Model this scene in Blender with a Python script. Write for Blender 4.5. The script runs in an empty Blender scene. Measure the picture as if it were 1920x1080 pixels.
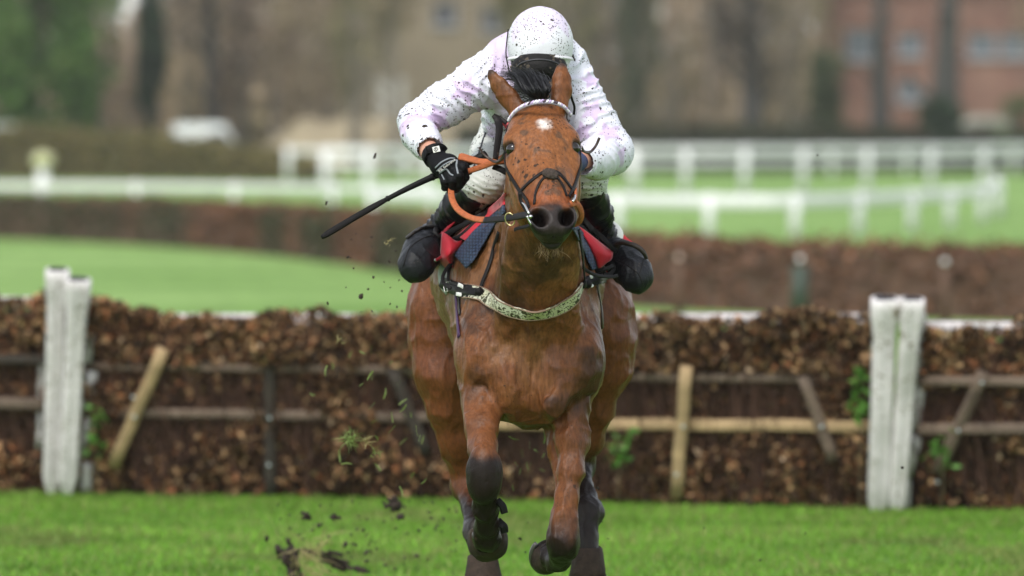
import bpy, bmesh, math, random
import numpy as np
from mathutils import Vector, Matrix
from mathutils.bvhtree import BVHTree

random.seed(7)
RNG = np.random.default_rng(11)
S = bpy.context.scene
COL = S.collection

# ------------------------------------------------------------------ camera
CAM = np.array([0.0, -24.0, 1.93])
FPX = 13440.0                      # focal length in pixels of the 1920 wide photograph
PITCH = math.atan((540 - 245) / FPX)
cam_data = bpy.data.cameras.new('camera')
cam_data.sensor_width = 36.0
cam_data.lens = FPX / 1920 * 36.0
cam_data.clip_start = 1.0
cam_data.clip_end = 3000.0
cam_data.dof.use_dof = True
cam_data.dof.focus_distance = 23.6
cam_data.dof.aperture_fstop = 3.3
cam_data.dof.aperture_blades = 0
cam = bpy.data.objects.new('camera', cam_data)
COL.objects.link(cam)
cam.location = CAM
cam.rotation_euler = (math.pi / 2 - PITCH, 0, 0)
S.camera = cam

# ------------------------------------------------------------------ sky and sun (soft overcast day)
SUN_EL, SUN_AZ = math.radians(52), math.radians(200)      # azimuth clockwise from +Y
world = bpy.data.worlds.new('World')
S.world = world
world.use_nodes = True
nt = world.node_tree
nt.nodes.clear()
sky = nt.nodes.new('ShaderNodeTexSky')
sky.sky_type = 'NISHITA'
sky.sun_disc = False
sky.sun_elevation = SUN_EL
sky.sun_rotation = SUN_AZ
sky.air_density = 1.0
sky.dust_density = 1.0
hsv = nt.nodes.new('ShaderNodeHueSaturation')
hsv.inputs['Saturation'].default_value = 0.30             # cloud cover
bg = nt.nodes.new('ShaderNodeBackground')
bg.inputs['Strength'].default_value = 0.15
wo = nt.nodes.new('ShaderNodeOutputWorld')
nt.links.new(sky.outputs[0], hsv.inputs['Color'])
nt.links.new(hsv.outputs[0], bg.inputs['Color'])
nt.links.new(bg.outputs[0], wo.inputs['Surface'])

sun_data = bpy.data.lights.new('sun', 'SUN')
sun_data.energy = 1.5
sun_data.angle = math.radians(16)
sun_data.color = (1.0, 0.96, 0.90)
sun = bpy.data.objects.new('sun', sun_data)
COL.objects.link(sun)
sd = Vector((math.sin(SUN_AZ) * math.cos(SUN_EL), math.cos(SUN_AZ) * math.cos(SUN_EL), math.sin(SUN_EL)))
sun.rotation_euler = sd.to_track_quat('Z', 'Y').to_euler()
sun.location = (0, 0, 30)

S.view_settings.view_transform = 'Standard'
S.view_settings.look = 'None'
S.view_settings.gamma = 1.0
S.view_settings.use_curve_mapping = False
S.view_settings.exposure = 0.80
S.render.engine = 'CYCLES'
S.cycles.max_bounces = 6
S.cycles.transparent_max_bounces = 6

# ------------------------------------------------------------------ helpers
_cp, _sp = math.cos(PITCH), math.sin(PITCH)
FWD = np.array([0, _cp, -_sp]); UPV = np.array([0, _sp, _cp]); RGT = np.array([1.0, 0, 0])

def at(u, v, Y):
    """point of the place seen at pixel (u, v) of the photograph, in the plane of world depth Y"""
    d = FWD + RGT * ((u - 960) / FPX) + UPV * ((540 - v) / FPX)
    return CAM + d * ((Y - CAM[1]) / d[1])

def ground(u, v):
    d = FWD + RGT * ((u - 960) / FPX) + UPV * ((540 - v) / FPX)
    return CAM + d * ((0 - CAM[2]) / d[2])

def sstep(a, b, x):
    t = np.clip((x - a) / (b - a), 0, 1)
    return t * t * (3 - 2 * t)

def _hash(ix, iy, iz, seed):
    h = (ix.astype(np.int64) * 374761393 + iy.astype(np.int64) * 668265263 + iz.astype(np.int64) * 2147483647 + seed * 974711) & 0xffffffff
    h = ((h ^ (h >> 13)) * 1274126177) & 0xffffffff
    h = h ^ (h >> 16)
    return (h & 0xffff) / 65535.0

def vnoise(p, scale, seed=0):
    """value noise in 0..1 on an (n,3) array"""
    q = np.asarray(p, dtype=np.float64) * scale
    i = np.floor(q); f = q - i; f = f * f * (3 - 2 * f)
    i = i.astype(np.int64)
    r = 0
    for dx in (0, 1):
        for dy in (0, 1):
            for dz in (0, 1):
                w = (f[:, 0] if dx else 1 - f[:, 0]) * (f[:, 1] if dy else 1 - f[:, 1]) * (f[:, 2] if dz else 1 - f[:, 2])
                r = r + w * _hash(i[:, 0] + dx, i[:, 1] + dy, i[:, 2] + dz, seed)
    return r

def fbm(p, scale, seed=0, oct=3):
    r = 0; a = 0.5; n = 0
    for o in range(oct):
        r = r + a * vnoise(p, scale * 2 ** o, seed + o); n += a; a *= 0.5
    return r / n

def world_loc(o):
    l = Vector((0, 0, 0))
    while o is not None:
        l = l + o.location
        o = o.parent
    return l

def mesh_obj(name, verts, faces, mat=None, parent=None, smooth=True, cols=None, origin=None, mat_idx=None):
    """one mesh object from world coordinates; origin = where the object's own origin sits"""
    v = np.asarray(verts, dtype=np.float64).reshape(-1, 3)
    if parent is not None:
        org = np.array(world_loc(parent)); loc = (0, 0, 0)
    else:
        org = np.array(origin if origin is not None else (0.5 * (v[:, 0].min() + v[:, 0].max()), 0.5 * (v[:, 1].min() + v[:, 1].max()), v[:, 2].min()))
        loc = org
    me = bpy.data.meshes.new(name)
    vv = v - org
    if isinstance(faces, np.ndarray):
        n, k = faces.shape
        me.vertices.add(len(vv)); me.vertices.foreach_set('co', vv.astype(np.float32).ravel())
        me.loops.add(n * k); me.loops.foreach_set('vertex_index', faces.astype(np.int32).ravel())
        me.polygons.add(n); me.polygons.foreach_set('loop_start', np.arange(0, n * k, k, dtype=np.int32))
        me.update(calc_edges=True)
    else:
        me.from_pydata([tuple(x) for x in vv], [], [tuple(f) for f in faces])
    me.polygons.foreach_set('use_smooth', np.full(len(me.polygons), bool(smooth)))
    if cols is not None:
        c = np.ones((len(vv), 4), dtype=np.float32); c[:, :cols.shape[1]] = cols
        a = me.color_attributes.new('Col', 'FLOAT_COLOR', 'POINT')
        a.data.foreach_set('color', c.ravel())
    mats = mat if isinstance(mat, (list, tuple)) else [mat]
    for m in mats:
        if m is not None: me.materials.append(m)
    if mat_idx is not None:
        me.polygons.foreach_set('material_index', np.asarray(mat_idx, dtype=np.int32))
    me.update()
    o = bpy.data.objects.new(name, me)
    COL.objects.link(o)
    o.location = loc
    if parent is not None: o.parent = parent
    return o

def tag(o, label=None, cat=None, group=None, kind=None):
    if label: o['label'] = label
    if cat: o['category'] = cat
    if group: o['group'] = group
    if kind: o['kind'] = kind
    return o

def thing(name, label, cat, loc=(0, 0, 0), group=None):
    o = bpy.data.objects.new(name, None)
    o.empty_display_size = 0.2
    COL.objects.link(o)
    o.location = loc
    return tag(o, label, cat, group)

class MB:
    """collects boxes, tubes and ribbons into one mesh"""
    def __init__(s): s.v = []; s.f = []; s.n = 0
    def add(s, v, f):
        v = np.asarray(v, dtype=float).reshape(-1, 3)
        s.v.append(v); s.f += [tuple(i + s.n for i in q) for q in f]; s.n += len(v)
        return s
    def box(s, c, d, R=None, bev=0.0):
        c = np.array(c, float); h = np.array(d, float) / 2
        if bev <= 0:
            vs = [(x * h[0], y * h[1], z * h[2]) for x in (-1, 1) for y in (-1, 1) for z in (-1, 1)]
            fs = [(0, 1, 3, 2), (4, 6, 7, 5), (0, 4, 5, 1), (2, 3, 7, 6), (0, 2, 6, 4), (1, 5, 7, 3)]
        else:
            bm = bmesh.new(); bmesh.ops.create_cube(bm, size=1)
            for q in bm.verts: q.co = Vector((q.co.x * d[0], q.co.y * d[1], q.co.z * d[2]))
            bmesh.ops.bevel(bm, geom=bm.edges[:], offset=bev, segments=2, affect='EDGES', profile=0.5)
            bm.verts.index_update()
            vs = [tuple(q.co) for q in bm.verts]; fs = [tuple(q.index for q in f.verts) for f in bm.faces]; bm.free()
        vs = np.array(vs)
        if R is not None: vs = vs @ np.asarray(R).T
        return s.add(vs + c, fs)
    def beam(s, a, b, w, t, up=(0, 0, 1), jit=0.0, n=1):
        """a rectangular bar from a to b, w across, t along 'up'"""
        a = np.array(a, float); b = np.array(b, float)
        T = (b - a) / np.linalg.norm(b - a); U = np.array(up, float); B = np.cross(T, U); B /= np.linalg.norm(B); U = np.cross(B, T)
        vs = []; fs = []
        for i in range(n + 1):
            c = a + (b - a) * i / n + RNG.normal(0, 1, 3) * jit
            ww = w * (1 + RNG.normal(0, 1) * jit * 4); tt = t * (1 + RNG.normal(0, 1) * jit * 4)
            e = 0.22
            for (x, y) in ((-1, -1 + e), (-1 + e, -1), (1 - e, -1), (1, -1 + e), (1, 1 - e), (1 - e, 1), (-1 + e, 1), (-1, 1 - e)):
                vs.append(c + B * x * ww / 2 + U * y * tt / 2)
        for i in range(n):
            for k in range(8):
                fs.append((i * 8 + k, i * 8 + (k + 1) % 8, i * 8 + 8 + (k + 1) % 8, i * 8 + 8 + k))
        fs.append(tuple(range(7, -1, -1))); fs.append(tuple(n * 8 + k for k in range(8)))
        return s.add(vs, fs)
    def tube(s, pts, r, n=8, closed=False, cap=True, flat=None):
        P = np.asarray(pts, float); m = len(P)
        r = np.full(m, r) if np.isscalar(r) else np.asarray(r, float)
        vs = []; fs = []
        prev = None
        for i in range(m):
            if closed: T = P[(i + 1) % m] - P[i - 1]
            else: T = P[min(i + 1, m - 1)] - P[max(i - 1, 0)]
            T = T / (np.linalg.norm(T) + 1e-12)
            if prev is None:
                a = np.array([0, 0, 1.0]) if abs(T[2]) < 0.9 else np.array([1.0, 0, 0])
            else: a = prev
            A = a - T * np.dot(a, T); A /= (np.linalg.norm(A) + 1e-12); prev = A
            B = np.cross(T, A)
            for k in range(n):
                th = 2 * math.pi * k / n
                vs.append(P[i] + (A * math.cos(th) + B * math.sin(th)) * r[i])
        M_ = m if closed else m - 1
        for i in range(M_):
            j = (i + 1) % m
            for k in range(n):
                fs.append((i * n + k, i * n + (k + 1) % n, j * n + (k + 1) % n, j * n + k))
        if cap and not closed:
            fs.append(tuple(range(n - 1, -1, -1))); fs.append(tuple((m - 1) * n + k for k in range(n)))
        return s.add(vs, fs)
    def ribbon(s, pts, nrm, w, t, closed=False):
        """flat strap of width w and thickness t, its flat side facing nrm"""
        P = np.asarray(pts, float); m = len(P); N = np.asarray(nrm, float)
        w = np.full(m, w) if np.isscalar(w) else np.asarray(w, float)
        vs = []; fs = []
        sec = ((-1, -1), (1, -1), (1, 0.5), (0.8, 1), (-0.8, 1), (-1, 0.5)); K = len(sec)
        for i in range(m):
            T = (P[(i + 1) % m] - P[i - 1]) if closed else P[min(i + 1, m - 1)] - P[max(i - 1, 0)]
            T = T / (np.linalg.norm(T) + 1e-12)
            n_ = N[i] - T * np.dot(N[i], T); n_ /= (np.linalg.norm(n_) + 1e-12); B = np.cross(T, n_)
            for (x, y) in sec:
                vs.append(P[i] + B * x * w[i] / 2 + n_ * y * t / 2)
        for i in range(m if closed else m - 1):
            j = (i + 1) % m
            for k in range(K):
                fs.append((i * K + k, i * K + (k + 1) % K, j * K + (k + 1) % K, j * K + k))
        if not closed:
            fs.append(tuple(range(K - 1, -1, -1))); fs.append(tuple((m - 1) * K + k for k in range(K)))
        return s.add(vs, fs)
    def build(s, name, mat=None, parent=None, smooth=True, origin=None, cols=None):
        return mesh_obj(name, np.concatenate(s.v), s.f, mat, parent, smooth, cols, origin)

def spline(pts, n=24, closed=False):
    """Catmull-Rom through points (any dimension)"""
    P = np.asarray(pts, float); m = len(P)
    out = []
    segs = m if closed else m - 1
    per = max(2, int(math.ceil(n / segs)))
    for i in range(segs):
        if closed: p0, p1, p2, p3 = P[i - 1], P[i], P[(i + 1) % m], P[(i + 2) % m]
        else:
            p1, p2 = P[i], P[i + 1]
            p0 = P[i - 1] if i > 0 else 2 * p1 - p2
            p3 = P[i + 2] if i + 2 < m else 2 * p2 - p1
        for k in range(per):
            t = k / per
            out.append(0.5 * (2 * p1 + (p2 - p0) * t + (2 * p0 - 5 * p1 + 4 * p2 - p3) * t * t + (3 * p1 - p0 - 3 * p2 + p3) * t ** 3))
    if not closed: out.append(P[-1])
    return np.array(out)

# ------------------------------------------------------------------ smooth blended solids (distance fields turned into one surface)
class Solid:
    def __init__(s, xs, ys, zs):
        s.ax = [np.asarray(a, dtype=np.float32) for a in (xs, ys, zs)]
        s.D = np.full([len(a) for a in s.ax], 1.0, dtype=np.float32)
    def _win(s, lo, hi):
        sl = []
        for a, l, h in zip(s.ax, lo, hi):
            i = np.searchsorted(a, l); j = np.searchsorted(a, h)
            sl.append(slice(max(0, i - 1), min(len(a), j + 1)))
        if any(q.stop - q.start < 1 for q in sl): return None, None
        g = np.meshgrid(*[a[q] for a, q in zip(s.ax, sl)], indexing='ij', sparse=True)
        return tuple(sl), g
    def _mix(s, sl, d, k, sub):
        a = s.D[sl]
        if sub:
            d = -d
            h = np.maximum(k - np.abs(a - d), 0) / k
            s.D[sl] = np.maximum(a, d) + h * h * k * 0.25
        else:
            h = np.maximum(k - np.abs(a - d), 0) / k
            s.D[sl] = np.minimum(a, d) - h * h * k * 0.25
    def cone(s, a, b, ra, rb, k=0.03, sub=False, squash=None):
        """tapered limb piece; squash = (axis vector, factor<1) flattens it across that axis"""
        a = np.asarray(a, float); b = np.asarray(b, float)
        m = max(ra, rb) + k + 0.02
        sl, g = s._win(np.minimum(a, b) - m, np.maximum(a, b) + m)
        if sl is None: return
        ba = b - a; L2 = float(ba @ ba) + 1e-12
        px, py, pz = g[0] - a[0], g[1] - a[1], g[2] - a[2]
        t = np.clip((px * ba[0] + py * ba[1] + pz * ba[2]) / L2, 0, 1)
        dx, dy, dz = px - t * ba[0], py - t * ba[1], pz - t * ba[2]
        q = dx * dx + dy * dy + dz * dz
        if squash is not None:
            n = np.asarray(squash[0], float); n = n / np.linalg.norm(n); f = squash[1]
            w = dx * n[0] + dy * n[1] + dz * n[2]
            q = q + w * w * (1 / (f * f) - 1)
        d = np.sqrt(q) - (ra + (rb - ra) * t)
        if squash is not None: d = d * (0.5 + 0.5 * squash[1])
        s._mix(sl, d.astype(np.float32), k, sub)
    def chain(s, pts, k=0.03, squash=None, sub=False):
        for (a, ra), (b, rb) in zip(pts[:-1], pts[1:]): s.cone(a, b, ra, rb, k, sub, squash)
    def ell(s, c, r, R=None, k=0.03, sub=False):
        """ellipsoid; the columns of R are its axes"""
        c = np.asarray(c, float); r = np.asarray(r, float)
        R = np.eye(3) if R is None else np.asarray(R, float)
        ext = np.sqrt(((R * r) ** 2).sum(axis=1)) + k + 0.02
        sl, g = s._win(c - ext, c + ext)
        if sl is None: return
        px, py, pz = g[0] - c[0], g[1] - c[1], g[2] - c[2]
        k0 = 0; k1 = 0
        for i in range(3):
            q = (px * R[0, i] + py * R[1, i] + pz * R[2, i])
            k0 = k0 + (q / r[i]) ** 2; k1 = k1 + (q / r[i] ** 2) ** 2
        k0 = np.sqrt(k0); k1 = np.sqrt(k1) + 1e-9
        d = k0 * (k0 - 1) / k1
        s._mix(sl, d.astype(np.float32), k, sub)
    def half(s, p, n, k=0.005):
        """cut away everything on the n side of the plane through p"""
        g = np.meshgrid(*s.ax, indexing='ij', sparse=True)
        d = (g[0] - p[0]) * n[0] + (g[1] - p[1]) * n[1] + (g[2] - p[2]) * n[2]
        s.D = np.maximum(s.D, d.astype(np.float32))
    def mesh(s, relax=2):
        D = s.D; sg = D < 0
        c = np.zeros([n - 1 for n in D.shape], dtype=np.int8)
        cs = [(i, j, k) for i in (0, 1) for j in (0, 1) for k in (0, 1)]
        def sl(o): return tuple(slice(q, n - 1 + q) for q, n in zip(o, D.shape))
        for o in cs: c += sg[sl(o)]
        act = np.argwhere((c > 0) & (c < 8))
        ids = np.full(c.shape, -1, dtype=np.int32)
        ids[act[:, 0], act[:, 1], act[:, 2]] = np.arange(len(act))
        val = np.stack([D[act[:, 0] + o[0], act[:, 1] + o[1], act[:, 2] + o[2]] for o in cs], 1).astype(np.float64)
        pos = np.zeros((len(act), 3)); cnt = np.zeros(len(act))
        for i in range(8):
            for j in range(i + 1, 8):
                if sum(abs(x - y) for x, y in zip(cs[i], cs[j])) != 1: continue
                m = (val[:, i] < 0) != (val[:, j] < 0)
                t = val[m, i] / (val[m, i] - val[m, j])
                pos[m] += np.array(cs[i]) + t[:, None] * (np.array(cs[j]) - np.array(cs[i]))
                cnt[m] += 1
        pos = pos / cnt[:, None] + act
        v = np.stack([np.interp(pos[:, i], np.arange(len(s.ax[i])), s.ax[i].astype(np.float64)) for i in range(3)], 1)
        quads = []
        for axn in range(3):
            o1 = [slice(None)] * 3; o2 = [slice(None)] * 3
            o1[axn] = slice(0, -1); o2[axn] = slice(1, None)
            e = np.argwhere(sg[tuple(o1)] != sg[tuple(o2)])
            b, d = [(1, 2), (2, 0), (0, 1)][axn]
            ok = (e[:, b] > 0) & (e[:, d] > 0) & (e[:, b] < D.shape[b] - 1) & (e[:, d] < D.shape[d] - 1)
            e = e[ok]
            flip = sg[e[:, 0], e[:, 1], e[:, 2]]
            def cell(db, dd):
                q = e.copy(); q[:, b] += db; q[:, d] += dd
                return ids[q[:, 0], q[:, 1], q[:, 2]]
            q = np.stack([cell(-1, -1), cell(0, -1), cell(0, 0), cell(-1, 0)], 1)
            q[~flip] = q[~flip][:, ::-1]
            quads.append(q)
        f = np.concatenate(quads)
        f = f[(f >= 0).all(1)]
        E = np.unique(np.sort(np.concatenate([f[:, [0, 1]], f[:, [1, 2]], f[:, [2, 3]], f[:, [3, 0]]]), 1), axis=0)
        deg = np.bincount(E.ravel(), minlength=len(v)).astype(float); deg[deg == 0] = 1
        for it in range(relax):
            for lam in (0.55, -0.5):
                a = np.stack([np.bincount(E[:, 0], v[E[:, 1], i], len(v)) + np.bincount(E[:, 1], v[E[:, 0], i], len(v)) for i in range(3)], 1) / deg[:, None]
                v = v + lam * (a - v)
        s.D = None
        return v, f

def vnormals(v, f):
    n = np.cross(v[f[:, 2]] - v[f[:, 0]], v[f[:, 3]] - v[f[:, 1]])
    r = np.zeros_like(v)
    for k in range(4):
        for i in range(3): r[:, i] += np.bincount(f[:, k], n[:, i], len(v))
    return r / (np.linalg.norm(r, axis=1, keepdims=True) + 1e-12)

def axis(*segs):
    """grid lines: (start, stop, step), (stop, step), ..."""
    out = []; a = segs[0][0]
    for sgm in segs:
        if len(sgm) == 3: a, b, st = sgm
        else: b, st = sgm
        out.append(np.arange(a, b - st * 0.3, st)); a = b
    return np.concatenate(out)

# ------------------------------------------------------------------ materials
def M(name, col=(0.5, 0.5, 0.5), rough=0.6, var=0.0, vscale=12, bump=0.0, bscale=80, attr=False, metal=0.0, sheen=0.0,
      mud=0.0, mudcol=(0.028, 0.018, 0.011), mudscale=42, stretch=None, spec=0.5, col2=None, mscale=6, mthr=0.5, msoft=0.15, trans=0.0, mudattr=False, bump2=0.0, b2scale=20):
    m = bpy.data.materials.new(name); m.use_nodes = True
    n = m.node_tree.nodes; L = m.node_tree.links
    b = n['Principled BSDF']
    b.inputs['Roughness'].default_value = rough; b.inputs['Metallic'].default_value = metal
    b.inputs['Specular IOR Level'].default_value = spec
    if sheen: b.inputs['Sheen Weight'].default_value = sheen; b.inputs['Sheen Roughness'].default_value = 0.4
    tc = n.new('ShaderNodeTexCoord'); co = tc.outputs['Object']
    if stretch:
        mp = n.new('ShaderNodeMapping'); mp.inputs['Scale'].default_value = stretch
        L.new(co, mp.inputs['Vector']); cs = mp.outputs[0]
    else: cs = co
    def noise(sc, det=3, rgh=0.55, src=None):
        q = n.new('ShaderNodeTexNoise'); q.inputs['Scale'].default_value = sc; q.inputs['Detail'].default_value = det
        q.inputs['Roughness'].default_value = rgh; L.new(src or co, q.inputs['Vector']); return q.outputs['Fac']
    def math_(op, a, b_=None, clamp=False):
        q = n.new('ShaderNodeMath'); q.operation = op; q.use_clamp = clamp
        for i, x in enumerate((a, b_)):
            if x is None: continue
            if isinstance(x, (int, float)): q.inputs[i].default_value = x
            else: L.new(x, q.inputs[i])
        return q.outputs[0]
    def ramp(x, a, c):
        q = n.new('ShaderNodeMapRange'); q.interpolation_type = 'SMOOTHSTEP'
        q.inputs['From Min'].default_value = a; q.inputs['From Max'].default_value = c; L.new(x, q.inputs['Value']); return q.outputs[0]
    def mix(fac, a, c, mode='MIX'):
        q = n.new('ShaderNodeMix'); q.data_type = 'RGBA'; q.blend_type = mode
        for i, x in ((0, fac), (6, a), (7, c)):
            if isinstance(x, (int, float)): q.inputs[i].default_value = x
            elif isinstance(x, tuple): q.inputs[i].default_value = (*x, 1)
            else: L.new(x, q.inputs[i])
        return q.outputs[2]
    if attr:
        a = n.new('ShaderNodeVertexColor'); a.layer_name = 'Col'; cur = a.outputs['Color']
    else:
        cur = n.new('ShaderNodeRGB'); cur.outputs[0].default_value = (*col, 1); cur = cur.outputs[0]
    if col2 is not None:
        cur = mix(ramp(noise(mscale, 5), mthr - msoft, mthr + msoft), cur, col2)
    if var:
        v = n.new('ShaderNodeMapRange'); v.inputs['From Min'].default_value = 0.25; v.inputs['From Max'].default_value = 0.75
        v.inputs['To Min'].default_value = 1 - var; v.inputs['To Max'].default_value = 1 + var
        L.new(noise(vscale, 5, 0.6, cs), v.inputs['Value'])
        g = n.new('ShaderNodeCombineColor')
        for i in range(3): L.new(v.outputs[0], g.inputs[i])
        cur = mix(1.0, cur, g.outputs[0], 'MULTIPLY')
    if mud:
        tot = None
        wob = n.new('ShaderNodeTexNoise'); wob.inputs['Scale'].default_value = mudscale * 1.7; wob.inputs['Detail'].default_value = 2
        L.new(co, wob.inputs['Vector'])
        for sc, th in ((mudscale, 0.42), (mudscale * 2.4, 0.44), (mudscale * 0.5, 0.32)):
            ad = n.new('ShaderNodeVectorMath'); ad.operation = 'MULTIPLY_ADD'
            L.new(wob.outputs['Color'], ad.inputs[0]); ad.inputs[1].default_value = (0.55 / sc,) * 3; L.new(co, ad.inputs[2])
            vo = n.new('ShaderNodeTexVoronoi'); vo.inputs['Scale'].default_value = sc; L.new(ad.outputs[0], vo.inputs['Vector'])
            sp = n.new('ShaderNodeSeparateColor'); L.new(vo.outputs['Color'], sp.inputs[0])
            rad = math_('MULTIPLY', math_('POWER', sp.outputs[0], max(1.3, (2.6 if sc > 1.5 * mudscale else 5.5) - 1.3 * mud)), th * max(1.0, mud))
            den = ramp(noise(9 if sc > 1.5 * mudscale else 6, 3), 0.66 - 0.26 * mud, 0.78 - 0.18 * mud)
            dd = math_('SUBTRACT', math_('MULTIPLY', rad, den), vo.outputs['Distance'])
            if mudattr: dd = math_('SUBTRACT', math_('MULTIPLY', math_('MULTIPLY', rad, den), a.outputs['Alpha']), vo.outputs['Distance'])
            k = ramp(dd, -0.01, 0.05)
            tot = k if tot is None else math_('MAXIMUM', tot, k)
        cur = mix(tot, cur, mudcol)
        rr = n.new('ShaderNodeMapRange'); rr.inputs['To Min'].default_value = rough; rr.inputs['To Max'].default_value = 0.7
        L.new(tot, rr.inputs['Value']); L.new(rr.outputs[0], b.inputs['Roughness'])
    L.new(cur, b.inputs['Base Color'])
    prev = None
    for (bd, bs, src) in ((bump2, b2scale, co), (bump, bscale, cs)):
        if not bd: continue
        bp = n.new('ShaderNodeBump'); bp.inputs['Strength'].default_value = 1.0; bp.inputs['Distance'].default_value = bd
        L.new(noise(bs, 4, 0.6, src), bp.inputs['Height'])
        if prev is not None: L.new(prev, bp.inputs['Normal'])
        prev = bp.outputs[0]; L.new(prev, b.inputs['Normal'])
    if trans:
        t = n.new('ShaderNodeBsdfTranslucent'); L.new(cur, t.inputs['Color'])
        ms = n.new('ShaderNodeMixShader'); ms.inputs[0].default_value = trans
        out = n['Material Output']; L.new(b.outputs[0], ms.inputs[1]); L.new(t.outputs[0], ms.inputs[2]); L.new(ms.outputs[0], out.inputs['Surface'])
    return m
# ------------------------------------------------------------------ the horse
HORSE_BASE = np.array([0.06, 0.6, 0.0])
horse = thing('horse', 'bay horse with a white forehead star galloping straight ahead with front legs folded', 'horse', tuple(HORSE_BASE))

# head frame: lx across, ly from poll to muzzle, lz out of the face
HP = at(1012, 196, -0.34); HM = at(1042, 440, -0.72)
h_a = HM - HP; HL = np.linalg.norm(h_a); h_a = h_a / HL
h_x = np.array([1.0, 0.0, 0.0]); h_x = h_x - h_a * (h_x @ h_a)
tw = math.radians(4)
h_x = h_x / np.linalg.norm(h_x)
h_n = np.cross(h_x, h_a); h_n /= np.linalg.norm(h_n)
if h_n[1] > 0: h_n = -h_n
h_x = h_x * math.cos(tw) + h_n * math.sin(tw) * -1
h_n = np.cross(h_x, h_a)
if h_n[1] > 0: h_n = -h_n
HR = np.stack([h_x, h_a, h_n], 1)
def H(x, y, z): return HP + h_x * x + h_a * y + h_n * z
def rotz(R, ang):      # turn a local frame about its third axis
    c, s_ = math.cos(ang), math.sin(ang)
    return np.stack([R[:, 0] * c + R[:, 1] * s_, -R[:, 0] * s_ + R[:, 1] * c, R[:, 2]], 1)
def frame(ax2, hint=(1, 0, 0)):
    """axes with the second along ax2"""
    y = np.asarray(ax2, float); y = y / np.linalg.norm(y); x = np.asarray(hint, float); x = x - y * (x @ y); x /= np.linalg.norm(x)
    return np.stack([x, y, np.cross(x, y)], 1)

KN_L = at(908, 884, -0.22); KN_R = at(1055, 1014, -0.08)
FE_L = at(913, 1008, -0.02); FE_R = at(1047, 1052, 0.16)
HF_L = at(914, 1012, 0.10); HF_R = at(1026, 1036, 0.30)
HK_L = at(873, 905, 1.25); HK_R = at(1085, 872, 1.28)
RF_L = at(897, 1000, 0.98); RF_R = at(1099, 962, 1.05)
RP_L = at(903, 1028, 0.93); RP_R = at(1101, 1004, 1.00)
RH_L = at(911, 1068, 0.88); RH_R = at(1103, 1076, 0.97)

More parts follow.
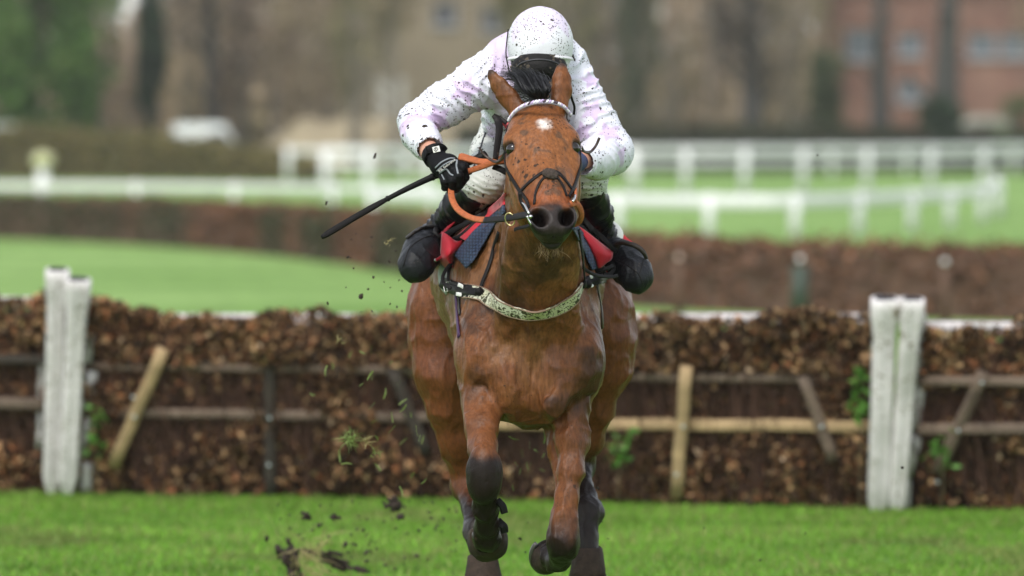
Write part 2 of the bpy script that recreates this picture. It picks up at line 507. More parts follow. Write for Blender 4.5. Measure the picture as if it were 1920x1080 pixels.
def build_horse():
    s = Solid(axis((-0.50, -0.10, 0.0075), (0.30, 0.0045), (0.58, 0.0075)),
              axis((-1.0, -0.12, 0.0055), (0.5, 0.0075), (2.25, 0.011)),
              axis((0.30, 1.25, 0.0075), (2.22, 0.0055)))
    A = at
    # trunk
    bx = 0.035
    s.ell((0.018, 0.88, 1.43), (0.300, 0.70, 0.275), k=0.05)
    s.ell((0.035, 0.78, 1.20), (0.205, 0.60, 0.250), k=0.06)
    s.ell((bx, 0.60, 1.33), (0.235, 0.50, 0.33), k=0.08)
    s.ell((bx, 0.75, 1.58), (0.09, 0.45, 0.13), k=0.10)             # withers
    s.ell((bx, 1.55, 1.46), (0.23, 0.42, 0.24), k=0.08)             # loin and croup
    for q in (-1, 1):
        s.ell((bx + q * 0.16, 1.62, 1.40), (0.16, 0.36, 0.30), k=0.08)
    # shoulders and breast
    s.ell(A(924, 615, 0.32), (0.118, 0.26, 0.31), k=0.08)
    s.ell(A(1060, 615, 0.32), (0.116, 0.26, 0.31), k=0.08)
    s.ell(A(918, 665, 0.12), (0.095, 0.15, 0.18), k=0.06)
    s.ell(A(1067, 668, 0.12), (0.093, 0.15, 0.18), k=0.06)
    s.ell(A(994, 640, 0.15), (0.14, 0.19, 0.20), k=0.06)
    s.ell(A(955, 712, 0.06), (0.092, 0.130, 0.150), k=0.030)        # pectorals
    s.ell(A(1041, 716, 0.06), (0.088, 0.130, 0.148), k=0.030)
    s.ell(A(998, 742, 0.13), (0.105, 0.16, 0.110), k=0.03)
    s.ell(A(1037, 752, -0.02), (0.042, 0.06, 0.060), k=0.02)
    s.ell(A(998, 715, 0.55), (0.15, 0.42, 0.115), k=0.06)            # girth place
    s.ell(A(889, 680, 0.08), (0.05, 0.11, 0.13), k=0.06)
    s.ell(A(1099, 680, 0.08), (0.05, 0.11, 0.13), k=0.06)
    s.cone(A(1003, 665, -0.095), A(1011, 800, -0.03), 0.003, 0.010, k=0.035, sub=True)   # groove between
    s.chain([(A(884, 702, 0.02), 0.004), (A(906, 735, -0.02), 0.008), (A(938, 775, 0.0), 0.010), (A(950, 800, 0.05), 0.012)], k=0.03, sub=True)
    s.chain([(A(1108, 735, 0.03), 0.004), (A(1085, 762, 0.0), 0.007), (A(1052, 780, 0.0), 0.010), (A(1040, 802, 0.05), 0.012)], k=0.03, sub=True)
    s.cone(A(948, 640, -0.09), A(985, 740, -0.055), 0.002, 0.004, k=0.04, sub=True)
    s.cone(A(1040, 640, -0.09), A(1032, 740, -0.055), 0.002, 0.004, k=0.04, sub=True)
    # neck
    s.cone(A(1020, 330, -0.17), A(1006, 600, 0.13), 0.112, 0.145, k=0.06)
    s.cone(A(1015, 235, -0.13), A(1000, 425, 0.50), 0.07, 0.105, k=0.06)
    s.cone(A(1018, 320, -0.10), A(998, 520, 0.38), 0.105, 0.165, k=0.06)
    s.cone(A(1018, 420, -0.25), A(1003, 640, 0.07), 0.075, 0.09, k=0.05)
    s.cone(A(968, 430, -0.23), A(950, 660, 0.05), 0.030, 0.050, k=0.035)
    s.cone(A(1066, 430, -0.23), A(1060, 660, 0.05), 0.030, 0.050, k=0.035)
    # fore legs
    s.chain([(A(911, 690, 0.18), 0.098), (A(904, 752, 0.04), 0.069), (A(903, 800, -0.07), 0.050), (A(906, 842, -0.15), 0.043), (KN_L, 0.046)], k=0.025)
    s.ell(KN_L + (0, -0.012, 0), (0.057, 0.055, 0.092), k=0.025)
    s.ell(A(908, 912, -0.235), (0.050, 0.045, 0.06), k=0.02)
    s.chain([(A(908, 915, -0.19), 0.043), (A(911, 955, -0.13), 0.036), (A(912, 985, -0.08), 0.036), (FE_L, 0.041)], k=0.02)
    s.ell(FE_L, (0.046, 0.042, 0.045), k=0.02)
    s.chain([(FE_L, 0.036), (HF_L, 0.04)], k=0.02)
    s.chain([(A(1058, 700, 0.16), 0.095), (A(1070, 765, 0.07), 0.064), (A(1073, 830, 0.02), 0.051), (A(1071, 883, -0.02), 0.044), (A(1063, 935, -0.05), 0.036), (A(1057, 972, -0.07), 0.036), (KN_R, 0.042)], k=0.025)
    s.chain([(A(1048, 790, 0.12), 0.05), (A(1050, 850, 0.10), 0.034), (A(1053, 930, 0.03), 0.022)], k=0.02)
    s.ell(KN_R + (0, 0, 0.004), (0.052, 0.05, 0.068), k=0.03)
    s.chain([(KN_R, 0.04), (A(1051, 1040, 0.07), 0.034), (FE_R, 0.038)], k=0.02)
    s.chain([(FE_R, 0.036), (HF_R, 0.04)], k=0.02)
    # hind legs
    s.ell(A(838, 600, 1.34), (0.128, 0.28, 0.27), k=0.035)
    s.ell(A(1122, 605, 1.34), (0.126, 0.28, 0.27), k=0.035)
    s.ell(A(812, 588, 1.22), (0.084, 0.13, 0.15), k=0.035)           # stifles
    s.ell(A(1139, 590, 1.22), (0.080, 0.13, 0.13), k=0.035)
    s.chain([(A(826, 640, 1.18), 0.105), (A(836, 700, 1.16), 0.100), (A(845, 765, 1.17), 0.082), (A(856, 830, 1.19), 0.060), (HK_L, 0.044)], k=0.03)
    s.chain([(A(1140, 640, 1.18), 0.100), (A(1131, 695, 1.18), 0.088), (A(1112, 765, 1.2), 0.066), (A(1097, 825, 1.23), 0.05), (HK_R, 0.044)], k=0.03)
    s.cone(A(852, 800, 1.30), A(862, 912, 1.34), 0.02, 0.026, k=0.03)
    s.ell(HK_L, (0.040, 0.06, 0.06), k=0.03)
    s.chain([(HK_L, 0.044), (A(888, 955, 1.12), 0.034), (RF_L, 0.050), (RP_L, 0.039), (RP_L + (RH_L - RP_L) * 0.6, 0.04)], k=0.025)
    s.chain([(HK_R, 0.044), (A(1093, 915, 1.15), 0.032), (RF_R, 0.053), (RP_R, 0.034), (RP_R + (RH_R - RP_R) * 0.6, 0.04)], k=0.025)
    # head
    s.ell(H(0, 0.055, -0.105), (0.108, 0.13, 0.105), HR, k=0.03)
    s.ell(H(0, 0.125, -0.080), (0.117, 0.125, 0.088), HR, k=0.03)
    s.ell(H(0, 0.27, -0.080), (0.098, 0.20, 0.074), HR, k=0.03)
    s.cone(H(0, 0.20, -0.055), H(0, 0.47, -0.050), 0.060, 0.046, k=0.03, squash=(h_n, 0.85))
    s.cone(H(0, 0.30, -0.090), H(0.004, 0.45, -0.078), 0.081, 0.057, k=0.03)
    for q in (-1, 1):
        s.ell(H(q * 0.058, 0.20, -0.19), (0.046, 0.15, 0.105), HR, k=0.04)
        s.ell(H(q * 0.088, 0.118, -0.050), (0.031, 0.056, 0.030), HR, k=0.03)   # brow
        s.ell(H(q * 0.092, 0.190, -0.075), (0.026, 0.055, 0.032), HR, k=0.03)
        s.cone(H(q * 0.096, 0.21, -0.085), H(q * 0.078, 0.36, -0.085), 0.022, 0.010, k=0.03)
        s.ell(H(q * 0.030, 0.475, -0.045), (0.046, 0.058, 0.040), rotz(HR, q * 0.25), k=0.022)
        s.ell(H(q * 0.049, 0.470, -0.030), (0.031, 0.046, 0.024), rotz(HR, q * 0.2), k=0.015)
    s.ell(H(0.004, 0.465, -0.085), (0.059, 0.050, 0.058), HR, k=0.025)
    s.ell(H(0.004, 0.495, -0.076), (0.046, 0.036, 0.043), HR, k=0.016)
    s.cone(H(0, 0.47, -0.030), H(0, 0.525, -0.055), 0.002, 0.003, k=0.012, sub=True)
    s.ell(H(0.004, 0.484, -0.120), (0.037, 0.040, 0.031), HR, k=0.008)
    s.chain([(H(-0.052, 0.500, -0.105), 0.004), (H(0, 0.522, -0.104), 0.005), (H(0.052, 0.500, -0.105), 0.004)], k=0.010, sub=True)
    for q in (-1, 1):
        # eye sockets and nostrils
        s.ell(H(q * 0.113, 0.150, -0.046), (0.020, 0.029, 0.024), HR, k=0.012, sub=True)
        s.ell(H(q * 0.099, 0.126, -0.050), (0.025, 0.014, 0.024), HR, k=0.008)
        s.ell(H(q * 0.098, 0.181, -0.060), (0.023, 0.011, 0.023), HR, k=0.010)
        s.ell(H(q * 0.108, 0.120, -0.056), (0.012, 0.028, 0.018), rotz(HR, q * 0.3), k=0.02)       # upper lid
        s.ell(H(q * 0.043, 0.482, -0.012), (0.025, 0.035, 0.032), rotz(HR, q * 0.35), k=0.014, sub=True)
        s.ell(H(q * 0.047, 0.474, -0.040), (0.018, 0.027, 0.050), rotz(HR, q * 0.35), k=0.01, sub=True)
        s.cone(H(q * 0.035, 0.22, -0.006), H(q * 0.032, 0.36, -0.004), 0.001, 0.001, k=0.012, sub=True)
    # ears: turned back, so their outer sides face the front
    el = [(A(972, 208, -0.29), 0.034), (A(952, 181, -0.27), 0.030), (A(935, 159, -0.26), 0.024), (A(923, 141, -0.25), 0.011), (A(919, 133, -0.245), 0.004)]
    er = [(A(1048, 200, -0.29), 0.031), (A(1053, 170, -0.27), 0.031), (A(1053, 148, -0.26), 0.0275), (A(1053, 130, -0.25), 0.014), (A(1053, 120, -0.245), 0.005)]
    s.chain(el, k=0.02, squash=((0.2, 1, 0.3), 0.55))
    s.chain(er, k=0.02, squash=((-0.2, 1, 0.3), 0.55))
    v, f = s.mesh(2)
    n = vnormals(v, f)
    # slight unevenness of muscle and coat
    amp = 0.004 * sstep(-0.15, 0.1, v[:, 1]) + 0.0012
    d = (fbm(v, 9, 3, 3) - 0.5) * 2 * amp + (fbm(v * (1, 1, 0.45), 38, 9, 2) - 0.5) * 0.003
    body_w = sstep(-0.30, -0.12, v[:, 1])
    warp = v + 0.03 * np.stack([vnoise(v, 9, 41), vnoise(v, 9, 42), vnoise(v, 9, 43)], 1)
    rid = lambda sc, sd_, st: (1 - np.abs(2 * vnoise(warp * st, sc, sd_) - 1)) ** 3
    d = d + body_w * (0.011 * (rid(11, 71, (1, 1, 0.45)) - 0.3) + 0.0045 * (rid(24, 72, (1, 1, 0.6)) - 0.3) * 1.3)      # sinews and skin folds
    vein = np.abs(2 * vnoise(warp * (1, 1, 0.55), 7.5, 91) - 1)
    d = d + 0.0045 * sstep(0.07, 0.0, vein) * sstep(0.5, 0.65, vnoise(v, 5, 92)) * (0.5 + 0.5 * body_w)
    v = v + n * d[:, None]
    # ---- coat colour
    base = np.array([0.138, 0.050, 0.0175]); dark = np.array([0.007, 0.005, 0.0045])
    c = np.tile(base, (len(v), 1))
    tone = fbm(v, 3.2, 21, 3)
    c = c * (0.70 + 0.6 * tone)[:, None]
    tan = np.array([0.25, 0.155, 0.095])
    def blend(c, col, w): return c * (1 - w)[:, None] + np.asarray(col) * w[:, None]
    c = blend(c, tan, 0.5 * sstep(0.15, 0.6, v[:, 1]) * sstep(0.12, 0.26, np.abs(v[:, 0] - 0.05)) * sstep(1.08, 0.9, v[:, 1]))  # paler ribs: sheen of the sweaty flanks put into the colour
    nk = sstep(0.5, 0.62, (v[:, 2] - 1.2)) * 0
    mott = sstep(0.47, 0.64, fbm(v, 7.5, 33, 4)) * sstep(0.35, 0.0, v[:, 1]) * sstep(1.62, 1.5, v[:, 2])
    c = blend(c, (0.20, 0.095, 0.040), 0.55 * sstep(0.50, 0.62, fbm(v, 6, 61, 3)) * sstep(0.4, 0.1, v[:, 1]) * sstep(1.0, 1.15, v[:, 2]))
    c = blend(c, (0.045, 0.020, 0.010), 0.85 * mott)
    c = c * (0.80 + 0.4 * vnoise(v * (1, 1, 0.5), 60, 77))[:, None]
    L = (v - HP) @ HR
    onhead = (L[:, 1] > -0.02) & (L[:, 2] > -0.32) & (v[:, 1] < -0.1)
    c = blend(c, (0.225, 0.080, 0.025), onhead * 0.75 * sstep(0.36, 0.3, L[:, 1]))
    c = blend(c, (0.25, 0.068, 0.020), onhead * 0.7 * sstep(0.32, 0.40, L[:, 1]))
    muz = sstep(0.415, 0.46, L[:, 1] + 0.05 * (np.abs(L[:, 0]) - 0.035) + 0.03 * (vnoise(v, 40, 5) - 0.5)) * onhead
    c = blend(c, (0.024, 0.018, 0.016), muz)
    c = blend(c, (0.12, 0.085, 0.068), 0.6 * muz * sstep(0.042, 0.058, np.abs(L[:, 0])) * sstep(0.50, 0.53, L[:, 1]))
    nost = np.minimum(np.linalg.norm((L - (0.048, 0.485, -0.045)) / (1, 1.5, 1.5), axis=1), np.linalg.norm((L - (-0.048, 0.485, -0.045)) / (1, 1.5, 1.5), axis=1))
    c = blend(c, (0.006, 0.004, 0.004), sstep(0.034, 0.022, nost) * onhead)
    eyed = np.minimum(np.linalg.norm(L - (0.106, 0.152, -0.052), axis=1), np.linalg.norm(L - (-0.106, 0.152, -0.052), axis=1))
    c = blend(c, (0.035, 0.022, 0.016), sstep(0.040, 0.024, eyed) * onhead * 0.9)
    star = sstep(0.033, 0.004, np.sqrt((L[:, 0] - 0.004) ** 2 + ((L[:, 1] - 0.090) * np.where(L[:, 1] > 0.09, 0.7, 1.1)) ** 2) + 0.010 * (vnoise(v, 70, 8) - 0.5) + 0.010 * (vnoise(v, 150, 4) - 0.5)) * (L[:, 2] > -0.06) * onhead
    c = blend(c, (0.72, 0.66, 0.62), 0.92 * star)
    smud = sstep(0.62, 0.72, fbm(v, 26, 55, 3)) * onhead * (L[:, 1] < 0.40)
    c = blend(c, (0.075, 0.045, 0.028), 0.75 * smud * (1 - star))
    arm = sstep(0.9, 0.84, v[:, 2] * 1.0) * (v[:, 1] < 0.4)
    c = blend(c, (0.148, 0.053, 0.019), 0.65 * sstep(1.02, 0.92, v[:, 2]) * (v[:, 1] < 0.4))
    # black points
    def near(p, r0, r1): return sstep(r1, r0, np.linalg.norm(v - p, axis=1))
    zl = sstep(at(0, 835, -0.2)[2], at(0, 868, -0.2)[2], v[:, 2] + 0.03 * (vnoise(v, 30, 2) - 0.5))
    legL = (v[:, 1] < 0.25) & (v[:, 0] < 0.03); c = blend(c, dark, 0.97 * zl * legL)
    zr = sstep(at(0, 930, -0.05)[2], at(0, 1030, -0.05)[2], v[:, 2] + 0.04 * (vnoise(v, 30, 2) - 0.5))
    legR = (v[:, 1] < 0.5) & (v[:, 0] > 0.05); c = blend(c, dark, 0.97 * zr * legR)
    hl = sstep(at(0, 880, 1.2)[2], at(0, 950, 1.2)[2], v[:, 2] + 0.03 * (vnoise(v, 30, 2) - 0.5)) * ((v[:, 1] > 0.6) & (v[:, 0] < 0.03))
    hr = sstep(at(0, 810, 1.2)[2], at(0, 880, 1.2)[2], v[:, 2] + 0.03 * (vnoise(v, 30, 2) - 0.5)) * ((v[:, 1] > 0.6) & (v[:, 0] > 0.05))
    c = blend(c, (0.009, 0.008, 0.008), 0.95 * np.maximum(hl, hr))
    c = blend(c, (0.120, 0.038, 0.0135), 0.75 * sstep(0.98, 1.08, v[:, 1]) * sstep(1.45, 1.2, v[:, 2]) * (1 - np.maximum(hl, hr)))   # richer hind quarters
    for tip in (el[-1][0], er[-1][0]): c = blend(c, (0.03, 0.022, 0.018), 0.85 * near(tip, 0.012, 0.028))
    md = np.clip(1.7 * onhead * sstep(0.42, 0.36, L[:, 1]) + 0.55 * sstep(0.3, 0.0, v[:, 1]) * (1 - onhead) + 0.25, 0, 1.6)
    c = np.concatenate([np.clip(c, 0, 1), md[:, None]], 1)
    return v, f, c

hv, hf, hc = build_horse()
coat = M('horse_coat', attr=True, rough=0.40, var=0.42, vscale=115, bump=0.0015, bscale=150, stretch=(1, 1, 0.25), spec=0.20,
         mud=0.75, mudcol=(0.042, 0.022, 0.013), mudscale=62, mudattr=True, bump2=0.0055, b2scale=24)
horse_body = mesh_obj('body', hv, hf, coat, horse, True, hc)
BVH = BVHTree.FromPolygons([tuple(x) for x in hv], [tuple(x) for x in hf])

def on_horse(u, v, off=0.0, fallback=0.0):
    """point of the horse's skin seen at pixel (u, v), lifted by off along the skin's normal; and that normal"""
    d = at(u, v, 0.0) - CAM; d /= np.linalg.norm(d)
    h, n, i, dist = BVH.ray_cast(Vector(CAM), Vector(d))
    if h is None:
        p = Vector(at(u, v, fallback)); h, n, i, dist = BVH.find_nearest(p)
    n = np.array(n)
    return np.array(h) + n * off, n

def skin_near(p, off=0.0):
    h, n, i, dist = BVH.find_nearest(Vector(p))
    return np.array(h) + np.array(n) * off, np.array(n)

def strap_on_horse(uvs, w, t, n=24, off=0.004, closed=False, fallback=0.0):
    q = spline(uvs, n, closed)
    P = []; N = []
    for x in q:
        p, nn = on_horse(x[0], x[1], off, fallback); P.append(p); N.append(nn)
    P = np.array(P); N = np.array(N)
    for _ in range(2):
        P[1:-1] = 0.25 * P[:-2] + 0.5 * P[1:-1] + 0.25 * P[2:]
        N[1:-1] = 0.25 * N[:-2] + 0.5 * N[1:-1] + 0.25 * N[2:]
    return P, N

# eyes
eye_m = M('horse_eye', (0.012, 0.008, 0.006), rough=0.06, spec=0.6)
for q in (-1, 1):
    bm = bmesh.new(); bmesh.ops.create_uvsphere(bm, u_segments=20, v_segments=14, radius=0.0235)
    c = H(q * 0.0985, 0.152, -0.050)
    mesh_obj('eye', [np.array(x.co) + c for x in bm.verts], [[y.index for y in fc.verts] for fc in bm.faces], eye_m, horse); bm.free()

# hooves
hoof_m = M('hoof_horn', (0.040, 0.026, 0.018), rough=0.75, var=0.45, vscale=40, bump=0.003, bscale=90, spec=0.25, bump2=0.008, b2scale=25)
shoe_m = M('horse_shoe', (0.16, 0.15, 0.145), rough=0.4, metal=0.8, bump=0.001, mud=1.0, mudscale=30)
def hoof(top, axis_, toe, rt=0.047, rb=0.066, h=0.085, shod=True):
    """hoof wall from the coronet down along axis_, its toe pointing to toe"""
    a = np.asarray(axis_, float); a /= np.linalg.norm(a); t = np.asarray(toe, float); t = t - a * (t @ a); t /= np.linalg.norm(t); b = np.cross(a, t)
    vs = []; fs = []; n = 28; rows = ((0, rt * 0.9), (0.008, rt * 1.06), (0.03, rt + (rb - rt) * 0.4), (h * 0.75, rb * 0.97), (h, rb), (h + 0.001, rb * 0.86), (h - 0.012, rb * 0.55))
    for (z, r) in rows:
        for k in range(n):
            th = 2 * math.pi * k / n
            sh = 0.25 * z if math.cos(th) > -2 else 0
            rr = r * (1 + 0.10 * math.cos(th)) * (0.90 if math.cos(th) < -0.6 else 1)
            vs.append(np.asarray(top) + a * z + t * (math.cos(th) * rr + z * 0.28) + b * math.sin(th) * rr * 0.96)
    for i in range(len(rows) - 1):
        for k in range(n): fs.append((i * n + k, i * n + (k + 1) % n, (i + 1) * n + (k + 1) % n, (i + 1) * n + k))
    fs.append(tuple((len(rows) - 1) * n + k for k in range(n - 1, -1, -1)))
    vs = np.array(vs); vs = vs + (np.stack([fbm(vs, 45, 6 + q, 2) for q in range(3)], 1) - 0.5) * 0.012
    o = mesh_obj('hoof', vs, fs, hoof_m, horse)
    if not shod: return
    m = MB(); pts = []
    for k in range(25):
        th = math.radians(-140 + 280 * k / 24)
        pts.append(np.asarray(top) + a * (h + 0.005) + t * (math.cos(th) * rb * 1.0 + h * 0.28) + b * math.sin(th) * rb * 0.9)
    m.ribbon(pts, [a] * len(pts), 0.02, 0.009)
    m.build('shoe', shoe_m, o)
hoof(RP_L + (RH_L - RP_L) * 0.25, (0.02, 0.0, -1), (0.05, -1, 0), 0.050, 0.068, 0.10)
hoof(RP_R + (RH_R - RP_R) * 0.30, (0.0, 0.05, -1), (0.05, -1, 0), 0.050, 0.066, 0.10)
hoof(FE_L + (HF_L - FE_L) * 0.45 + (0, 0, 0.004), (0.0, 1, 0.15), (0, -0.1, -1), 0.056, 0.074, 0.07, False)
hoof(FE_R + (HF_R - FE_R) * 0.45, (-0.25, 0.8, 0.25), (0.05, 0.1, -1), 0.046, 0.060, 0.07)

# forelock, mane and tail: many thin strands
hair_m = M('horse_hair', (0.014, 0.014, 0.016), rough=0.5, var=0.5, vscale=60, spec=0.3)
def strands(name, roots, tips_fn, n, w, parent, seg=7):
    vs = []; fs = []; k0 = 0
    for i in range(n):
        P = spline(tips_fn(i), seg)
        m = len(P)
        side = RNG.normal(0, 1, 3); 
        for j, p in enumerate(P):
            T = P[min(j + 1, m - 1)] - P[max(j - 1, 0)]; B = np.cross(T, side); B /= np.linalg.norm(B) + 1e-9
            ww = w * (1 - (j / (m - 1)) ** 2 * 0.92)
            vs += [p - B * ww, p + B * ww]
        for j in range(m - 1): fs.append((k0 + 2 * j, k0 + 2 * j + 1, k0 + 2 * j + 3, k0 + 2 * j + 2))
        k0 += 2 * m
    return mesh_obj(name, vs, fs, hair_m, parent, True)
def forelock(i):
    a = RNG.uniform(-1, 1); b = RNG.uniform(0, 1); e = RNG.normal(0, 1, 3)
    r = at(1012 + a * 13, 186 - b * 8, -0.345 + b * 0.05)
    m1 = at(1004 + a * 26 + e[0] * 3, 166 - b * 10 + abs(a) * 3, -0.37 + b * 0.03)
    m2 = at(990 + a * 30 + e[0] * 5, 146 - b * 8 + e[1] * 4 + max(a, 0) * 10, -0.31 + b * 0.05)
    tp = at(968 + a * 34 + e[0] * 8, 139 - b * 8 + e[1] * 8 + max(a, 0) * 22 + max(-a, 0) * 10, -0.21 + e[2] * 0.03)
    return [r, m1, m2, tp]
strands('forelock', None, forelock, 620, 0.0014, horse)
def mane(i):
    t = RNG.uniform(0, 1); e = RNG.normal(0, 1, 3)
    r = at(1014 - 8 * t, 205 + 160 * t, -0.20 + 0.55 * t); r, _ = skin_near(r + (0, 0.05, 0.12), 0.0)
    return [r, r + (-0.01 + e[0] * 0.015, 0.02, 0.045 + 0.01 * e[1]), r + (-0.03 + e[0] * 0.03, 0.07, 0.055 + 0.02 * e[1]), r + (-0.05 + e[0] * 0.05, 0.13, 0.04 + 0.03 * e[1])]
strands('mane', None, mane, 500, 0.0016, horse)
def tailf(i):
    e = RNG.normal(0, 1, 3)
    r = np.array([0.035 + e[0] * 0.02, 1.97, 1.45 + e[1] * 0.02])
    return [r, r + (e[0] * 0.02, 0.2, 0.06), r + (e[0] * 0.06, 0.45, -0.06 + e[1] * 0.04), r + (e[0] * 0.09, 0.65 + e[2] * 0.08, -0.40 + e[1] * 0.08)]
strands('tail', None, tailf, 260, 0.003, horse)
# whiskers under the chin
def whisk(i):
    p = H(RNG.uniform(-0.04, 0.04), RNG.uniform(0.47, 0.515), -0.148); e = RNG.normal(0, 1, 3) * 0.008
    return [p, p + (e[0], -0.006, -0.014), p + (e[0] * 2, -0.005 + e[1], -0.03 + e[2])]
wm = hair_m; hair_m = M('whisker_hair', (0.35, 0.22, 0.12), rough=0.6)
strands('chin_whiskers', None, whisk, 70, 0.0006, horse, 4)
hair_m = wm
# ------------------------------------------------------------------ the jockey
jockey = thing('person', 'jockey in white and lilac star silks crouched over the neck of the bay horse', 'person', (0.06, 0.7, 1.2))
A = at
SH_L, EL_L, WR_L = A(938, 118, 0.34), A(772, 229, 0.30), A(808, 286, 0.10)
SH_R, EL_R, WR_R = A(1068, 134, 0.34), A(1142, 280, 0.26), A(1088, 303, 0.02)
KNEE_L, KNEE_R = A(902, 342, 0.42), A(1100, 335, 0.42)
ANK_L, ANK_R = A(812, 440, 0.62), A(1140, 462, 0.62)
TOE_L, TOE_R = A(783, 487, 0.36), A(1188, 508, 0.38)

def lim(a, b, ra, rb): return [(a, ra), (b, rb)]

# body: one continuous figure under the clothes
s = Solid(axis((-0.48, 0.56, 0.008)), axis((-0.1, 1.3, 0.008)), axis((1.15, 2.42, 0.008)))
s.cone(A(1010, 135, 0.42), A(1008, 190, 0.95), 0.115, 0.12, k=0.05)
s.chain(lim(SH_L, EL_L, 0.050, 0.042), k=0.03); s.chain(lim(EL_L, WR_L, 0.042, 0.031), k=0.02); s.cone(WR_L, A(818, 298, 0.06), 0.031, 0.026, k=0.02)
s.chain(lim(SH_R, EL_R, 0.050, 0.042), k=0.03); s.chain(lim(EL_R, WR_R, 0.042, 0.030), k=0.02)
s.chain(lim(A(965, 225, 0.92), KNEE_L, 0.075, 0.038), k=0.03); s.chain(lim(KNEE_L, ANK_L, 0.038, 0.034), k=0.02); s.chain(lim(ANK_L, TOE_L, 0.035, 0.033), k=0.02)
s.chain(lim(A(1045, 225, 0.92), KNEE_R, 0.075, 0.034), k=0.03); s.chain(lim(KNEE_R, ANK_R, 0.034, 0.034), k=0.02); s.chain(lim(ANK_R, TOE_R, 0.035, 0.033), k=0.02)
s.cone(A(1011, 130, 0.36), A(1012, 125, 0.22), 0.055, 0.055, k=0.03)
s.ell(A(1012, 95, 0.17), (0.076, 0.092, 0.105), k=0.03)                      # skull
s.ell(A(1011, 142, 0.135), (0.060, 0.068, 0.070), k=0.03)                    # face, bent down
s.cone(A(1011, 136, 0.075), A(1011, 152, 0.068), 0.009, 0.012, k=0.015)      # nose
s.ell(A(1011, 174, 0.12), (0.034, 0.035, 0.030), k=0.02)                     # chin
s.cone(A(998, 164, 0.068), A(1024, 164, 0.068), 0.005, 0.005, k=0.01)        # lips
for q in (-1, 1):
    s.ell(A(1011 + q * 43, 130, 0.20), (0.012, 0.022, 0.032), k=0.01)        # ears
    s.ell(A(1011 + q * 17, 131, 0.070), (0.014, 0.012, 0.010), k=0.008, sub=True)
v, f = s.mesh(2)
skin_m = M('skin', (0.52, 0.27, 0.19), rough=0.5, var=0.12, vscale=60, bump=0.0008, bscale=220)
mesh_obj('body', v, f, skin_m, jockey, True)

# ---- silks
def wrinkle(v, n, spots, amp=0.010):
    """folds of loose cloth: ridges across the limb near the joints, softer creases elsewhere"""
    d = (fbm(v * (1, 1, 0.7), 14, 4, 2) - 0.5) * 0.010
    for (p, ax_, rad, freq, a) in spots:
        q = v - np.asarray(p); ax_ = np.asarray(ax_, float) / np.linalg.norm(ax_)
        w = np.exp(-(q ** 2).sum(1) / (rad * rad))
        ph = q @ ax_ * freq + 3.5 * fbm(v, 11, 17, 2) * 2
        r = 1 - np.abs(np.sin(ph)); r = r ** 2.2
        d = d + w * (r - 0.35) * a
    return v + n * d[:, None]

s = Solid(axis((-0.48, 0.56, 0.0052)), axis((-0.12, 1.2, 0.0065)), axis((1.60, 2.36, 0.0052)))
s.cone(A(1010, 132, 0.38), A(1008, 170, 0.95), 0.150, 0.150, k=0.06)
s.cone(A(1006, 165, 0.36), A(990, 215, 0.72), 0.135, 0.135, k=0.05)
s.cone(A(972, 185, 0.42), A(958, 222, 0.62), 0.105, 0.100, k=0.05)
s.ell(A(978, 100, 0.36), (0.095, 0.11, 0.075), k=0.05)
s.ell(A(1046, 114, 0.36), (0.070, 0.11, 0.078), k=0.05)
s.chain([(A(945, 122, 0.36), 0.088), (A(893, 160, 0.33), 0.080), (A(836, 195, 0.31), 0.070), (A(783, 228, 0.30), 0.064)], k=0.04)
s.chain([(A(781, 231, 0.30), 0.066), (A(787, 252, 0.21), 0.060), (A(797, 266, 0.155), 0.054), (A(803, 274, 0.13), 0.049)], k=0.02)
s.chain([(A(1062, 136, 0.37), 0.084), (A(1085, 187, 0.33), 0.080), (A(1114, 238, 0.30), 0.079), (A(1141, 278, 0.27), 0.080)], k=0.04)
s.chain([(A(1146, 288, 0.25), 0.074), (A(1122, 296, 0.14), 0.066), (A(1098, 303, 0.05), 0.052)], k=0.03)
# openings at the cuffs
s.cone(A(803, 275, 0.125), A(822, 303, 0.05), 0.040, 0.050, k=0.004, sub=True)
s.cone(A(1094, 304, 0.05), A(1080, 306, -0.02), 0.040, 0.044, k=0.004, sub=True)
sv, sf = s.mesh(2)
n = vnormals(sv, sf)
aL = np.array(EL_L) - SH_L; aR = np.array(EL_R) - SH_R
fL = np.array(WR_L) - EL_L; fR = np.array(WR_R) - EL_R
sv = wrinkle(sv, n, [(A(870, 170, 0.27), aL + (0, 0, -0.15), 0.10, 95, 0.014), (A(795, 222, 0.25), aL + (0.25, 0, 0.1), 0.08, 120, 0.014),
                     (A(800, 262, 0.12), fL, 0.07, 150, 0.010), (A(935, 130, 0.28), aL + (0.1, 0, 0.3), 0.10, 80, 0.014),
                     (A(1110, 210, 0.24), aR, 0.11, 80, 0.014), (A(1130, 290, 0.17), aR + (-0.1, 0, 0.2), 0.09, 110, 0.014),
                     (A(1095, 130, 0.28), aR + (0.25, 0, 0), 0.10, 75, 0.012), (A(925, 225, 0.5), (0.3, 0, 1), 0.12, 70, 0.016), (A(1100, 302, 0.05), fR, 0.05, 170, 0.008)])
n = vnormals(sv, sf)
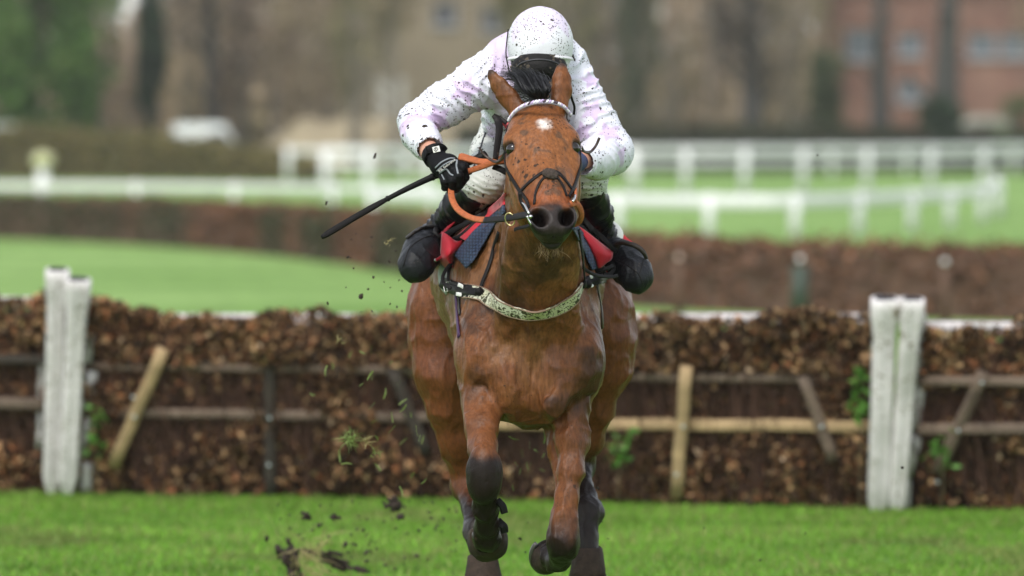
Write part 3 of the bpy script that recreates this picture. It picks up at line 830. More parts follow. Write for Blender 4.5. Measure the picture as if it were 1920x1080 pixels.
# printed pattern: lilac stars and panels, each at its own place on the cloth
def star_mask(v, c, ax1, r, rot=0.0, inner=0.45):
    """five pointed star printed around c on the side of the cloth that faces outwards there"""
    q = v - np.asarray(c); a1 = np.asarray(ax1, float); a1 /= np.linalg.norm(a1)
    nn = np.array([0, -1.0, 0.15]); nn = nn - a1 * (nn @ a1); nn /= np.linalg.norm(nn); a2 = np.cross(nn, a1)
    x, y, z = q @ a1, q @ a2, q @ nn
    rr = np.sqrt(x * x + y * y); th = (np.arctan2(y, x) + rot) % (2 * math.pi / 5) - math.pi / 5
    th = np.abs(th)
    ang = math.pi / 5
    R = r; ri = r * inner
    # edge from the outer point (angle 0 of the wedge) to the inner one
    ox, oy = ri, 0.0; px, py = R * math.cos(ang), R * math.sin(ang)
    cx, cy = rr * np.cos(th), rr * np.sin(th)
    side = (px - ox) * (cy - oy) - (py - oy) * (cx - ox)
    ln = math.hypot(px - ox, py - oy)
    return sstep(-0.002, 0.002, side / ln) * (np.abs(z) < 0.13)
col = np.tile(np.array([0.70, 0.70, 0.78]), (len(sv), 1))
lil = np.array([0.58, 0.42, 0.66])
stars = [(A(768, 258, 0.22), fL, 0.060, 0.3), (A(822, 222, 0.24), aL, 0.062, 0.5), (A(872, 168, 0.25), aL, 0.075, 0.0), (A(905, 215, 0.3), aL, 0.04, 0.3),
         (A(1112, 205, 0.22), aR, 0.060, 0.2), (A(1142, 250, 0.20), aR, 0.062, 0.6), (A(1150, 305, 0.17), fR, 0.060, 0.2), (A(1108, 150, 0.28), aR, 0.045, 0.8),
         (A(1092, 250, 0.24), aR, 0.05, 0.9), (A(925, 250, 0.55), aL, 0.05, 0.2), (A(780, 232, 0.3), aL, 0.05, 0.9)]
for (c_, ax_, r_, ro) in stars:
    m = star_mask(sv, c_, ax_, r_ * 0.85, ro) * (0.75 + 0.25 * vnoise(sv, 25, 3))
    col = col * (1 - 0.85 * m[:, None]) + lil * 0.85 * m[:, None]
pn = sstep(0.055, 0.045, np.abs(sv[:, 0] - A(947, 130, 0.3)[0] - 0.10 * (A(0, 130, 0.3)[2] - sv[:, 2])))*sstep(0.5, 0.4, sv[:, 1])
col = col * (1 - 0.62 * pn[:, None]) + lil * 0.62 * pn[:, None]
silk = M('silks', attr=True, rough=0.62, bump=0.0016, bscale=46, mud=1.18, mudscale=64, spec=0.25, bump2=0.006, b2scale=16, var=0.03, vscale=25)
shirt = mesh_obj('silks_shirt', sv, sf, silk, jockey, True, col)
# cuff bands
cuff_m = M('cuff_band', (0.74, 0.76, 0.84), rough=0.6, bump=0.001, bscale=120)
for (w, d_, r_) in ((A(803, 275, 0.128), fL, 0.0475), (A(1095, 304, 0.04), fR, 0.048)):
    R = frame(d_, (0, 0, 1)); th = np.linspace(0, 2 * math.pi, 33)[:-1]
    P = [w + R[:, 0] * math.cos(t) * r_ + R[:, 2] * math.sin(t) * r_ for t in th]; N = [R[:, 0] * math.cos(t) + R[:, 2] * math.sin(t) for t in th]
    MB().ribbon(P, N, 0.016, 0.005, closed=True).build('cuff', cuff_m, shirt)
# collar
P = []; N = []
for t in np.linspace(0, 2 * math.pi, 33)[:-1]:
    P.append(A(1011, 118, 0.26) + np.array([math.cos(t) * 0.078, math.sin(t) * 0.07, -0.02 * math.sin(t)])); N.append((math.cos(t), math.sin(t), 0))
MB().ribbon(P, N, 0.035, 0.006, closed=True).build('collar', silk if False else cuff_m, shirt)

# ---- breeches
s = Solid(axis((-0.34, 0.40, 0.0058)), axis((0.2, 1.3, 0.008)), axis((1.45, 2.28, 0.0058)))
s.ell(A(1006, 195, 1.0), (0.185, 0.18, 0.16), k=0.05)
s.chain([(A(965, 240, 0.95), 0.115), (A(937, 288, 0.68), 0.092), (A(910, 332, 0.47), 0.077)], k=0.04)
s.ell(A(905, 345, 0.44), (0.080, 0.07, 0.058), k=0.03)
s.cone(A(905, 345, 0.46), A(880, 372, 0.52), 0.068, 0.060, k=0.03)
s.chain([(A(1052, 235, 0.95), 0.125), (A(1080, 285, 0.68), 0.092), (A(1098, 325, 0.45), 0.074)], k=0.04)
s.cone(A(1100, 335, 0.43), A(1108, 360, 0.48), 0.064, 0.056, k=0.03)
v, f = s.mesh(2); n = vnormals(v, f)
v = wrinkle(v, n, [(A(900, 362, 0.38), (0.35, 0, 1), 0.07, 170, 0.008), (A(935, 360, 0.4), (1, 0, 0.6), 0.07, 150, 0.008), (A(1105, 350, 0.4), (0, 0, 1), 0.06, 160, 0.008), (A(920, 260, 0.6), (0, 0, 1), 0.10, 90, 0.010)])
breech_m = M('breeches_white', (0.62, 0.63, 0.60), rough=0.55, bump=0.0012, bscale=60, mud=1.2, mudscale=55, var=0.05, vscale=14)
breeches = mesh_obj('breeches', v, f, breech_m, jockey, True)
BB = BVHTree.FromPolygons([tuple(x) for x in v], [tuple(x) for x in f])
def on_tree(T, u, vv, off=0.0):
    d = at(u, vv, 0.0) - CAM; d /= np.linalg.norm(d)
    h, nn, i, _ = T.ray_cast(Vector(CAM), Vector(d))
    if h is None:
        h, nn, i, _ = T.find_nearest(Vector(at(u, vv, 0.45)))
    return np.array(h) + np.array(nn) * off, np.array(nn)
pip = [on_tree(BB, u, q, 0.001) for (u, q) in spline([(912, 244), (905, 265), (898, 287), (889, 312)], 16)]
MB().ribbon([p[0] for p in pip], [p[1] for p in pip], 0.006, 0.004).build('piping', M('navy_piping', (0.02, 0.022, 0.035), rough=0.6), breeches)

# ---- boots: shaft and foot of each leg as one piece
boot_m = M('boot_leather', (0.007, 0.007, 0.008), rough=0.30, bump=0.0022, bscale=34, mud=1.0, mudcol=(0.05, 0.036, 0.026), mudscale=30, spec=0.32)
foot_m = M('toe_cover_leather', (0.012, 0.013, 0.016), rough=0.48, bump=0.002, bscale=60, var=0.45, vscale=22, mud=0.8, mudcol=(0.05, 0.044, 0.04), mudscale=40, spec=0.22, bump2=0.008, b2scale=22)
dark_l = M('black_leather', (0.011, 0.010, 0.010), spec=0.14, rough=0.48, bump=0.0008, bscale=150, mud=0.45, mudcol=(0.06, 0.045, 0.033))
def boot(knee, ank, toe, side, r0, r1):
    s = Solid(axis((-0.5, 0.62, 0.0058)), axis((0.15, 0.85, 0.0065)), axis((1.20, 1.80, 0.0058)))
    a = np.array(ank) - knee; L = np.linalg.norm(a)
    s.chain([(knee + a * 0.12, r0), (knee + a * 0.5, r0 * 0.98), (knee + a * 0.92, r1)], k=0.02)
    s.cone(knee + a * 0.85, np.array(ank) + (side * 0.01, -0.02, -0.01), r1, r1, k=0.03)
    s.half(knee + a * 0.14, -a / L)
    d = np.array(toe) - ank
    v, f = s.mesh(2); n = vnormals(v, f)
    v = wrinkle(v, n, [(knee + a * 0.85, a, 0.09, 150, 0.011), (knee + a * 0.45, a + (0.1, 0, 0.1), 0.12, 70, 0.008)])
    b = mesh_obj('boot', v, f, boot_m, jockey, True)
    s = Solid(axis((-0.5, 0.62, 0.0058)), axis((0.15, 0.85, 0.0065)), axis((1.20, 1.80, 0.0058)))
    R = frame(d, (1, 0, 0.2 * side))
    s.ell(np.array(ank) + d * 0.78, (0.068, 0.135, 0.072), R, k=0.03)
    s.ell(np.array(ank) + d * 0.36, (0.050, 0.10, 0.054), R, k=0.03)
    s.ell(np.array(ank) + d * 1.12 + (0, 0, -0.012), (0.058, 0.060, 0.056), R, k=0.03)
    v, f = s.mesh(2); n = vnormals(v, f)
    v = wrinkle(v, n, [(np.array(ank) + d * 0.5, d + (0.05 * side, 0, 0.1), 0.10, 70, 0.010), (np.array(ank) + d + (0, -0.05, 0), (1, 0, 0.5), 0.09, 60, 0.007)])
    t = mesh_obj('toe_cover', v, f, foot_m, b, True)
    T = BVHTree.FromPolygons([tuple(x) for x in v], [tuple(x) for x in f])
    return b, T
bootL, TL = boot(np.array(KNEE_L), np.array(ANK_L), np.array(TOE_L), -1, 0.057, 0.042)
bootR, TR = boot(np.array(KNEE_R), np.array(ANK_R), np.array(TOE_R), 1, 0.051, 0.037)
# seam over each toe
for (T, pts, b) in ((TL, [(824, 440), (795, 446), (768, 466), (756, 500)], bootL), (TR, [(1160, 488), (1180, 500), (1198, 515), (1205, 535)], bootR), (TR, [(1208, 483), (1203, 500), (1198, 516)], bootR)):
    q = [on_tree(T, u, w, 0.0005) for (u, w) in spline(pts, 16)]
    MB().ribbon([p[0] for p in q], [p[1] for p in q], 0.004, 0.003).build('seam', dark_l, b)

# ---- helmet with silk cover, its peak, the harness and the goggles
s = Solid(axis((-0.08, 0.25, 0.004)), axis((-0.05, 0.46, 0.005)), axis((2.06, 2.38, 0.004)))
HC = A(1013, 84, 0.20)
hx = np.array([1, 0, 0.0]); tilt = math.radians(28)
hz = np.array([0.0, -math.sin(tilt), math.cos(tilt)]); hy = np.cross(hz, hx)
HRm = np.stack([hx, hy, hz], 1)
s.ell(HC, (0.112, 0.140, 0.127), HRm, k=0.01)
s.half(A(1013, 112, 0.07), (0.0, -0.22, -1.0), k=0.006)
v, f = s.mesh(2); 
hl_ = (v - HC) @ HRm
n = vnormals(v, f)
v = v + n * ((fbm(v, 22, 6, 2) - 0.5) * 0.004)[:, None]
hcol = np.tile(np.array([0.71, 0.71, 0.76]), (len(v), 1))
ph = np.arctan2(hl_[:, 0], hl_[:, 2] + 0.02); 
# lilac crown cut by two white scalloped points at the front and white sides
x, z = v[:, 0] - HC[0], v[:, 2] - HC[2]
tri = np.minimum(np.abs(x + 0.045), np.abs(x - 0.060))
lilm = sstep(-0.004, 0.004, z - 0.064 + 1.25 * tri) * sstep(0.100, 0.094, np.abs(x) + 0.12 * np.abs(z - 0.03))
lilm = lilm * (1 - sstep(0.006, 0.0, np.abs(x + 0.085 + 0.25 * (z - 0.05)) - 0.016) * 0)
hcol = hcol * (1 - 0.5 * lilm[:, None]) + np.array([0.64, 0.50, 0.74]) * 0.5 * lilm[:, None]
helm_m = M('helmet_cover_silk', attr=True, rough=0.5, bump=0.0010, bscale=55, mud=1.2, mudscale=72)
helmet = mesh_obj('helmet', v, f, helm_m, jockey, True, hcol)
# peak: a thin curved lip that follows the front edge
vs = []; fs = []; n_ = 33
for i in range(n_):
    th = math.radians(-88 + 176 * i / (n_ - 1))
    e = np.array([math.sin(th) * 0.110, 0, 0]); fr = math.cos(th)
    p = A(1013, 111, 0.20) + e + np.array([0, -0.135 * fr, 0.010 * fr + 0.004])
    o = np.array([math.sin(th) * 0.003, -0.012 * max(fr, 0.05), -0.006])
    vs += [p, p + o, p + o + (0, 0, -0.006), p + (0, 0.004, -0.008)]
for i in range(n_ - 1):
    for k in range(4): fs.append((i * 4 + k, i * 4 + (k + 1) % 4, i * 4 + 4 + (k + 1) % 4, i * 4 + 4 + k))
mesh_obj('peak', vs, fs, M('peak_silk', (0.66, 0.66, 0.68), rough=0.5, mud=0.8, mudscale=60), helmet, True)
# cord at the left edge
MB().tube(spline([A(953, 55, 0.2), A(950, 80, 0.18), A(949, 104, 0.17), A(956, 140, 0.2)], 20), 0.0022, 6).build('cord', dark_l, helmet)
gog_m = M('goggle_lens', (0.012, 0.011, 0.011), rough=0.6, spec=0.15, mud=1.4, mudcol=(0.075, 0.06, 0.045), mudscale=34, bump2=0.006, b2scale=30)
s = Solid(axis((-0.06, 0.24, 0.004)), axis((-0.1, 0.3, 0.005)), axis((1.95, 2.25, 0.004)))
s.ell(A(1011, 126, 0.115), (0.094, 0.082, 0.058), k=0.02)
s.ell(A(1011, 126, 0.30), (0.2, 0.12, 0.2), k=0.01, sub=True)
v, f = s.mesh(2)
gog = mesh_obj('goggles', v, f, gog_m, jockey, True)
rimm = M('goggle_rim', (0.03, 0.03, 0.035), rough=0.5, mud=1.2, mudcol=(0.16, 0.13, 0.09), mudscale=50)
for sgn in (-1,):
    q = []; GB = BVHTree.FromPolygons([tuple(x) for x in v], [tuple(x) for x in f])
    for th in np.linspace(0, 2 * math.pi, 41)[:-1]:
        q.append(on_tree(GB, 1011 + math.cos(th) * 44, 132 + math.sin(th) * 20, 0.002))
    MB().ribbon([a for a, b in q], [b for a, b in q], 0.005, 0.004, closed=True).build('rim', rimm, gog)
MB().ribbon(spline([A(960, 122, 0.135), A(966, 138, 0.115), A(975, 152, 0.105), A(986, 163, 0.10)], 12), [(-0.6, -0.8, 0.1)] * len(spline([0, 1, 2, 3], 12)), 0.020, 0.004).build('goggle_strap', M('goggle_strap_muddy', (0.30, 0.23, 0.13), rough=0.8, mud=1.8, mudcol=(0.02, 0.016, 0.012), mudscale=60), gog)
# black neck warmer under the goggles
P = [A(1011, 150, 0.26) + np.array([math.cos(t) * 0.080, math.sin(t) * 0.125 - 0.04, 0]) for t in np.linspace(0, 2 * math.pi, 41)[:-1]]
N = [np.array([math.cos(t), math.sin(t), 0.1]) for t in np.linspace(0, 2 * math.pi, 41)[:-1]]
MB().ribbon(P, N, 0.085, 0.008, closed=True).build('face_scarf', M('black_scarf', (0.016, 0.016, 0.018), rough=0.8, bump=0.002, bscale=50, mud=0.8, mudcol=(0.10, 0.075, 0.05)), jockey)
strap = M('harness_strap', (0.02, 0.02, 0.02), rough=0.6)
for q in (-1, 1):
    MB().ribbon(spline([A(1011 + q * 50, 105, 0.16), A(1011 + q * 49, 130, 0.14), A(1011 + q * 38, 165, 0.13), A(1011 + q * 12, 183, 0.11)], 16), [(q, -0.5, 0)] * 16 if False else [(q, -0.5, 0)] * len(spline([0, 1, 2, 3], 16)), 0.018, 0.003).build('chin_strap', strap, helmet)

# ---- gloved hands
glove_m = M('glove_black', (0.006, 0.006, 0.007), spec=0.12, rough=0.6, bump=0.0012, bscale=130, var=0.25, vscale=50)
gtrim_m = M('glove_grey_print', (0.20, 0.22, 0.24), rough=0.6)
def build_hand(pts, name='glove', vox=0.0032):
    lo = np.min([p for p, _ in sum(pts, [])], axis=0) - 0.06; hi = np.max([p for p, _ in sum(pts, [])], axis=0) + 0.06
    s = Solid(*[axis((lo[i], hi[i], vox)) for i in range(3)])
    for ch in pts[:2]: s.chain(ch, k=0.022)
    for ch in pts[2:]: s.chain(ch, k=0.006)
    v, f = s.mesh(2)
    return v, f
Hd = A
def fg(*p): return [(np.array(a), r) for a, r in p]
# the hand at the left of the picture: back of the hand to the camera, fingers closed over rein and whip
handL = [
    fg((Hd(813, 292, 0.08), 0.030), (Hd(820, 300, 0.055), 0.031), (Hd(832, 312, 0.02), 0.030)),                   # wrist to palm
    fg((Hd(826, 316, 0.035), 0.030), (Hd(842, 308, 0.02), 0.030), (Hd(850, 318, 0.02), 0.026)),                  # back of the hand
    fg((Hd(850, 304, 0.015), 0.0155), (Hd(868, 315, -0.015), 0.0145), (Hd(873, 333, 0.0), 0.0130), (Hd(866, 345, 0.035), 0.0115)),   # index
    fg((Hd(846, 315, 0.005), 0.0160), (Hd(861, 330, -0.025), 0.0150), (Hd(862, 347, -0.008), 0.0135), (Hd(855, 356, 0.03), 0.0120)),  # middle
    fg((Hd(838, 322, 0.005), 0.0155), (Hd(848, 339, -0.022), 0.0145), (Hd(849, 355, -0.004), 0.0130), (Hd(844, 360, 0.03), 0.0115)),  # ring
    fg((Hd(829, 327, 0.015), 0.0140), (Hd(833, 341, -0.008), 0.0125), (Hd(834, 352, 0.008), 0.0115), (Hd(833, 352, 0.035), 0.0100)),  # little
    fg((Hd(830, 302, 0.06), 0.018), (Hd(852, 305, 0.070), 0.0155), (Hd(872, 313, 0.060), 0.0135), (Hd(880, 322, 0.045), 0.0115)),    # thumb
]
v, f = build_hand(handL)
gl = mesh_obj('glove', v, f, glove_m, jockey, True)
GT = BVHTree.FromPolygons([tuple(x) for x in v], [tuple(x) for x in f])
def print_on(T, pts, w, name, m, par, off=0.0008, t=0.0018):
    q = [on_tree(T, a, b, off) for (a, b) in spline(pts, 14)]
    MB().ribbon([p[0] for p in q], [p[1] for p in q], w, t).build(name, m, par)
print_on(GT, [(816, 315), (828, 304), (843, 297), (853, 297)], 0.005, 'print_stripe', gtrim_m, gl)
print_on(GT, [(819, 321), (831, 310), (846, 302), (857, 300)], 0.004, 'print_stripe', gtrim_m, gl)
print_on(GT, [(857, 300), (856, 312), (859, 326)], 0.006, 'print_stripe', gtrim_m, gl)
print_on(GT, [(824, 325), (836, 317), (844, 326), (850, 329)], 0.005, 'print_stripe', gtrim_m, gl)
print_on(GT, [(828, 327), (833, 337)], 0.004, 'print_stripe', gtrim_m, gl)
# wrist closure with its small square label
R = frame(fL, (0, -1, 0.2)); wc = A(814, 293, 0.07); th = np.linspace(0, 2 * math.pi, 33)[:-1]
P = [wc + R[:, 0] * math.cos(t) * 0.037 + R[:, 2] * math.sin(t) * 0.037 for t in th]; N = [R[:, 0] * math.cos(t) + R[:, 2] * math.sin(t) for t in th]
wb = MB().ribbon(P, N, 0.036, 0.006, closed=True).build('wrist_strap', glove_m, gl)
MB().ribbon(spline([A(800, 282, 0.04), A(815, 276, 0.04), A(828, 277, 0.05), A(834, 284, 0.06)], 14), [(0.1, -1, 0.35)] * len(spline([0, 1, 2, 3], 14)), 0.028, 0.006).build('strap_tab', glove_m, gl)
lab = bpy.data.materials.new('label_white'); lab.use_nodes = True; lab.node_tree.nodes['Principled BSDF'].inputs['Base Color'].default_value = (0.72, 0.71, 0.66, 1)
lc = A(818, 280, 0.03); ln_ = np.array([0.05, -1, 0.3]); ln_ /= np.linalg.norm(ln_); lx = np.array([0.94, 0, 0.25]); lx = lx - ln_ * (lx @ ln_); lx /= np.linalg.norm(lx); ly = np.cross(ln_, lx) * -1
if ly[2] < 0: ly = -ly
LR = np.stack([lx, ly, ln_], 1)
lb = MB().box(lc, (0.024, 0.020, 0.003), LR).build('label', lab, gl, smooth=False)
sp = []
for t in np.linspace(0, 1, 30):
    a_ = t * 2 * math.pi * 1.6 + 0.8; r_ = 0.0015 + 0.0065 * t
    sp.append(lc + LR @ np.array([math.cos(a_) * r_ * 1.1, math.sin(a_) * r_, 0.0022]))
MB().tube(sp, 0.0011, 5).build('mark', glove_m, lb)
# small lettering across the knuckles
def flat_text(txt, size, c, lx, ln_, mat_, name, par, ext=0.0004):
    cu = bpy.data.curves.new(name, 'FONT'); cu.body = txt; cu.size = size; cu.align_x = 'CENTER'; cu.align_y = 'CENTER'; cu.extrude = ext
    o = bpy.data.objects.new('tmp_text', cu); COL.objects.link(o)
    dg = bpy.context.evaluated_depsgraph_get(); me = bpy.data.meshes.new_from_object(o.evaluated_get(dg))
    bpy.data.objects.remove(o)
    ly = np.cross(ln_, lx); R = np.stack([lx, ly, ln_], 1)
    v = np.array([tuple(x.co) for x in me.vertices]) @ R.T + c; f = [tuple(p.vertices) for p in me.polygons]
    bpy.data.meshes.remove(me)
    return mesh_obj(name, v, f, mat_, par, False)
p, nn = on_tree(GT, 838, 310, 0.0030)
nn = np.array([0.1, -1.0, 0.1]); nn /= np.linalg.norm(nn); tx = np.array([0.80, 0, 0.60]); tx = tx - nn * (tx @ nn); tx /= np.linalg.norm(tx)
flat_text('RSL Endurance', 0.0115, p, tx, nn, lab, 'lettering', gl)

# the other hand holds the rein behind the horse's cheek
W = WR_R
handR = [
    fg((W + (0.0, -0.0, 0.0), 0.029), (W + (-0.02, -0.05, -0.005), 0.031), (W + (-0.03, -0.09, -0.01), 0.030)),
    fg((W + (-0.02, -0.05, 0.005), 0.030), (W + (-0.03, -0.10, 0.0), 0.029)),
]
for i, (dz, r_) in enumerate(((0.028, 0.0150), (0.008, 0.0155), (-0.013, 0.0150), (-0.032, 0.013))):
    b = W + np.array([-0.03, -0.105, dz - 0.005])
    handR.append(fg((b, r_), (b + (-0.014, -0.036, -0.004), r_ * 0.93), (b + (-0.042, -0.034, -0.008), r_ * 0.85), (b + (-0.046, -0.008, -0.008), r_ * 0.78)))
handR.append(fg((W + (-0.02, -0.05, 0.030), 0.018), (W + (-0.045, -0.085, 0.045), 0.015), (W + (-0.062, -0.115, 0.040), 0.013)))
v, f = build_hand(handR)
gl2 = mesh_obj('glove', v, f, M('glove_navy', (0.02, 0.03, 0.12), rough=0.6, bump=0.001, bscale=120), jockey, True)
# ------------------------------------------------------------------ bridle, reins, breast girth, saddle, whip
lea = M('tack_leather_black', (0.010, 0.008, 0.008), spec=0.15, rough=0.5, bump=0.0008, bscale=140, mud=0.55, mudcol=(0.07, 0.05, 0.035), mudscale=50)
lea_br = M('tack_leather_brown', (0.035, 0.018, 0.012), rough=0.45, bump=0.0008, bscale=140)
steel = M('bit_steel', (0.62, 0.61, 0.60), rough=0.22, metal=1.0)
brass = M('rein_ring_brass', (0.70, 0.58, 0.30), rough=0.3, metal=1.0)
orange = M('rein_grip_rubber', (0.40, 0.105, 0.030), rough=0.7, bump=0.0035, bscale=170, var=0.35, vscale=60, mud=0.55, mudcol=(0.08, 0.035, 0.02), mudscale=50)

def ring(c, nrm, r, th, name, m, par, sx=1.0, n=28):
    R = frame(nrm, (1, 0, 0.3))
    P = [np.asarray(c) + R[:, 0] * math.cos(t) * r * sx + R[:, 2] * math.sin(t) * r for t in np.linspace(0, 2 * math.pi, n + 1)[:-1]]
    return MB().tube(P, th, 8, closed=True).build(name, m, par)

bridle = thing('bridle', 'black leather bridle with lilac and white braided browband and crossed noseband on the bay head', 'bridle', tuple(A(1018, 320, -0.6)))
def hstrap(name, uvs, w, t=0.004, m=lea, n=22, off=0.003, par=None, fb=-0.45):
    P, N = strap_on_horse(uvs, w, t, n, off, fallback=fb)
    return MB().ribbon(P, N, w, t).build(name, m, par or bridle)

# browband: white and lilac pieces in a braid; each link is a small bead along the band
bb_uv = [(954, 226), (966, 210), (984, 198), (1010, 191), (1036, 192), (1056, 200), (1070, 216)]
P = []; N = []
for (u_, v_) in spline(bb_uv, 48):
    t_ = (u_ - 1011) / 60
    p_ = at(u_, v_, -0.405 + 0.13 * t_ * t_); P.append(p_); nn_ = np.array([0.75 * t_, -0.75, 0.5]); N.append(nn_ / np.linalg.norm(nn_))
P = np.array(P); N = np.array(N)
band = MB().ribbon(P, N, 0.014, 0.005).build('browband', M('browband_lilac', (0.50, 0.42, 0.60), rough=0.6), bridle)
bead_w = M('browband_white', (0.78, 0.75, 0.80), rough=0.5); bead_d = M('browband_dark', (0.06, 0.035, 0.05), rough=0.6)
bead_l = M('browband_bead_lilac', (0.52, 0.40, 0.62), rough=0.5)
d_ = np.concatenate([[0], np.cumsum(np.linalg.norm(np.diff(P, axis=0), axis=1))])
def along(x): return np.array([np.interp(x, d_, P[:, i]) for i in range(3)]), np.array([np.interp(x, d_, N[:, i]) for i in range(3)])
nb = 34
for i in range(nb):
    x = d_[-1] * (i + 0.5) / nb
    c, nn = along(x); c2, _ = along(x + 0.001); T = (c2 - c) / (np.linalg.norm(c2 - c) + 1e-9)
    B = np.cross(nn, T); tt = T * 0.75 + B * (0.66 if i % 2 else 0.66); tt /= np.linalg.norm(tt)
    c = c + nn * 0.004
    m_ = bead_d if i in (13, 18, 22, 23) else (bead_l if i % 3 == 2 else bead_w)
    MB().tube([c - tt * 0.0085, c - tt * 0.005, c + tt * 0.005, c + tt * 0.0085], [0.0015, 0.0036, 0.0036, 0.0015], 7).build('braid_link', m_, band)
def sstrap(name, pts, w, t=0.004, m=lea, n=24, off=0.003):
    q = [skin_near(p, off) for p in spline(pts, n)]
    P = np.array([a for a, b in q]); N = np.array([b for a, b in q])
    for _ in range(2): P[1:-1] = 0.25 * P[:-2] + 0.5 * P[1:-1] + 0.25 * P[2:]; N[1:-1] = 0.25 * N[:-2] + 0.5 * N[1:-1] + 0.25 * N[2:]
    return MB().ribbon(P, N, w, t).build(name, m, bridle)
sstrap('cheek_strap', [at(942, 228, -0.24), at(934, 250, -0.30), at(936, 285, -0.37), at(946, 318, -0.45), at(958, 345, -0.52), at(969, 362, -0.56), at(978, 382, -0.62)], 0.012)
sstrap('cheek_strap', [at(1082, 222, -0.24), at(1102, 250, -0.30), at(1102, 285, -0.37), at(1096, 318, -0.45), at(1088, 345, -0.52), at(1079, 364, -0.58)], 0.012)
hstrap('upper_nose_strap', [(974, 362), (988, 347), (1004, 333), (1018, 324), (1028, 320)], 0.0115)
hstrap('upper_nose_strap', [(1028, 320), (1044, 323), (1056, 334), (1066, 347), (1076, 360)], 0.0115)
hstrap('lower_nose_strap', [(1022, 332), (1012, 344), (1005, 362), (1002, 384)], 0.0085)
hstrap('lower_nose_strap', [(1042, 331), (1051, 342), (1057, 354), (1062, 368)], 0.0085)
# fleecy patch where they cross
pc, pn = on_horse(1031, 328, 0.004)
R = frame(np.cross(pn, (1, 0, 0)), (1, 0, 0))
s = Solid(*[axis((pc[i] - 0.05, pc[i] + 0.05, 0.0022)) for i in range(3)])
s.ell(pc + (0, 0, 0.002), (0.027, 0.0215, 0.0105), np.stack([R[:, 0], R[:, 1], pn], 1), k=0.005)
v, f = s.mesh(1); nn = vnormals(v, f); v = v + nn * ((fbm(v, 190, 2, 2) - 0.5) * 0.006)[:, None]
mesh_obj('nose_pad', v, f, M('nose_pad_fleece', (0.045, 0.032, 0.025), rough=0.95, bump=0.003, bscale=260, var=0.5, vscale=120), bridle)
# bit rings and bars
b1, b2 = at(984, 382, -0.62), at(993, 399, -0.66)
MB().tube(spline([at(979, 379, -0.60), at(984, 384, -0.63), at(990, 396, -0.655), at(992, 401, -0.66)], 12), 0.0042, 8).build('bit_cheek', steel, bridle)
MB().tube(spline([at(988, 405, -0.655), at(991, 412, -0.655), at(996, 420, -0.655), at(999, 423, -0.65)], 12), 0.0040, 8).build('bit_cheek', steel, bridle)
bm = bmesh.new(); bmesh.ops.create_uvsphere(bm, u_segments=14, v_segments=10, radius=0.0075)
mesh_obj('bit_joint', [np.array(x.co) * (1, 1, 0.9) + at(995, 406, -0.66) for x in bm.verts], [[y.index for y in fc.verts] for fc in bm.faces], steel, bridle); bm.free()
MB().tube(spline([at(1078, 366, -0.60), at(1077, 372, -0.62), at(1074, 378, -0.63)], 8), 0.0042, 8).build('bit_cheek', steel, bridle)
# strap from bit to strap below the chin, and the loose end
MB().ribbon(spline([at(974, 362, -0.60), at(977, 378, -0.60), at(986, 394, -0.62), at(992, 402, -0.64)], 14), [(-0.5, -1, 0)] * len(spline([0, 1, 2, 3], 14)), 0.012, 0.004).build('bit_strap', lea, bridle)
MB().ribbon(spline([at(1002, 420, -0.58), at(985, 425, -0.52), at(972, 428, -0.48), at(964, 431, -0.46)], 14), [(-0.1, -1, 0.3)] * len(spline([0, 1, 2, 3], 14)), 0.012, 0.003).build('curb_strap', lea, bridle)
# strap ends that stand off beside the eyes
MB().ribbon(spline([A(1091, 276, -0.38), A(1096, 284, -0.33), A(1106, 285, -0.28), A(1113, 279, -0.25), A(1119, 270, -0.24), A(1124, 258, -0.24)], 24), [(0.15, -1, 0.25)] * len(spline(list(range(6)), 24)), 0.009, 0.004).build('loose_strap_end', lea_br, bridle)
MB().ribbon(spline([A(949, 284, -0.38), A(941, 297, -0.33), A(930, 303, -0.28), A(918, 298, -0.25), A(907, 289, -0.24), A(898, 276, -0.24)], 24), [(0.15, -1, 0.25)] * len(spline(list(range(6)), 24)), np.linspace(0.013, 0.006, len(spline(list(range(6)), 24))), 0.004).build('loose_strap_end', lea_br, bridle)
MB().tube(spline([A(951, 260, -0.4), A(946, 268, -0.38), A(945, 278, -0.38), A(950, 287, -0.4)], 12), 0.005, 7).build('strap_keeper', lea, bridle)
hstrap('throat_lash', [(1070, 205), (1073, 215), (1074, 226)], 0.010, m=lea_br, fb=-0.3)
# dark strap standing up behind the cheek at the left
MB().ribbon(spline([A(925, 216, -0.02), A(934, 228, -0.03), A(936, 245, -0.06), A(932, 275, -0.10), A(929, 298, -0.14)], 20), [(0.2, -1, 0.1)] * len(spline(list(range(5)), 20)), np.interp(np.linspace(0, 1, len(spline(list(range(5)), 20))), [0, 0.3, 1], [0.014, 0.026, 0.019]), 0.005).build('neck_strap', lea, bridle)
MB().ribbon(spline([A(925, 216, -0.02), A(938, 222, -0.02), A(950, 231, -0.03)], 10), [(0.1, -1, 0.1)] * len(spline([0, 1, 2], 10)), 0.014, 0.004).build('strap_end', lea, bridle)
MB().ribbon(spline([A(943, 228, 0.0), A(950, 234, -0.01), A(956, 243, -0.02)], 8), [(0.1, -1, 0.1)] * len(spline([0, 1, 2], 8)), 0.020, 0.003).build('red_tag', M('red_tag', (0.45, 0.02, 0.03), rough=0.5), bridle)
MB().tube(spline([A(1068, 170, -0.22), A(1072, 185, -0.22), A(1077, 200, -0.2), A(1076, 215, -0.2)], 12), 0.004, 6).build('headpiece', lea, bridle)

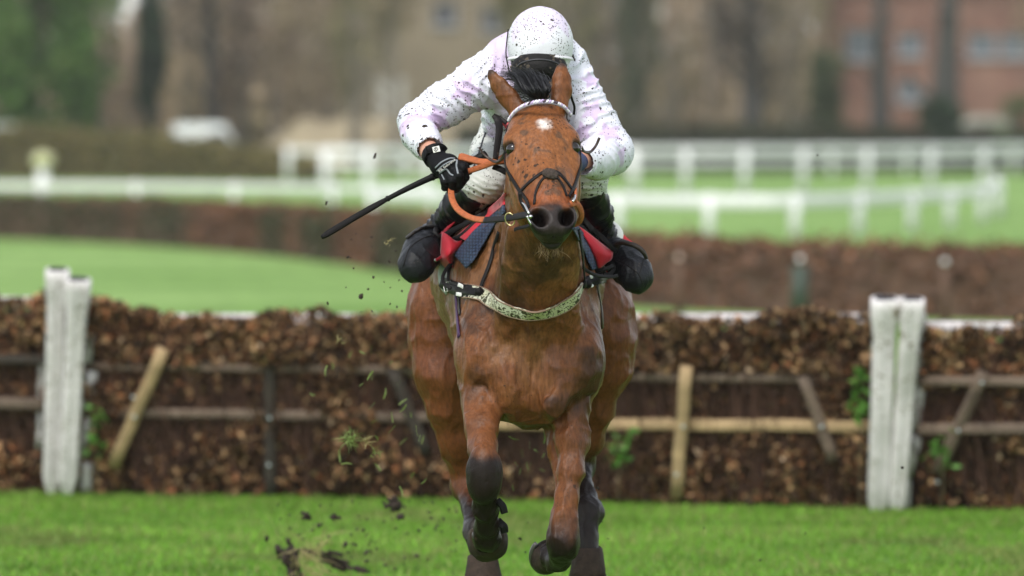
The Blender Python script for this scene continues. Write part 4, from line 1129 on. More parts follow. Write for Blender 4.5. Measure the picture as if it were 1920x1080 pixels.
# reins
reins = thing('reins', 'orange rubber grip reins looping from the gloved hand to the bit rings', 'reins', tuple(A(900, 380, -0.3)))
def rein(name, pts, w, t, m, nrm=(0.1, -1, 0.2), n=30):
    q = spline(pts, n); return MB().ribbon(q, [nrm] * len(q), w, t).build(name, m, reins)
rein('grip', [A(851, 347, 0.005), A(846, 356, -0.01), A(848, 374, -0.06), A(858, 392, -0.13), A(876, 405, -0.21), A(894, 411, -0.30), A(912, 412, -0.37)], 0.021, 0.008, orange)
rein('leather_end', [A(908, 412, -0.365), A(930, 411, -0.44), A(958, 408, -0.53), A(978, 404, -0.60), A(991, 402, -0.645)], np.linspace(0.020, 0.024, len(spline(list(range(5)), 30))), 0.006, lea)
rein('grip', [A(874, 322, 0.02), A(890, 317, 0.01), A(912, 309, -0.02), A(932, 301, -0.06), A(948, 292, -0.08), A(966, 280, -0.06)], np.interp(np.linspace(0, 1, len(spline(list(range(6)), 30))), [0, 0.5, 1], [0.018, 0.020, 0.018]), 0.009, orange)
rein('grip', [A(861, 296, 0.03), A(866, 294, 0.02), A(884, 299, 0.01), A(902, 303, 0.0), A(922, 303, -0.01), A(945, 302, 0.0), A(968, 298, 0.02)], np.interp(np.linspace(0, 1, len(spline(list(range(7)), 30))), [0, 0.1, 0.5, 1], [0.024, 0.027, 0.022, 0.020]), 0.009, orange, (0.0, -0.8, 0.5))
rein('leather_end', [A(925, 312, 0.01), A(938, 317, 0.0), A(955, 326, 0.0), A(968, 332, 0.02)], 0.020, 0.006, lea)
rein('grip', [A(1071, 382, -0.62), A(1081, 382, -0.58), A(1089, 394, -0.54), A(1090, 408, -0.5), A(1083, 418, -0.47), A(1072, 420, -0.46), A(1058, 414, -0.42)], 0.020, 0.008, orange, (0.4, -1, 0.1))
rein('grip', [A(1086, 300, -0.14), A(1083, 320, -0.25), A(1081, 350, -0.45), A(1079, 376, -0.6)], 0.018, 0.007, orange, (1, -0.3, 0.1))
ring(A(956, 411, -0.535), (0.35, 1, 0.15), 0.021, 0.0021, 'stopper_ring', brass, reins, 0.75)

# whip
whip = thing('whip', 'long black riding whip held across the fist with a flat keeper end', 'whip', tuple(A(825, 336, 0.0)))
w0, w1 = A(912, 291, 0.12), A(603, 445, -0.10)
def wp(t, sag=0.0): return w0 + (w1 - w0) * t + np.array([0, 0, 0.02 * math.sin(math.pi * t)])
whip_m = M('whip_black', (0.008, 0.008, 0.008), spec=0.15, rough=0.5, bump=0.0003, bscale=160, var=0.25, vscale=60)
ts = np.linspace(0.07, 0.62, 26)
MB().tube([wp(t) for t in ts], np.interp(ts, [0.07, 0.3, 0.45, 0.62], [0.0125, 0.0115, 0.0100, 0.0078]), 10).build('shaft', whip_m, whip)
ts = np.linspace(0.60, 1.0, 24); q = [wp(t) for t in ts]
MB().ribbon(q, [(0.3, -0.8, 0.5)] * 24, np.interp(ts, [0.6, 0.64, 0.7, 0.96, 1.0], [0.012, 0.017, 0.020, 0.021, 0.012]), 0.010).build('keeper', M('keeper_leather', (0.009, 0.008, 0.008), spec=0.12, rough=0.6, bump=0.0004, bscale=90, var=0.3, vscale=40), whip)
MB().tube([wp(0.0), wp(0.004), wp(0.03), wp(0.075)], [0.013, 0.0175, 0.0165, 0.0125], 14).build('butt', whip_m, whip)
MB().tube([wp(-0.002), wp(-0.004)], [0.0115, 0.0115], 14).build('butt_cap', M('butt_cap', (0.35, 0.34, 0.33), rough=0.5), whip)
for t in (0.30, 0.33, 0.60): MB().tube([wp(t - 0.004), wp(t + 0.004)], 0.0128 if t < 0.5 else 0.0105, 12).build('band', whip_m, whip)

# breast girth
bg_ = thing('breast_girth', 'pale webbing breast girth spattered with mud across the chest of the bay horse', 'breast girth', tuple(A(1000, 590, -0.1)))
web_m = M('webbing_cream', (0.60, 0.59, 0.46), rough=0.75, bump=0.0012, bscale=240, mud=1.7, mudcol=(0.045, 0.042, 0.016), mudscale=90, col2=(0.36, 0.37, 0.17), mscale=9, mthr=0.55)
edge_m = M('webbing_edge', (0.25, 0.16, 0.11), rough=0.7)
uv = [(873, 546), (900, 552), (925, 565), (955, 580), (990, 588), (1020, 586), (1050, 576), (1072, 561), (1083, 546), (1088, 530)]
P, N = strap_on_horse(uv, 0.04, 0.006, 60, 0.009, fallback=0.2)
wb_ = MB().ribbon(P, N, np.interp(np.linspace(0, 1, len(P)), [0, 0.12, 0.4, 0.7, 0.9, 1], [0.050, 0.050, 0.046, 0.045, 0.050, 0.044]), 0.006).build('webbing', web_m, bg_)
for sgn in (-1, 1):
    T = np.gradient(P, axis=0); T /= np.linalg.norm(T, axis=1, keepdims=True); B = np.cross(T, N)
    wv = np.interp(np.linspace(0, 1, len(P)), [0, 0.12, 0.4, 0.7, 0.9, 1], [0.050, 0.050, 0.046, 0.045, 0.050, 0.044])
    MB().ribbon(P + B * (sgn * (wv / 2 - 0.0015))[:, None] + N * 0.001, N, 0.0035, 0.0065).build('binding', edge_m, wb_)
def gstrap(name, uvs, w, t=0.005, m=dark_l, n=20, off=0.015, par=bg_, fb=0.3):
    P, N = strap_on_horse(uvs, w, t, n, off, fallback=fb)
    return MB().ribbon(P, N, w, t).build(name, m, par)
gstrap('girth_strap', [(833, 532), (850, 540), (872, 546), (900, 551)], 0.026, 0.006)
gstrap('backing_strap', [(838, 531), (855, 540), (880, 547), (886, 549)], 0.046, 0.003, off=0.011)
gstrap('girth_strap', [(1087, 532), (1105, 527), (1122, 521), (1140, 514), (1150, 508)], 0.026, 0.006)
gstrap('backing_strap', [(1094, 532), (1112, 526), (1130, 519)], 0.040, 0.003, off=0.011)
wt_m = M('white_keeper', (0.72, 0.71, 0.68), rough=0.6, mud=0.4)
for (a, b) in (((868, 536), (878, 538)), ((865, 552), (875, 554)), ((1097, 523), (1102, 521)), ((1099, 541), (1103, 539))):
    gstrap('white_keeper', [a, ((a[0] + b[0]) / 2, (a[1] + b[1]) / 2), b], 0.013, 0.003, wt_m, 6, 0.0185)
def buckle(c, nn, w, h, name='buckle', par=bg_):
    nn = nn / np.linalg.norm(nn); R = frame(np.cross(nn, (1, 0, 0.1)), (1, 0, 0.1)); R = np.stack([R[:, 0], R[:, 1], nn], 1)
    pts = [c + R @ np.array([x * w / 2, y * h / 2, 0]) for (x, y) in ((-1, -1), (1, -1), (1, 1), (-1, 1))]
    m = MB().tube([pts[0], (pts[0] + pts[1]) / 2, pts[1] * 0.97 + pts[2] * 0.03, (pts[1] + pts[2]) / 2, pts[2], (pts[2] + pts[3]) / 2, pts[3], (pts[3] + pts[0]) / 2], 0.0022, 6, closed=True)
    m.tube([(pts[0] + pts[1]) / 2, (pts[2] + pts[3]) / 2], 0.0018, 6)
    return m.build(name, steel, par)
c, nn = on_horse(849, 538, 0.020, 0.3); buckle(c, nn, 0.020, 0.036)
c, nn = on_horse(1140, 513, 0.022, 0.3); buckle(c, nn, 0.018, 0.026)
gstrap('neck_strap', [(939, 434), (932, 455), (925, 480), (916, 508), (906, 534), (901, 552)], 0.0125, 0.004, off=0.010, fb=0.2)
gstrap('neck_strap', [(1080, 430), (1083, 455), (1087, 480), (1089, 505), (1090, 530)], 0.0125, 0.004, off=0.012, fb=0.2)
for (u_, v_) in ((904, 552), (1091, 533)):
    c, nn = on_horse(u_, v_, 0.018, 0.2)
    bm = bmesh.new(); bmesh.ops.create_icosphere(bm, subdivisions=2, radius=0.016)
    vv = np.array([tuple(x.co) for x in bm.verts]); vv = vv * (1.1, 0.7, 0.9); vv = vv * (1 + 0.15 * (vnoise(vv + 5, 90, 3) - 0.5))[:, None] + c
    mesh_obj('strap_knot', vv, [[y.index for y in fc.verts] for fc in bm.faces], dark_l, bg_); bm.free()
# side girth with purple strap, behind the near fore leg
gstrap('girth_elastic', [(836, 500), (833, 518), (842, 537)], 0.075, 0.006, M('girth_grey', (0.45, 0.47, 0.50), rough=0.7, bump=0.001, bscale=200, mud=0.5), 10, 0.006, fb=0.6)
gstrap('purple_strap', [(857, 545), (858, 570), (860, 600), (863, 632)], 0.016, 0.004, M('purple_strap', (0.04, 0.008, 0.055), rough=0.6), 14, 0.006, fb=0.3)
gstrap('under_strap', [(862, 548), (863, 570), (864, 590)], 0.010, 0.004, dark_l, 12, 0.004, fb=0.3)
gstrap('under_strap', [(1118, 535), (1123, 560), (1127, 585), (1128, 615)], 0.015, 0.004, lea_br, 12, 0.004, fb=0.3)
# hanging leather loops
def loop(pts, w, t=0.004, m=dark_l, nrm=(0.1, -1, 0.2), par=bg_, name='loose_strap'):
    q = spline(pts, 26); return MB().ribbon(q, [nrm] * len(q), w, t).build(name, m, par)
loop([A(846, 494, 0.36), A(836, 506, 0.33), A(830, 520, 0.30), A(833, 532, 0.27), A(846, 541, 0.25)], 0.012)
loop([A(848, 490, 0.38), A(842, 508, 0.35), A(840, 526, 0.32)], 0.011)
loop([A(1078, 462, 0.12), A(1086, 488, 0.10), A(1096, 504, 0.10), A(1115, 515, 0.14), A(1140, 519, 0.20), A(1158, 517, 0.24)], 0.012)
loop([A(1134, 494, 0.40), A(1145, 492, 0.38), A(1151, 502, 0.34), A(1146, 512, 0.30), A(1132, 516, 0.28)], 0.014)
loop([A(1110, 508, 0.30), A(1125, 507, 0.28), A(1140, 502, 0.28), A(1150, 498, 0.30)], 0.014)

# saddle cloths and saddle
def drape(name, y0, y1, a0, a1, off, m, par, ny=26, na=30, fold=0.0, seed=1, edge=None, cols=None):
    """cloth laid over the horse's back: follows the skin at a small distance"""
    vs = []; 
    for i in range(ny):
        for j in range(na):
            tA = a0 + (a1 - a0) * j / (na - 1)
            tY = i / (ny - 1)
            y = y0 + (y1 - y0) * tY
            if edge: y = y + edge(tA, tY)
            dr = Vector((math.sin(tA), 0, math.cos(tA)))
            c = Vector((0.045, y, 1.30))
            h, nn, k, _ = BVH.ray_cast(c + dr * 1.0, -dr)
            if h is None: h = c + dr * 0.3; nn = dr
            p = np.array(h) + np.array(dr) * off
            vs.append(p)
    vs = np.array(vs)
    q = vs.reshape(ny, na, 3)
    for _ in range(3):
        q[1:-1, 1:-1] = 0.25 * (q[:-2, 1:-1] + q[2:, 1:-1] + q[1:-1, :-2] + q[1:-1, 2:])
    vs = q.reshape(-1, 3)
    if fold:
        d = (fbm(vs, 16, seed, 3) - 0.5) * 2 * fold
        cc = vs - np.array([0.045, 0, 1.30]) * (1, 0, 1); cc[:, 1] = 0; cc /= np.linalg.norm(cc, axis=1, keepdims=True)
        vs = vs + cc * (d + fold * 0.6)[:, None]
    fs = [(i * na + j, i * na + j + 1, i * na + na + j + 1, i * na + na + j) for i in range(ny - 1) for j in range(na - 1)]
    o = mesh_obj(name, vs, fs, m, par, True)
    sd_ = o.modifiers.new('thickness', 'SOLIDIFY'); sd_.thickness = 0.006; sd_.offset = -0.5
    return o, vs
navy_m = bpy.data.materials.new('navy_honeycomb_pad'); navy_m.use_nodes = True
def honey(m):
    n = m.node_tree.nodes; L = m.node_tree.links; b = n['Principled BSDF']; b.inputs['Roughness'].default_value = 0.75
    tc = n.new('ShaderNodeTexCoord'); mp = n.new('ShaderNodeMapping'); mp.inputs['Scale'].default_value = (1, 1, 1); L.new(tc.outputs['Object'], mp.inputs[0])
    vo = n.new('ShaderNodeTexVoronoi'); vo.inputs['Scale'].default_value = 95; vo.inputs['Randomness'].default_value = 0.25; L.new(mp.outputs[0], vo.inputs['Vector'])
    rp = n.new('ShaderNodeMapRange'); rp.inputs['From Min'].default_value = 0.25; rp.inputs['From Max'].default_value = 0.62; L.new(vo.outputs['Distance'], rp.inputs['Value'])
    mx = n.new('ShaderNodeMix'); mx.data_type = 'RGBA'; mx.inputs[6].default_value = (0.050, 0.082, 0.155, 1); mx.inputs[7].default_value = (0.010, 0.014, 0.035, 1); L.new(rp.outputs[0], mx.inputs[0])
    L.new(mx.outputs[2], b.inputs['Base Color'])
    bp = n.new('ShaderNodeBump'); bp.inputs['Distance'].default_value = 0.003; bp.invert = True; L.new(vo.outputs['Distance'], bp.inputs['Height']); L.new(bp.outputs[0], b.inputs['Normal'])
honey(navy_m)
red_m = M('red_cloth', (0.54, 0.010, 0.026), rough=0.6, bump=0.0015, bscale=50, var=0.12, vscale=18, mud=0.35, mudcol=(0.10, 0.01, 0.012), mudscale=40, sheen=0.2)
pad = thing('saddle_pad', 'navy honeycomb saddle pad showing under the red cloth on the horse', 'saddle pad', (0.05, 0.75, 1.6))
ef = lambda a, t: (1 - t) * (0.02 + 0.10 * abs(a) ** 1.5 * 0.35)
drape('pad_panel', 0.58, 1.00, -1.02, 1.02, 0.022, navy_m, pad, edge=ef)
cloth = thing('saddle_cloth', 'bright red number cloth with a white printed numeral spread under the saddle', 'saddle cloth', (0.05, 0.8, 1.6))
drape('cloth_panel', 0.44, 0.98, -1.10, 1.10, 0.036, red_m, cloth, fold=0.008, seed=4, edge=ef)
# turned back corners of the red cloth on both sides
def flap(name, grid, m, par, fold=0.004, seed=2, clear=0.0):
    g = np.array(grid, float); R_, C_ = g.shape[0], g.shape[1]
    rows = [spline(list(g[i]), 14) for i in range(R_)]; rows = np.array(rows)
    colsP = np.array([spline(list(rows[:, j]), 12) for j in range(rows.shape[1])])   # (nc, nr, 3)
    nc, nr = colsP.shape[:2]; v = colsP.reshape(-1, 3)
    v = v + np.array([0.2, -1, 0.2]) * ((fbm(v, 28, seed, 2) - 0.5) * 2 * fold)[:, None]
    if clear:                                   # keep the cloth outside the horse's skin
        for i in range(len(v)):
            d = v[i] - CAM; L_d = np.linalg.norm(d); d = d / L_d
            h, nn, k_, dist = BVH.ray_cast(Vector(CAM), Vector(d))
            if h is not None and dist - clear < L_d: v[i] = CAM + d * (dist - clear)
    f = [(i * nr + j, i * nr + j + 1, i * nr + nr + j + 1, i * nr + nr + j) for i in range(nc - 1) for j in range(nr - 1)]
    o = mesh_obj(name, v, f, m, par, True); sd_ = o.modifiers.new('thickness', 'SOLIDIFY'); sd_.thickness = 0.004
    return o
flap('turned_corner', [[A(828, 434, 0.42), A(842, 442, 0.37), A(858, 452, 0.36), A(876, 446, 0.40)],
                       [A(826, 462, 0.40), A(838, 470, 0.33), A(848, 473, 0.32), A(862, 468, 0.38)],
                       [A(824, 488, 0.42), A(834, 484, 0.35), A(842, 486, 0.34), A(852, 484, 0.40)],
                       [A(836, 504, 0.44), A(845, 500, 0.38), A(853, 508, 0.38), A(858, 520, 0.42)]], red_m, cloth, 0.006)
flap('turned_corner', [[A(1082, 421, 0.36), A(1100, 434, 0.35), A(1120, 449, 0.35), A(1150, 472, 0.38)],
                       [A(1092, 440, 0.33), A(1107, 456, 0.30), A(1127, 468, 0.30), A(1149, 480, 0.36)],
                       [A(1101, 455, 0.33), A(1111, 474, 0.30), A(1126, 487, 0.31), A(1146, 488, 0.36)],
                       [A(1107, 464, 0.34), A(1114, 484, 0.33), A(1123, 504, 0.33), A(1138, 493, 0.36)]], red_m, cloth, 0.006, 5)
def front(u, v, Y, lift=0.012):
    d = at(u, v, 0.0) - CAM; d /= np.linalg.norm(d)
    h, nn, i, _ = BVH.ray_cast(Vector(CAM), Vector(d))
    if h is not None and h.y - lift < Y: return at(u, v, h.y - lift)
    return at(u, v, Y)
def panel(name, rows, Y, m, par, lift, fold=0.002, seed=3):
    return flap(name, [[front(u, v, Y + 0.03 * i, lift[i]) for (u, v) in row] for i, row in enumerate(rows)], m, par, fold, seed, 0.014)
panel('pad_front', [[(946, 398), (926, 421), (904, 459), (888, 487), (873, 503)], [(945, 391), (924, 411), (900, 441), (880, 468), (862, 490)], [(944, 383), (922, 401), (895, 424), (872, 451), (850, 478)]], 0.40, navy_m, pad, (0.045, 0.060, 0.055), 0.002, 6)
panel('pad_front', [[(1072, 428), (1084, 450), (1095, 474), (1103, 492), (1110, 507)], [(1078, 426), (1090, 446), (1101, 465), (1110, 486), (1116, 505)], [(1084, 424), (1096, 442), (1107, 461), (1114, 482), (1121, 504)]], 0.40, navy_m, pad, (0.045, 0.060, 0.055), 0.002, 7)
panel('cloth_front', [[(945, 384), (922, 402), (895, 425), (872, 450)], [(946, 374), (919, 397), (890, 420), (864, 446)], [(947, 362), (915, 391), (884, 416), (856, 442)]], 0.42, red_m, cloth, (0.060, 0.070, 0.065), 0.003, 5)
tail_flap = [[A(1128, 410, 0.98), A(1143, 418, 0.97), A(1158, 427, 0.97)], [A(1128, 440, 0.96), A(1152, 444, 0.94), A(1176, 446, 0.95)], [A(1130, 470, 0.95), A(1158, 464, 0.93), A(1187, 454, 0.95)]]
fo = flap('number_corner', tail_flap, red_m, cloth, 0.004, 8)
num_m = M('numeral_white', (0.78, 0.77, 0.76), rough=0.6)
q = spline([A(1141, 414, 0.955), A(1155, 424, 0.945), A(1162, 436, 0.935), A(1160, 448, 0.93), A(1150, 455, 0.93), A(1138, 456, 0.94)], 30)
MB().ribbon(q, [(0.2, -1, 0.2)] * len(q), np.interp(np.linspace(0, 1, len(q)), [0, 0.5, 1], [0.014, 0.026, 0.022]), 0.003).build('numeral', num_m, cloth)

saddle = thing('saddle', 'small black racing saddle with leathers and irons beneath the crouching jockey', 'saddle', (0.045, 0.85, 1.68))
s = Solid(axis((-0.28, 0.38, 0.008)), axis((0.4, 1.35, 0.008)), axis((1.3, 1.95, 0.008)))
s.ell((0.045, 0.90, 1.715), (0.12, 0.24, 0.035), k=0.03); s.ell((0.045, 1.12, 1.74), (0.11, 0.05, 0.045), k=0.04); s.ell((0.045, 0.68, 1.74), (0.06, 0.05, 0.045), k=0.04)
v, f = s.mesh(2); mesh_obj('seat', v, f, dark_l, saddle)
for q in (-1, 1):
    drape('saddle_flap', 0.60, 0.92, q * 0.25, q * 1.15, 0.046, dark_l, saddle, ny=14, na=16)
def leathers(pts_, nm='stirrup_leather'):
    for k, p_ in enumerate(pts_):
        q = spline(p_, 22); MB().ribbon(q, [(0.1, -1, 0.3)] * len(q), 0.018, 0.005).build(nm, dark_l, saddle)
leathers([[A(958, 360, 0.52), A(925, 388, 0.45), A(897, 412, 0.40), A(868, 440, 0.37), A(846, 452, 0.40)],
          [A(950, 372, 0.48), A(915, 402, 0.42), A(884, 428, 0.38), A(862, 455, 0.38), A(852, 470, 0.40)],
          [A(905, 402, 0.42), A(872, 420, 0.42), A(842, 436, 0.44), A(822, 446, 0.46)],
          [A(1090, 408, 0.42), A(1102, 420, 0.40), A(1112, 436, 0.40), A(1118, 450, 0.42)],
          [A(1084, 420, 0.38), A(1096, 432, 0.37), A(1107, 448, 0.38)],
          [A(1106, 425, 0.42), A(1128, 445, 0.36), A(1146, 462, 0.36), A(1158, 474, 0.40)]])
# stirrup irons round the feet
def iron(T, pts, over):
    q = [on_tree(T, a, b, 0.006)[0] if o else at(a, b, 0.42) for (a, b), o in zip(spline(pts, 22), [1] * 99)]
    N = [on_tree(T, a, b)[1] for (a, b) in spline(pts, 22)]
    return MB().ribbon(q, N, 0.015, 0.009).build('stirrup_iron', M('stirrup_black', (0.022, 0.019, 0.018), rough=0.55, bump=0.002, bscale=70, mud=0.9, mudcol=(0.07, 0.055, 0.04)), saddle)
iron(TL, [(764, 449), (776, 439), (792, 430), (810, 427), (826, 431), (836, 440)], 1)
MB().ribbon(spline([A(1150, 470, 0.42), A(1160, 456, 0.36), A(1176, 456, 0.32), A(1194, 462, 0.30), A(1206, 472, 0.30), A(1212, 484, 0.32)], 24), [(0.2, -0.7, 0.7)] * len(spline(list(range(6)), 24)), np.interp(np.linspace(0, 1, len(spline(list(range(6)), 24))), [0, .3, 1], [0.026, 0.018, 0.012]), 0.011).build('stirrup_iron', M('stirrup_muddy', (0.028, 0.02, 0.015), rough=0.7, bump=0.003, bscale=70), saddle)
MB().ribbon(spline([A(833, 470, 0.42), A(826, 482, 0.38), A(815, 489, 0.34)], 10), [(0.2, -1, 0.1)] * len(spline([0, 1, 2], 10)), 0.012, 0.006).build('stirrup_tread', steel, saddle)

# torn boot tabs on the near fore leg
for (pts_, w) in (([A(932, 938, -0.16), A(938, 944, -0.165), A(943, 950, -0.165), A(946, 962, -0.16)], 0.024), ([A(933, 976, -0.08), A(939, 982, -0.09), A(945, 988, -0.09), A(946, 998, -0.08)], 0.026)):
    q = spline(pts_, 10); MB().ribbon(q, [(0.3, -1, 0.1)] * len(q), w, 0.012).build('boot_tab', dark_l, horse)
# ------------------------------------------------------------------ the ground
def terrain_z(x, y):
    """gentle undulation of the turf, flat near the hurdle"""
    return 0.0 * np.asarray(x)
gm = bpy.data.materials.new('turf_ground'); gm.use_nodes = True
n_ = gm.node_tree.nodes; L_ = gm.node_tree.links; b_ = n_['Principled BSDF']; b_.inputs['Roughness'].default_value = 0.95; b_.inputs['Specular IOR Level'].default_value = 0.1
tc_ = n_.new('ShaderNodeTexCoord')
def gn(scale, det=4):
    q = n_.new('ShaderNodeTexNoise'); q.inputs['Scale'].default_value = scale; q.inputs['Detail'].default_value = det; L_.new(tc_.outputs['Object'], q.inputs['Vector']); return q.outputs['Fac']
r1 = n_.new('ShaderNodeValToRGB'); r1.color_ramp.elements[0].color = (0.13, 0.24, 0.05, 1); r1.color_ramp.elements[0].position = 0.3
r1.color_ramp.elements[1].color = (0.25, 0.38, 0.12, 1); r1.color_ramp.elements[1].position = 0.72
L_.new(gn(0.16, 7), r1.inputs[0])
r2 = n_.new('ShaderNodeMapRange'); r2.inputs['From Min'].default_value = 0.3; r2.inputs['From Max'].default_value = 0.7; r2.inputs['To Min'].default_value = 0.70; r2.inputs['To Max'].default_value = 1.25
L_.new(gn(3.0, 6), r2.inputs['Value'])
cc = n_.new('ShaderNodeCombineColor'); [L_.new(r2.outputs[0], cc.inputs[i]) for i in range(3)]
mx_ = n_.new('ShaderNodeMix'); mx_.data_type = 'RGBA'; mx_.blend_type = 'MULTIPLY'; mx_.inputs[0].default_value = 1; L_.new(r1.outputs[0], mx_.inputs[6]); L_.new(cc.outputs[0], mx_.inputs[7])
sx_ = n_.new('ShaderNodeSeparateXYZ'); L_.new(tc_.outputs['Object'], sx_.inputs[0])
near_ = n_.new('ShaderNodeMapRange'); near_.inputs['From Min'].default_value = 17.0; near_.inputs['From Max'].default_value = 34.0; L_.new(sx_.outputs['Y'], near_.inputs['Value'])
m3_ = n_.new('ShaderNodeMix'); m3_.data_type = 'RGBA'; m3_.inputs[6].default_value = (0.095, 0.200, 0.028, 1)      # darker green turf on the near side of the hurdles
L_.new(near_.outputs[0], m3_.inputs[0]); L_.new(mx_.outputs[2], m3_.inputs[7]); L_.new(m3_.outputs[2], b_.inputs['Base Color'])
gv = []; gf = []
gx = [-900, -300, -100, -40, -15, 0, 15, 40, 100, 300, 900]; gy = [-60, -20, 0, 20, 40, 80, 160, 320, 640, 1500]
for y in gy:
    for x in gx: gv.append((x, y, 0.0))
for j in range(len(gy) - 1):
    for i in range(len(gx) - 1):
        a = j * len(gx) + i; gf.append((a, a + 1, a + len(gx) + 1, a + len(gx)))
tag(mesh_obj('ground', gv, gf, gm, None, True, origin=(0, 0, 0)), kind='structure')

# grass blades where the lens can tell them apart
def blades(n, x0, x1, y0, y1, hmin, hmax, w, seed, yp=1.0):
    r = np.random.default_rng(seed)
    x = r.uniform(x0, x1, n); y = y0 + (y1 - y0) * r.uniform(0, 1, n) ** yp
    P0 = np.stack([x, y, np.zeros(n)], 1)
    den = fbm(P0, 1.1, 5, 3)
    h = r.uniform(hmin, hmax, n) * (0.55 + 0.9 * den)
    az = r.uniform(0, 2 * math.pi, n); lean = r.uniform(0.1, 0.9, n); la = r.uniform(0, 2 * math.pi, n)
    d = np.stack([np.cos(az), np.sin(az), np.zeros(n)], 1) * w
    ln = np.stack([np.cos(la) * lean, np.sin(la) * lean, np.ones(n)], 1)
    mid = P0 + ln * (1, 1, 1) * (h * 0.55)[:, None] * (0.6, 0.6, 1)
    tip = P0 + ln * h[:, None] * (1.2, 1.2, 0.92)
    v = np.stack([P0 - d, P0 + d, mid + d * 0.7, mid - d * 0.7, tip], 1).reshape(-1, 3)
    k = np.arange(n)[:, None] * 5
    f = np.concatenate([k + [0, 1, 2], k + [0, 2, 3], k + [3, 2, 4]])
    tone = fbm(P0, 2.3, 15, 3); rnd = r.uniform(0, 1, n)
    c = np.array([0.165, 0.330, 0.036]) * (0.45 + 1.1 * tone)[:, None] * (0.65 + 0.7 * rnd)[:, None]
    wear = sstep(0.60, 0.72, fbm(P0 * (1, 0.5, 1), 1.7, 44, 4)); c = c * (1 - 0.55 * wear)[:, None] + np.array([0.16, 0.135, 0.06]) * (0.55 * wear)[:, None]
    yel = (r.uniform(0, 1, n) < 0.20 + 0.30 * sstep(0.5, 0.7, tone))
    c[yel] = np.array([0.26, 0.30, 0.085]) * (0.6 + 0.6 * rnd[yel])[:, None]
    return v, f, np.repeat(c, 5, axis=0)
blade_m = M('grass_blade', attr=True, rough=0.6, spec=0.25, trans=0.35)
v1, f1, c1 = blades(165000, -5.2, 5.2, 4.0, 16.5, 0.016, 0.042, 0.0042, 3)
v2, f2, c2 = blades(26000, -4.5, 4.5, -6.0, 4.0, 0.03, 0.06, 0.005, 4)
v3, f3, c3 = blades(26000, -7, 7, 16.5, 45.0, 0.03, 0.06, 0.012, 5)
gr = mesh_obj('grass', np.concatenate([v1, v2, v3]), np.concatenate([f1, f2 + len(v1), f3 + len(v1) + len(v2)]), blade_m, None, False, np.concatenate([c1, c2, c3]), origin=(0, 5, 0))
tag(gr, kind='stuff')
# ------------------------------------------------------------------ the flight of hurdles
wood_t = M('rail_wood_tan', (0.36, 0.25, 0.13), rough=0.8, var=0.35, vscale=9, stretch=(0.3, 1, 1), bump=0.003, bscale=40)
wood_d = M('rail_wood_dark', (0.13, 0.092, 0.066), rough=0.85, var=0.4, vscale=9, stretch=(0.3, 1, 1), bump=0.003, bscale=40)
wood_b = M('stake_wood_black', (0.035, 0.027, 0.020), rough=0.9, var=0.4, vscale=12, bump=0.003, bscale=40)
leaf_m = M('dry_leaf', attr=True, rough=0.75, spec=0.2, trans=0.25)
twig_m = M('birch_twig', attr=True, rough=0.85, spec=0.2)
pad_w = M('padding_white', (0.64, 0.605, 0.60), rough=0.55, var=0.16, vscale=14, stretch=(1, 1, 0.2), mud=1.15, mudcol=(0.20, 0.17, 0.12), mudscale=24, col2=(0.44, 0.43, 0.40), mscale=4, mthr=0.56, bump2=0.004, b2scale=9)
pad_in = M('padding_inside', (0.02, 0.022, 0.03), rough=0.9, spec=0.1)
bolt_m = M('bolt_zinc', (0.50, 0.56, 0.55), rough=0.4, metal=0.6)

LEAN = 0.27                                 # hurdles lean over towards the landing side
HY0, HY1 = 14.0, 12.4                       # depth of the flight at the left and right pair of posts
XL = at(120, 929, HY0)[0]; XR = at(1668, 957, HY1)[0]
def hy(x): return HY0 + (HY1 - HY0) * (x - XL) / (XR - XL)
def hp(u, v, off=0.0):
    """point of the hurdle's near face at pixel (u, v)"""
    Y = HY0
    for _ in range(4):
        Y = hy(at(u, v, Y)[0])
    p = at(u, v, Y); return at(u, v, Y + off - LEAN * max(p[2], 0) + 0.5 * LEAN)

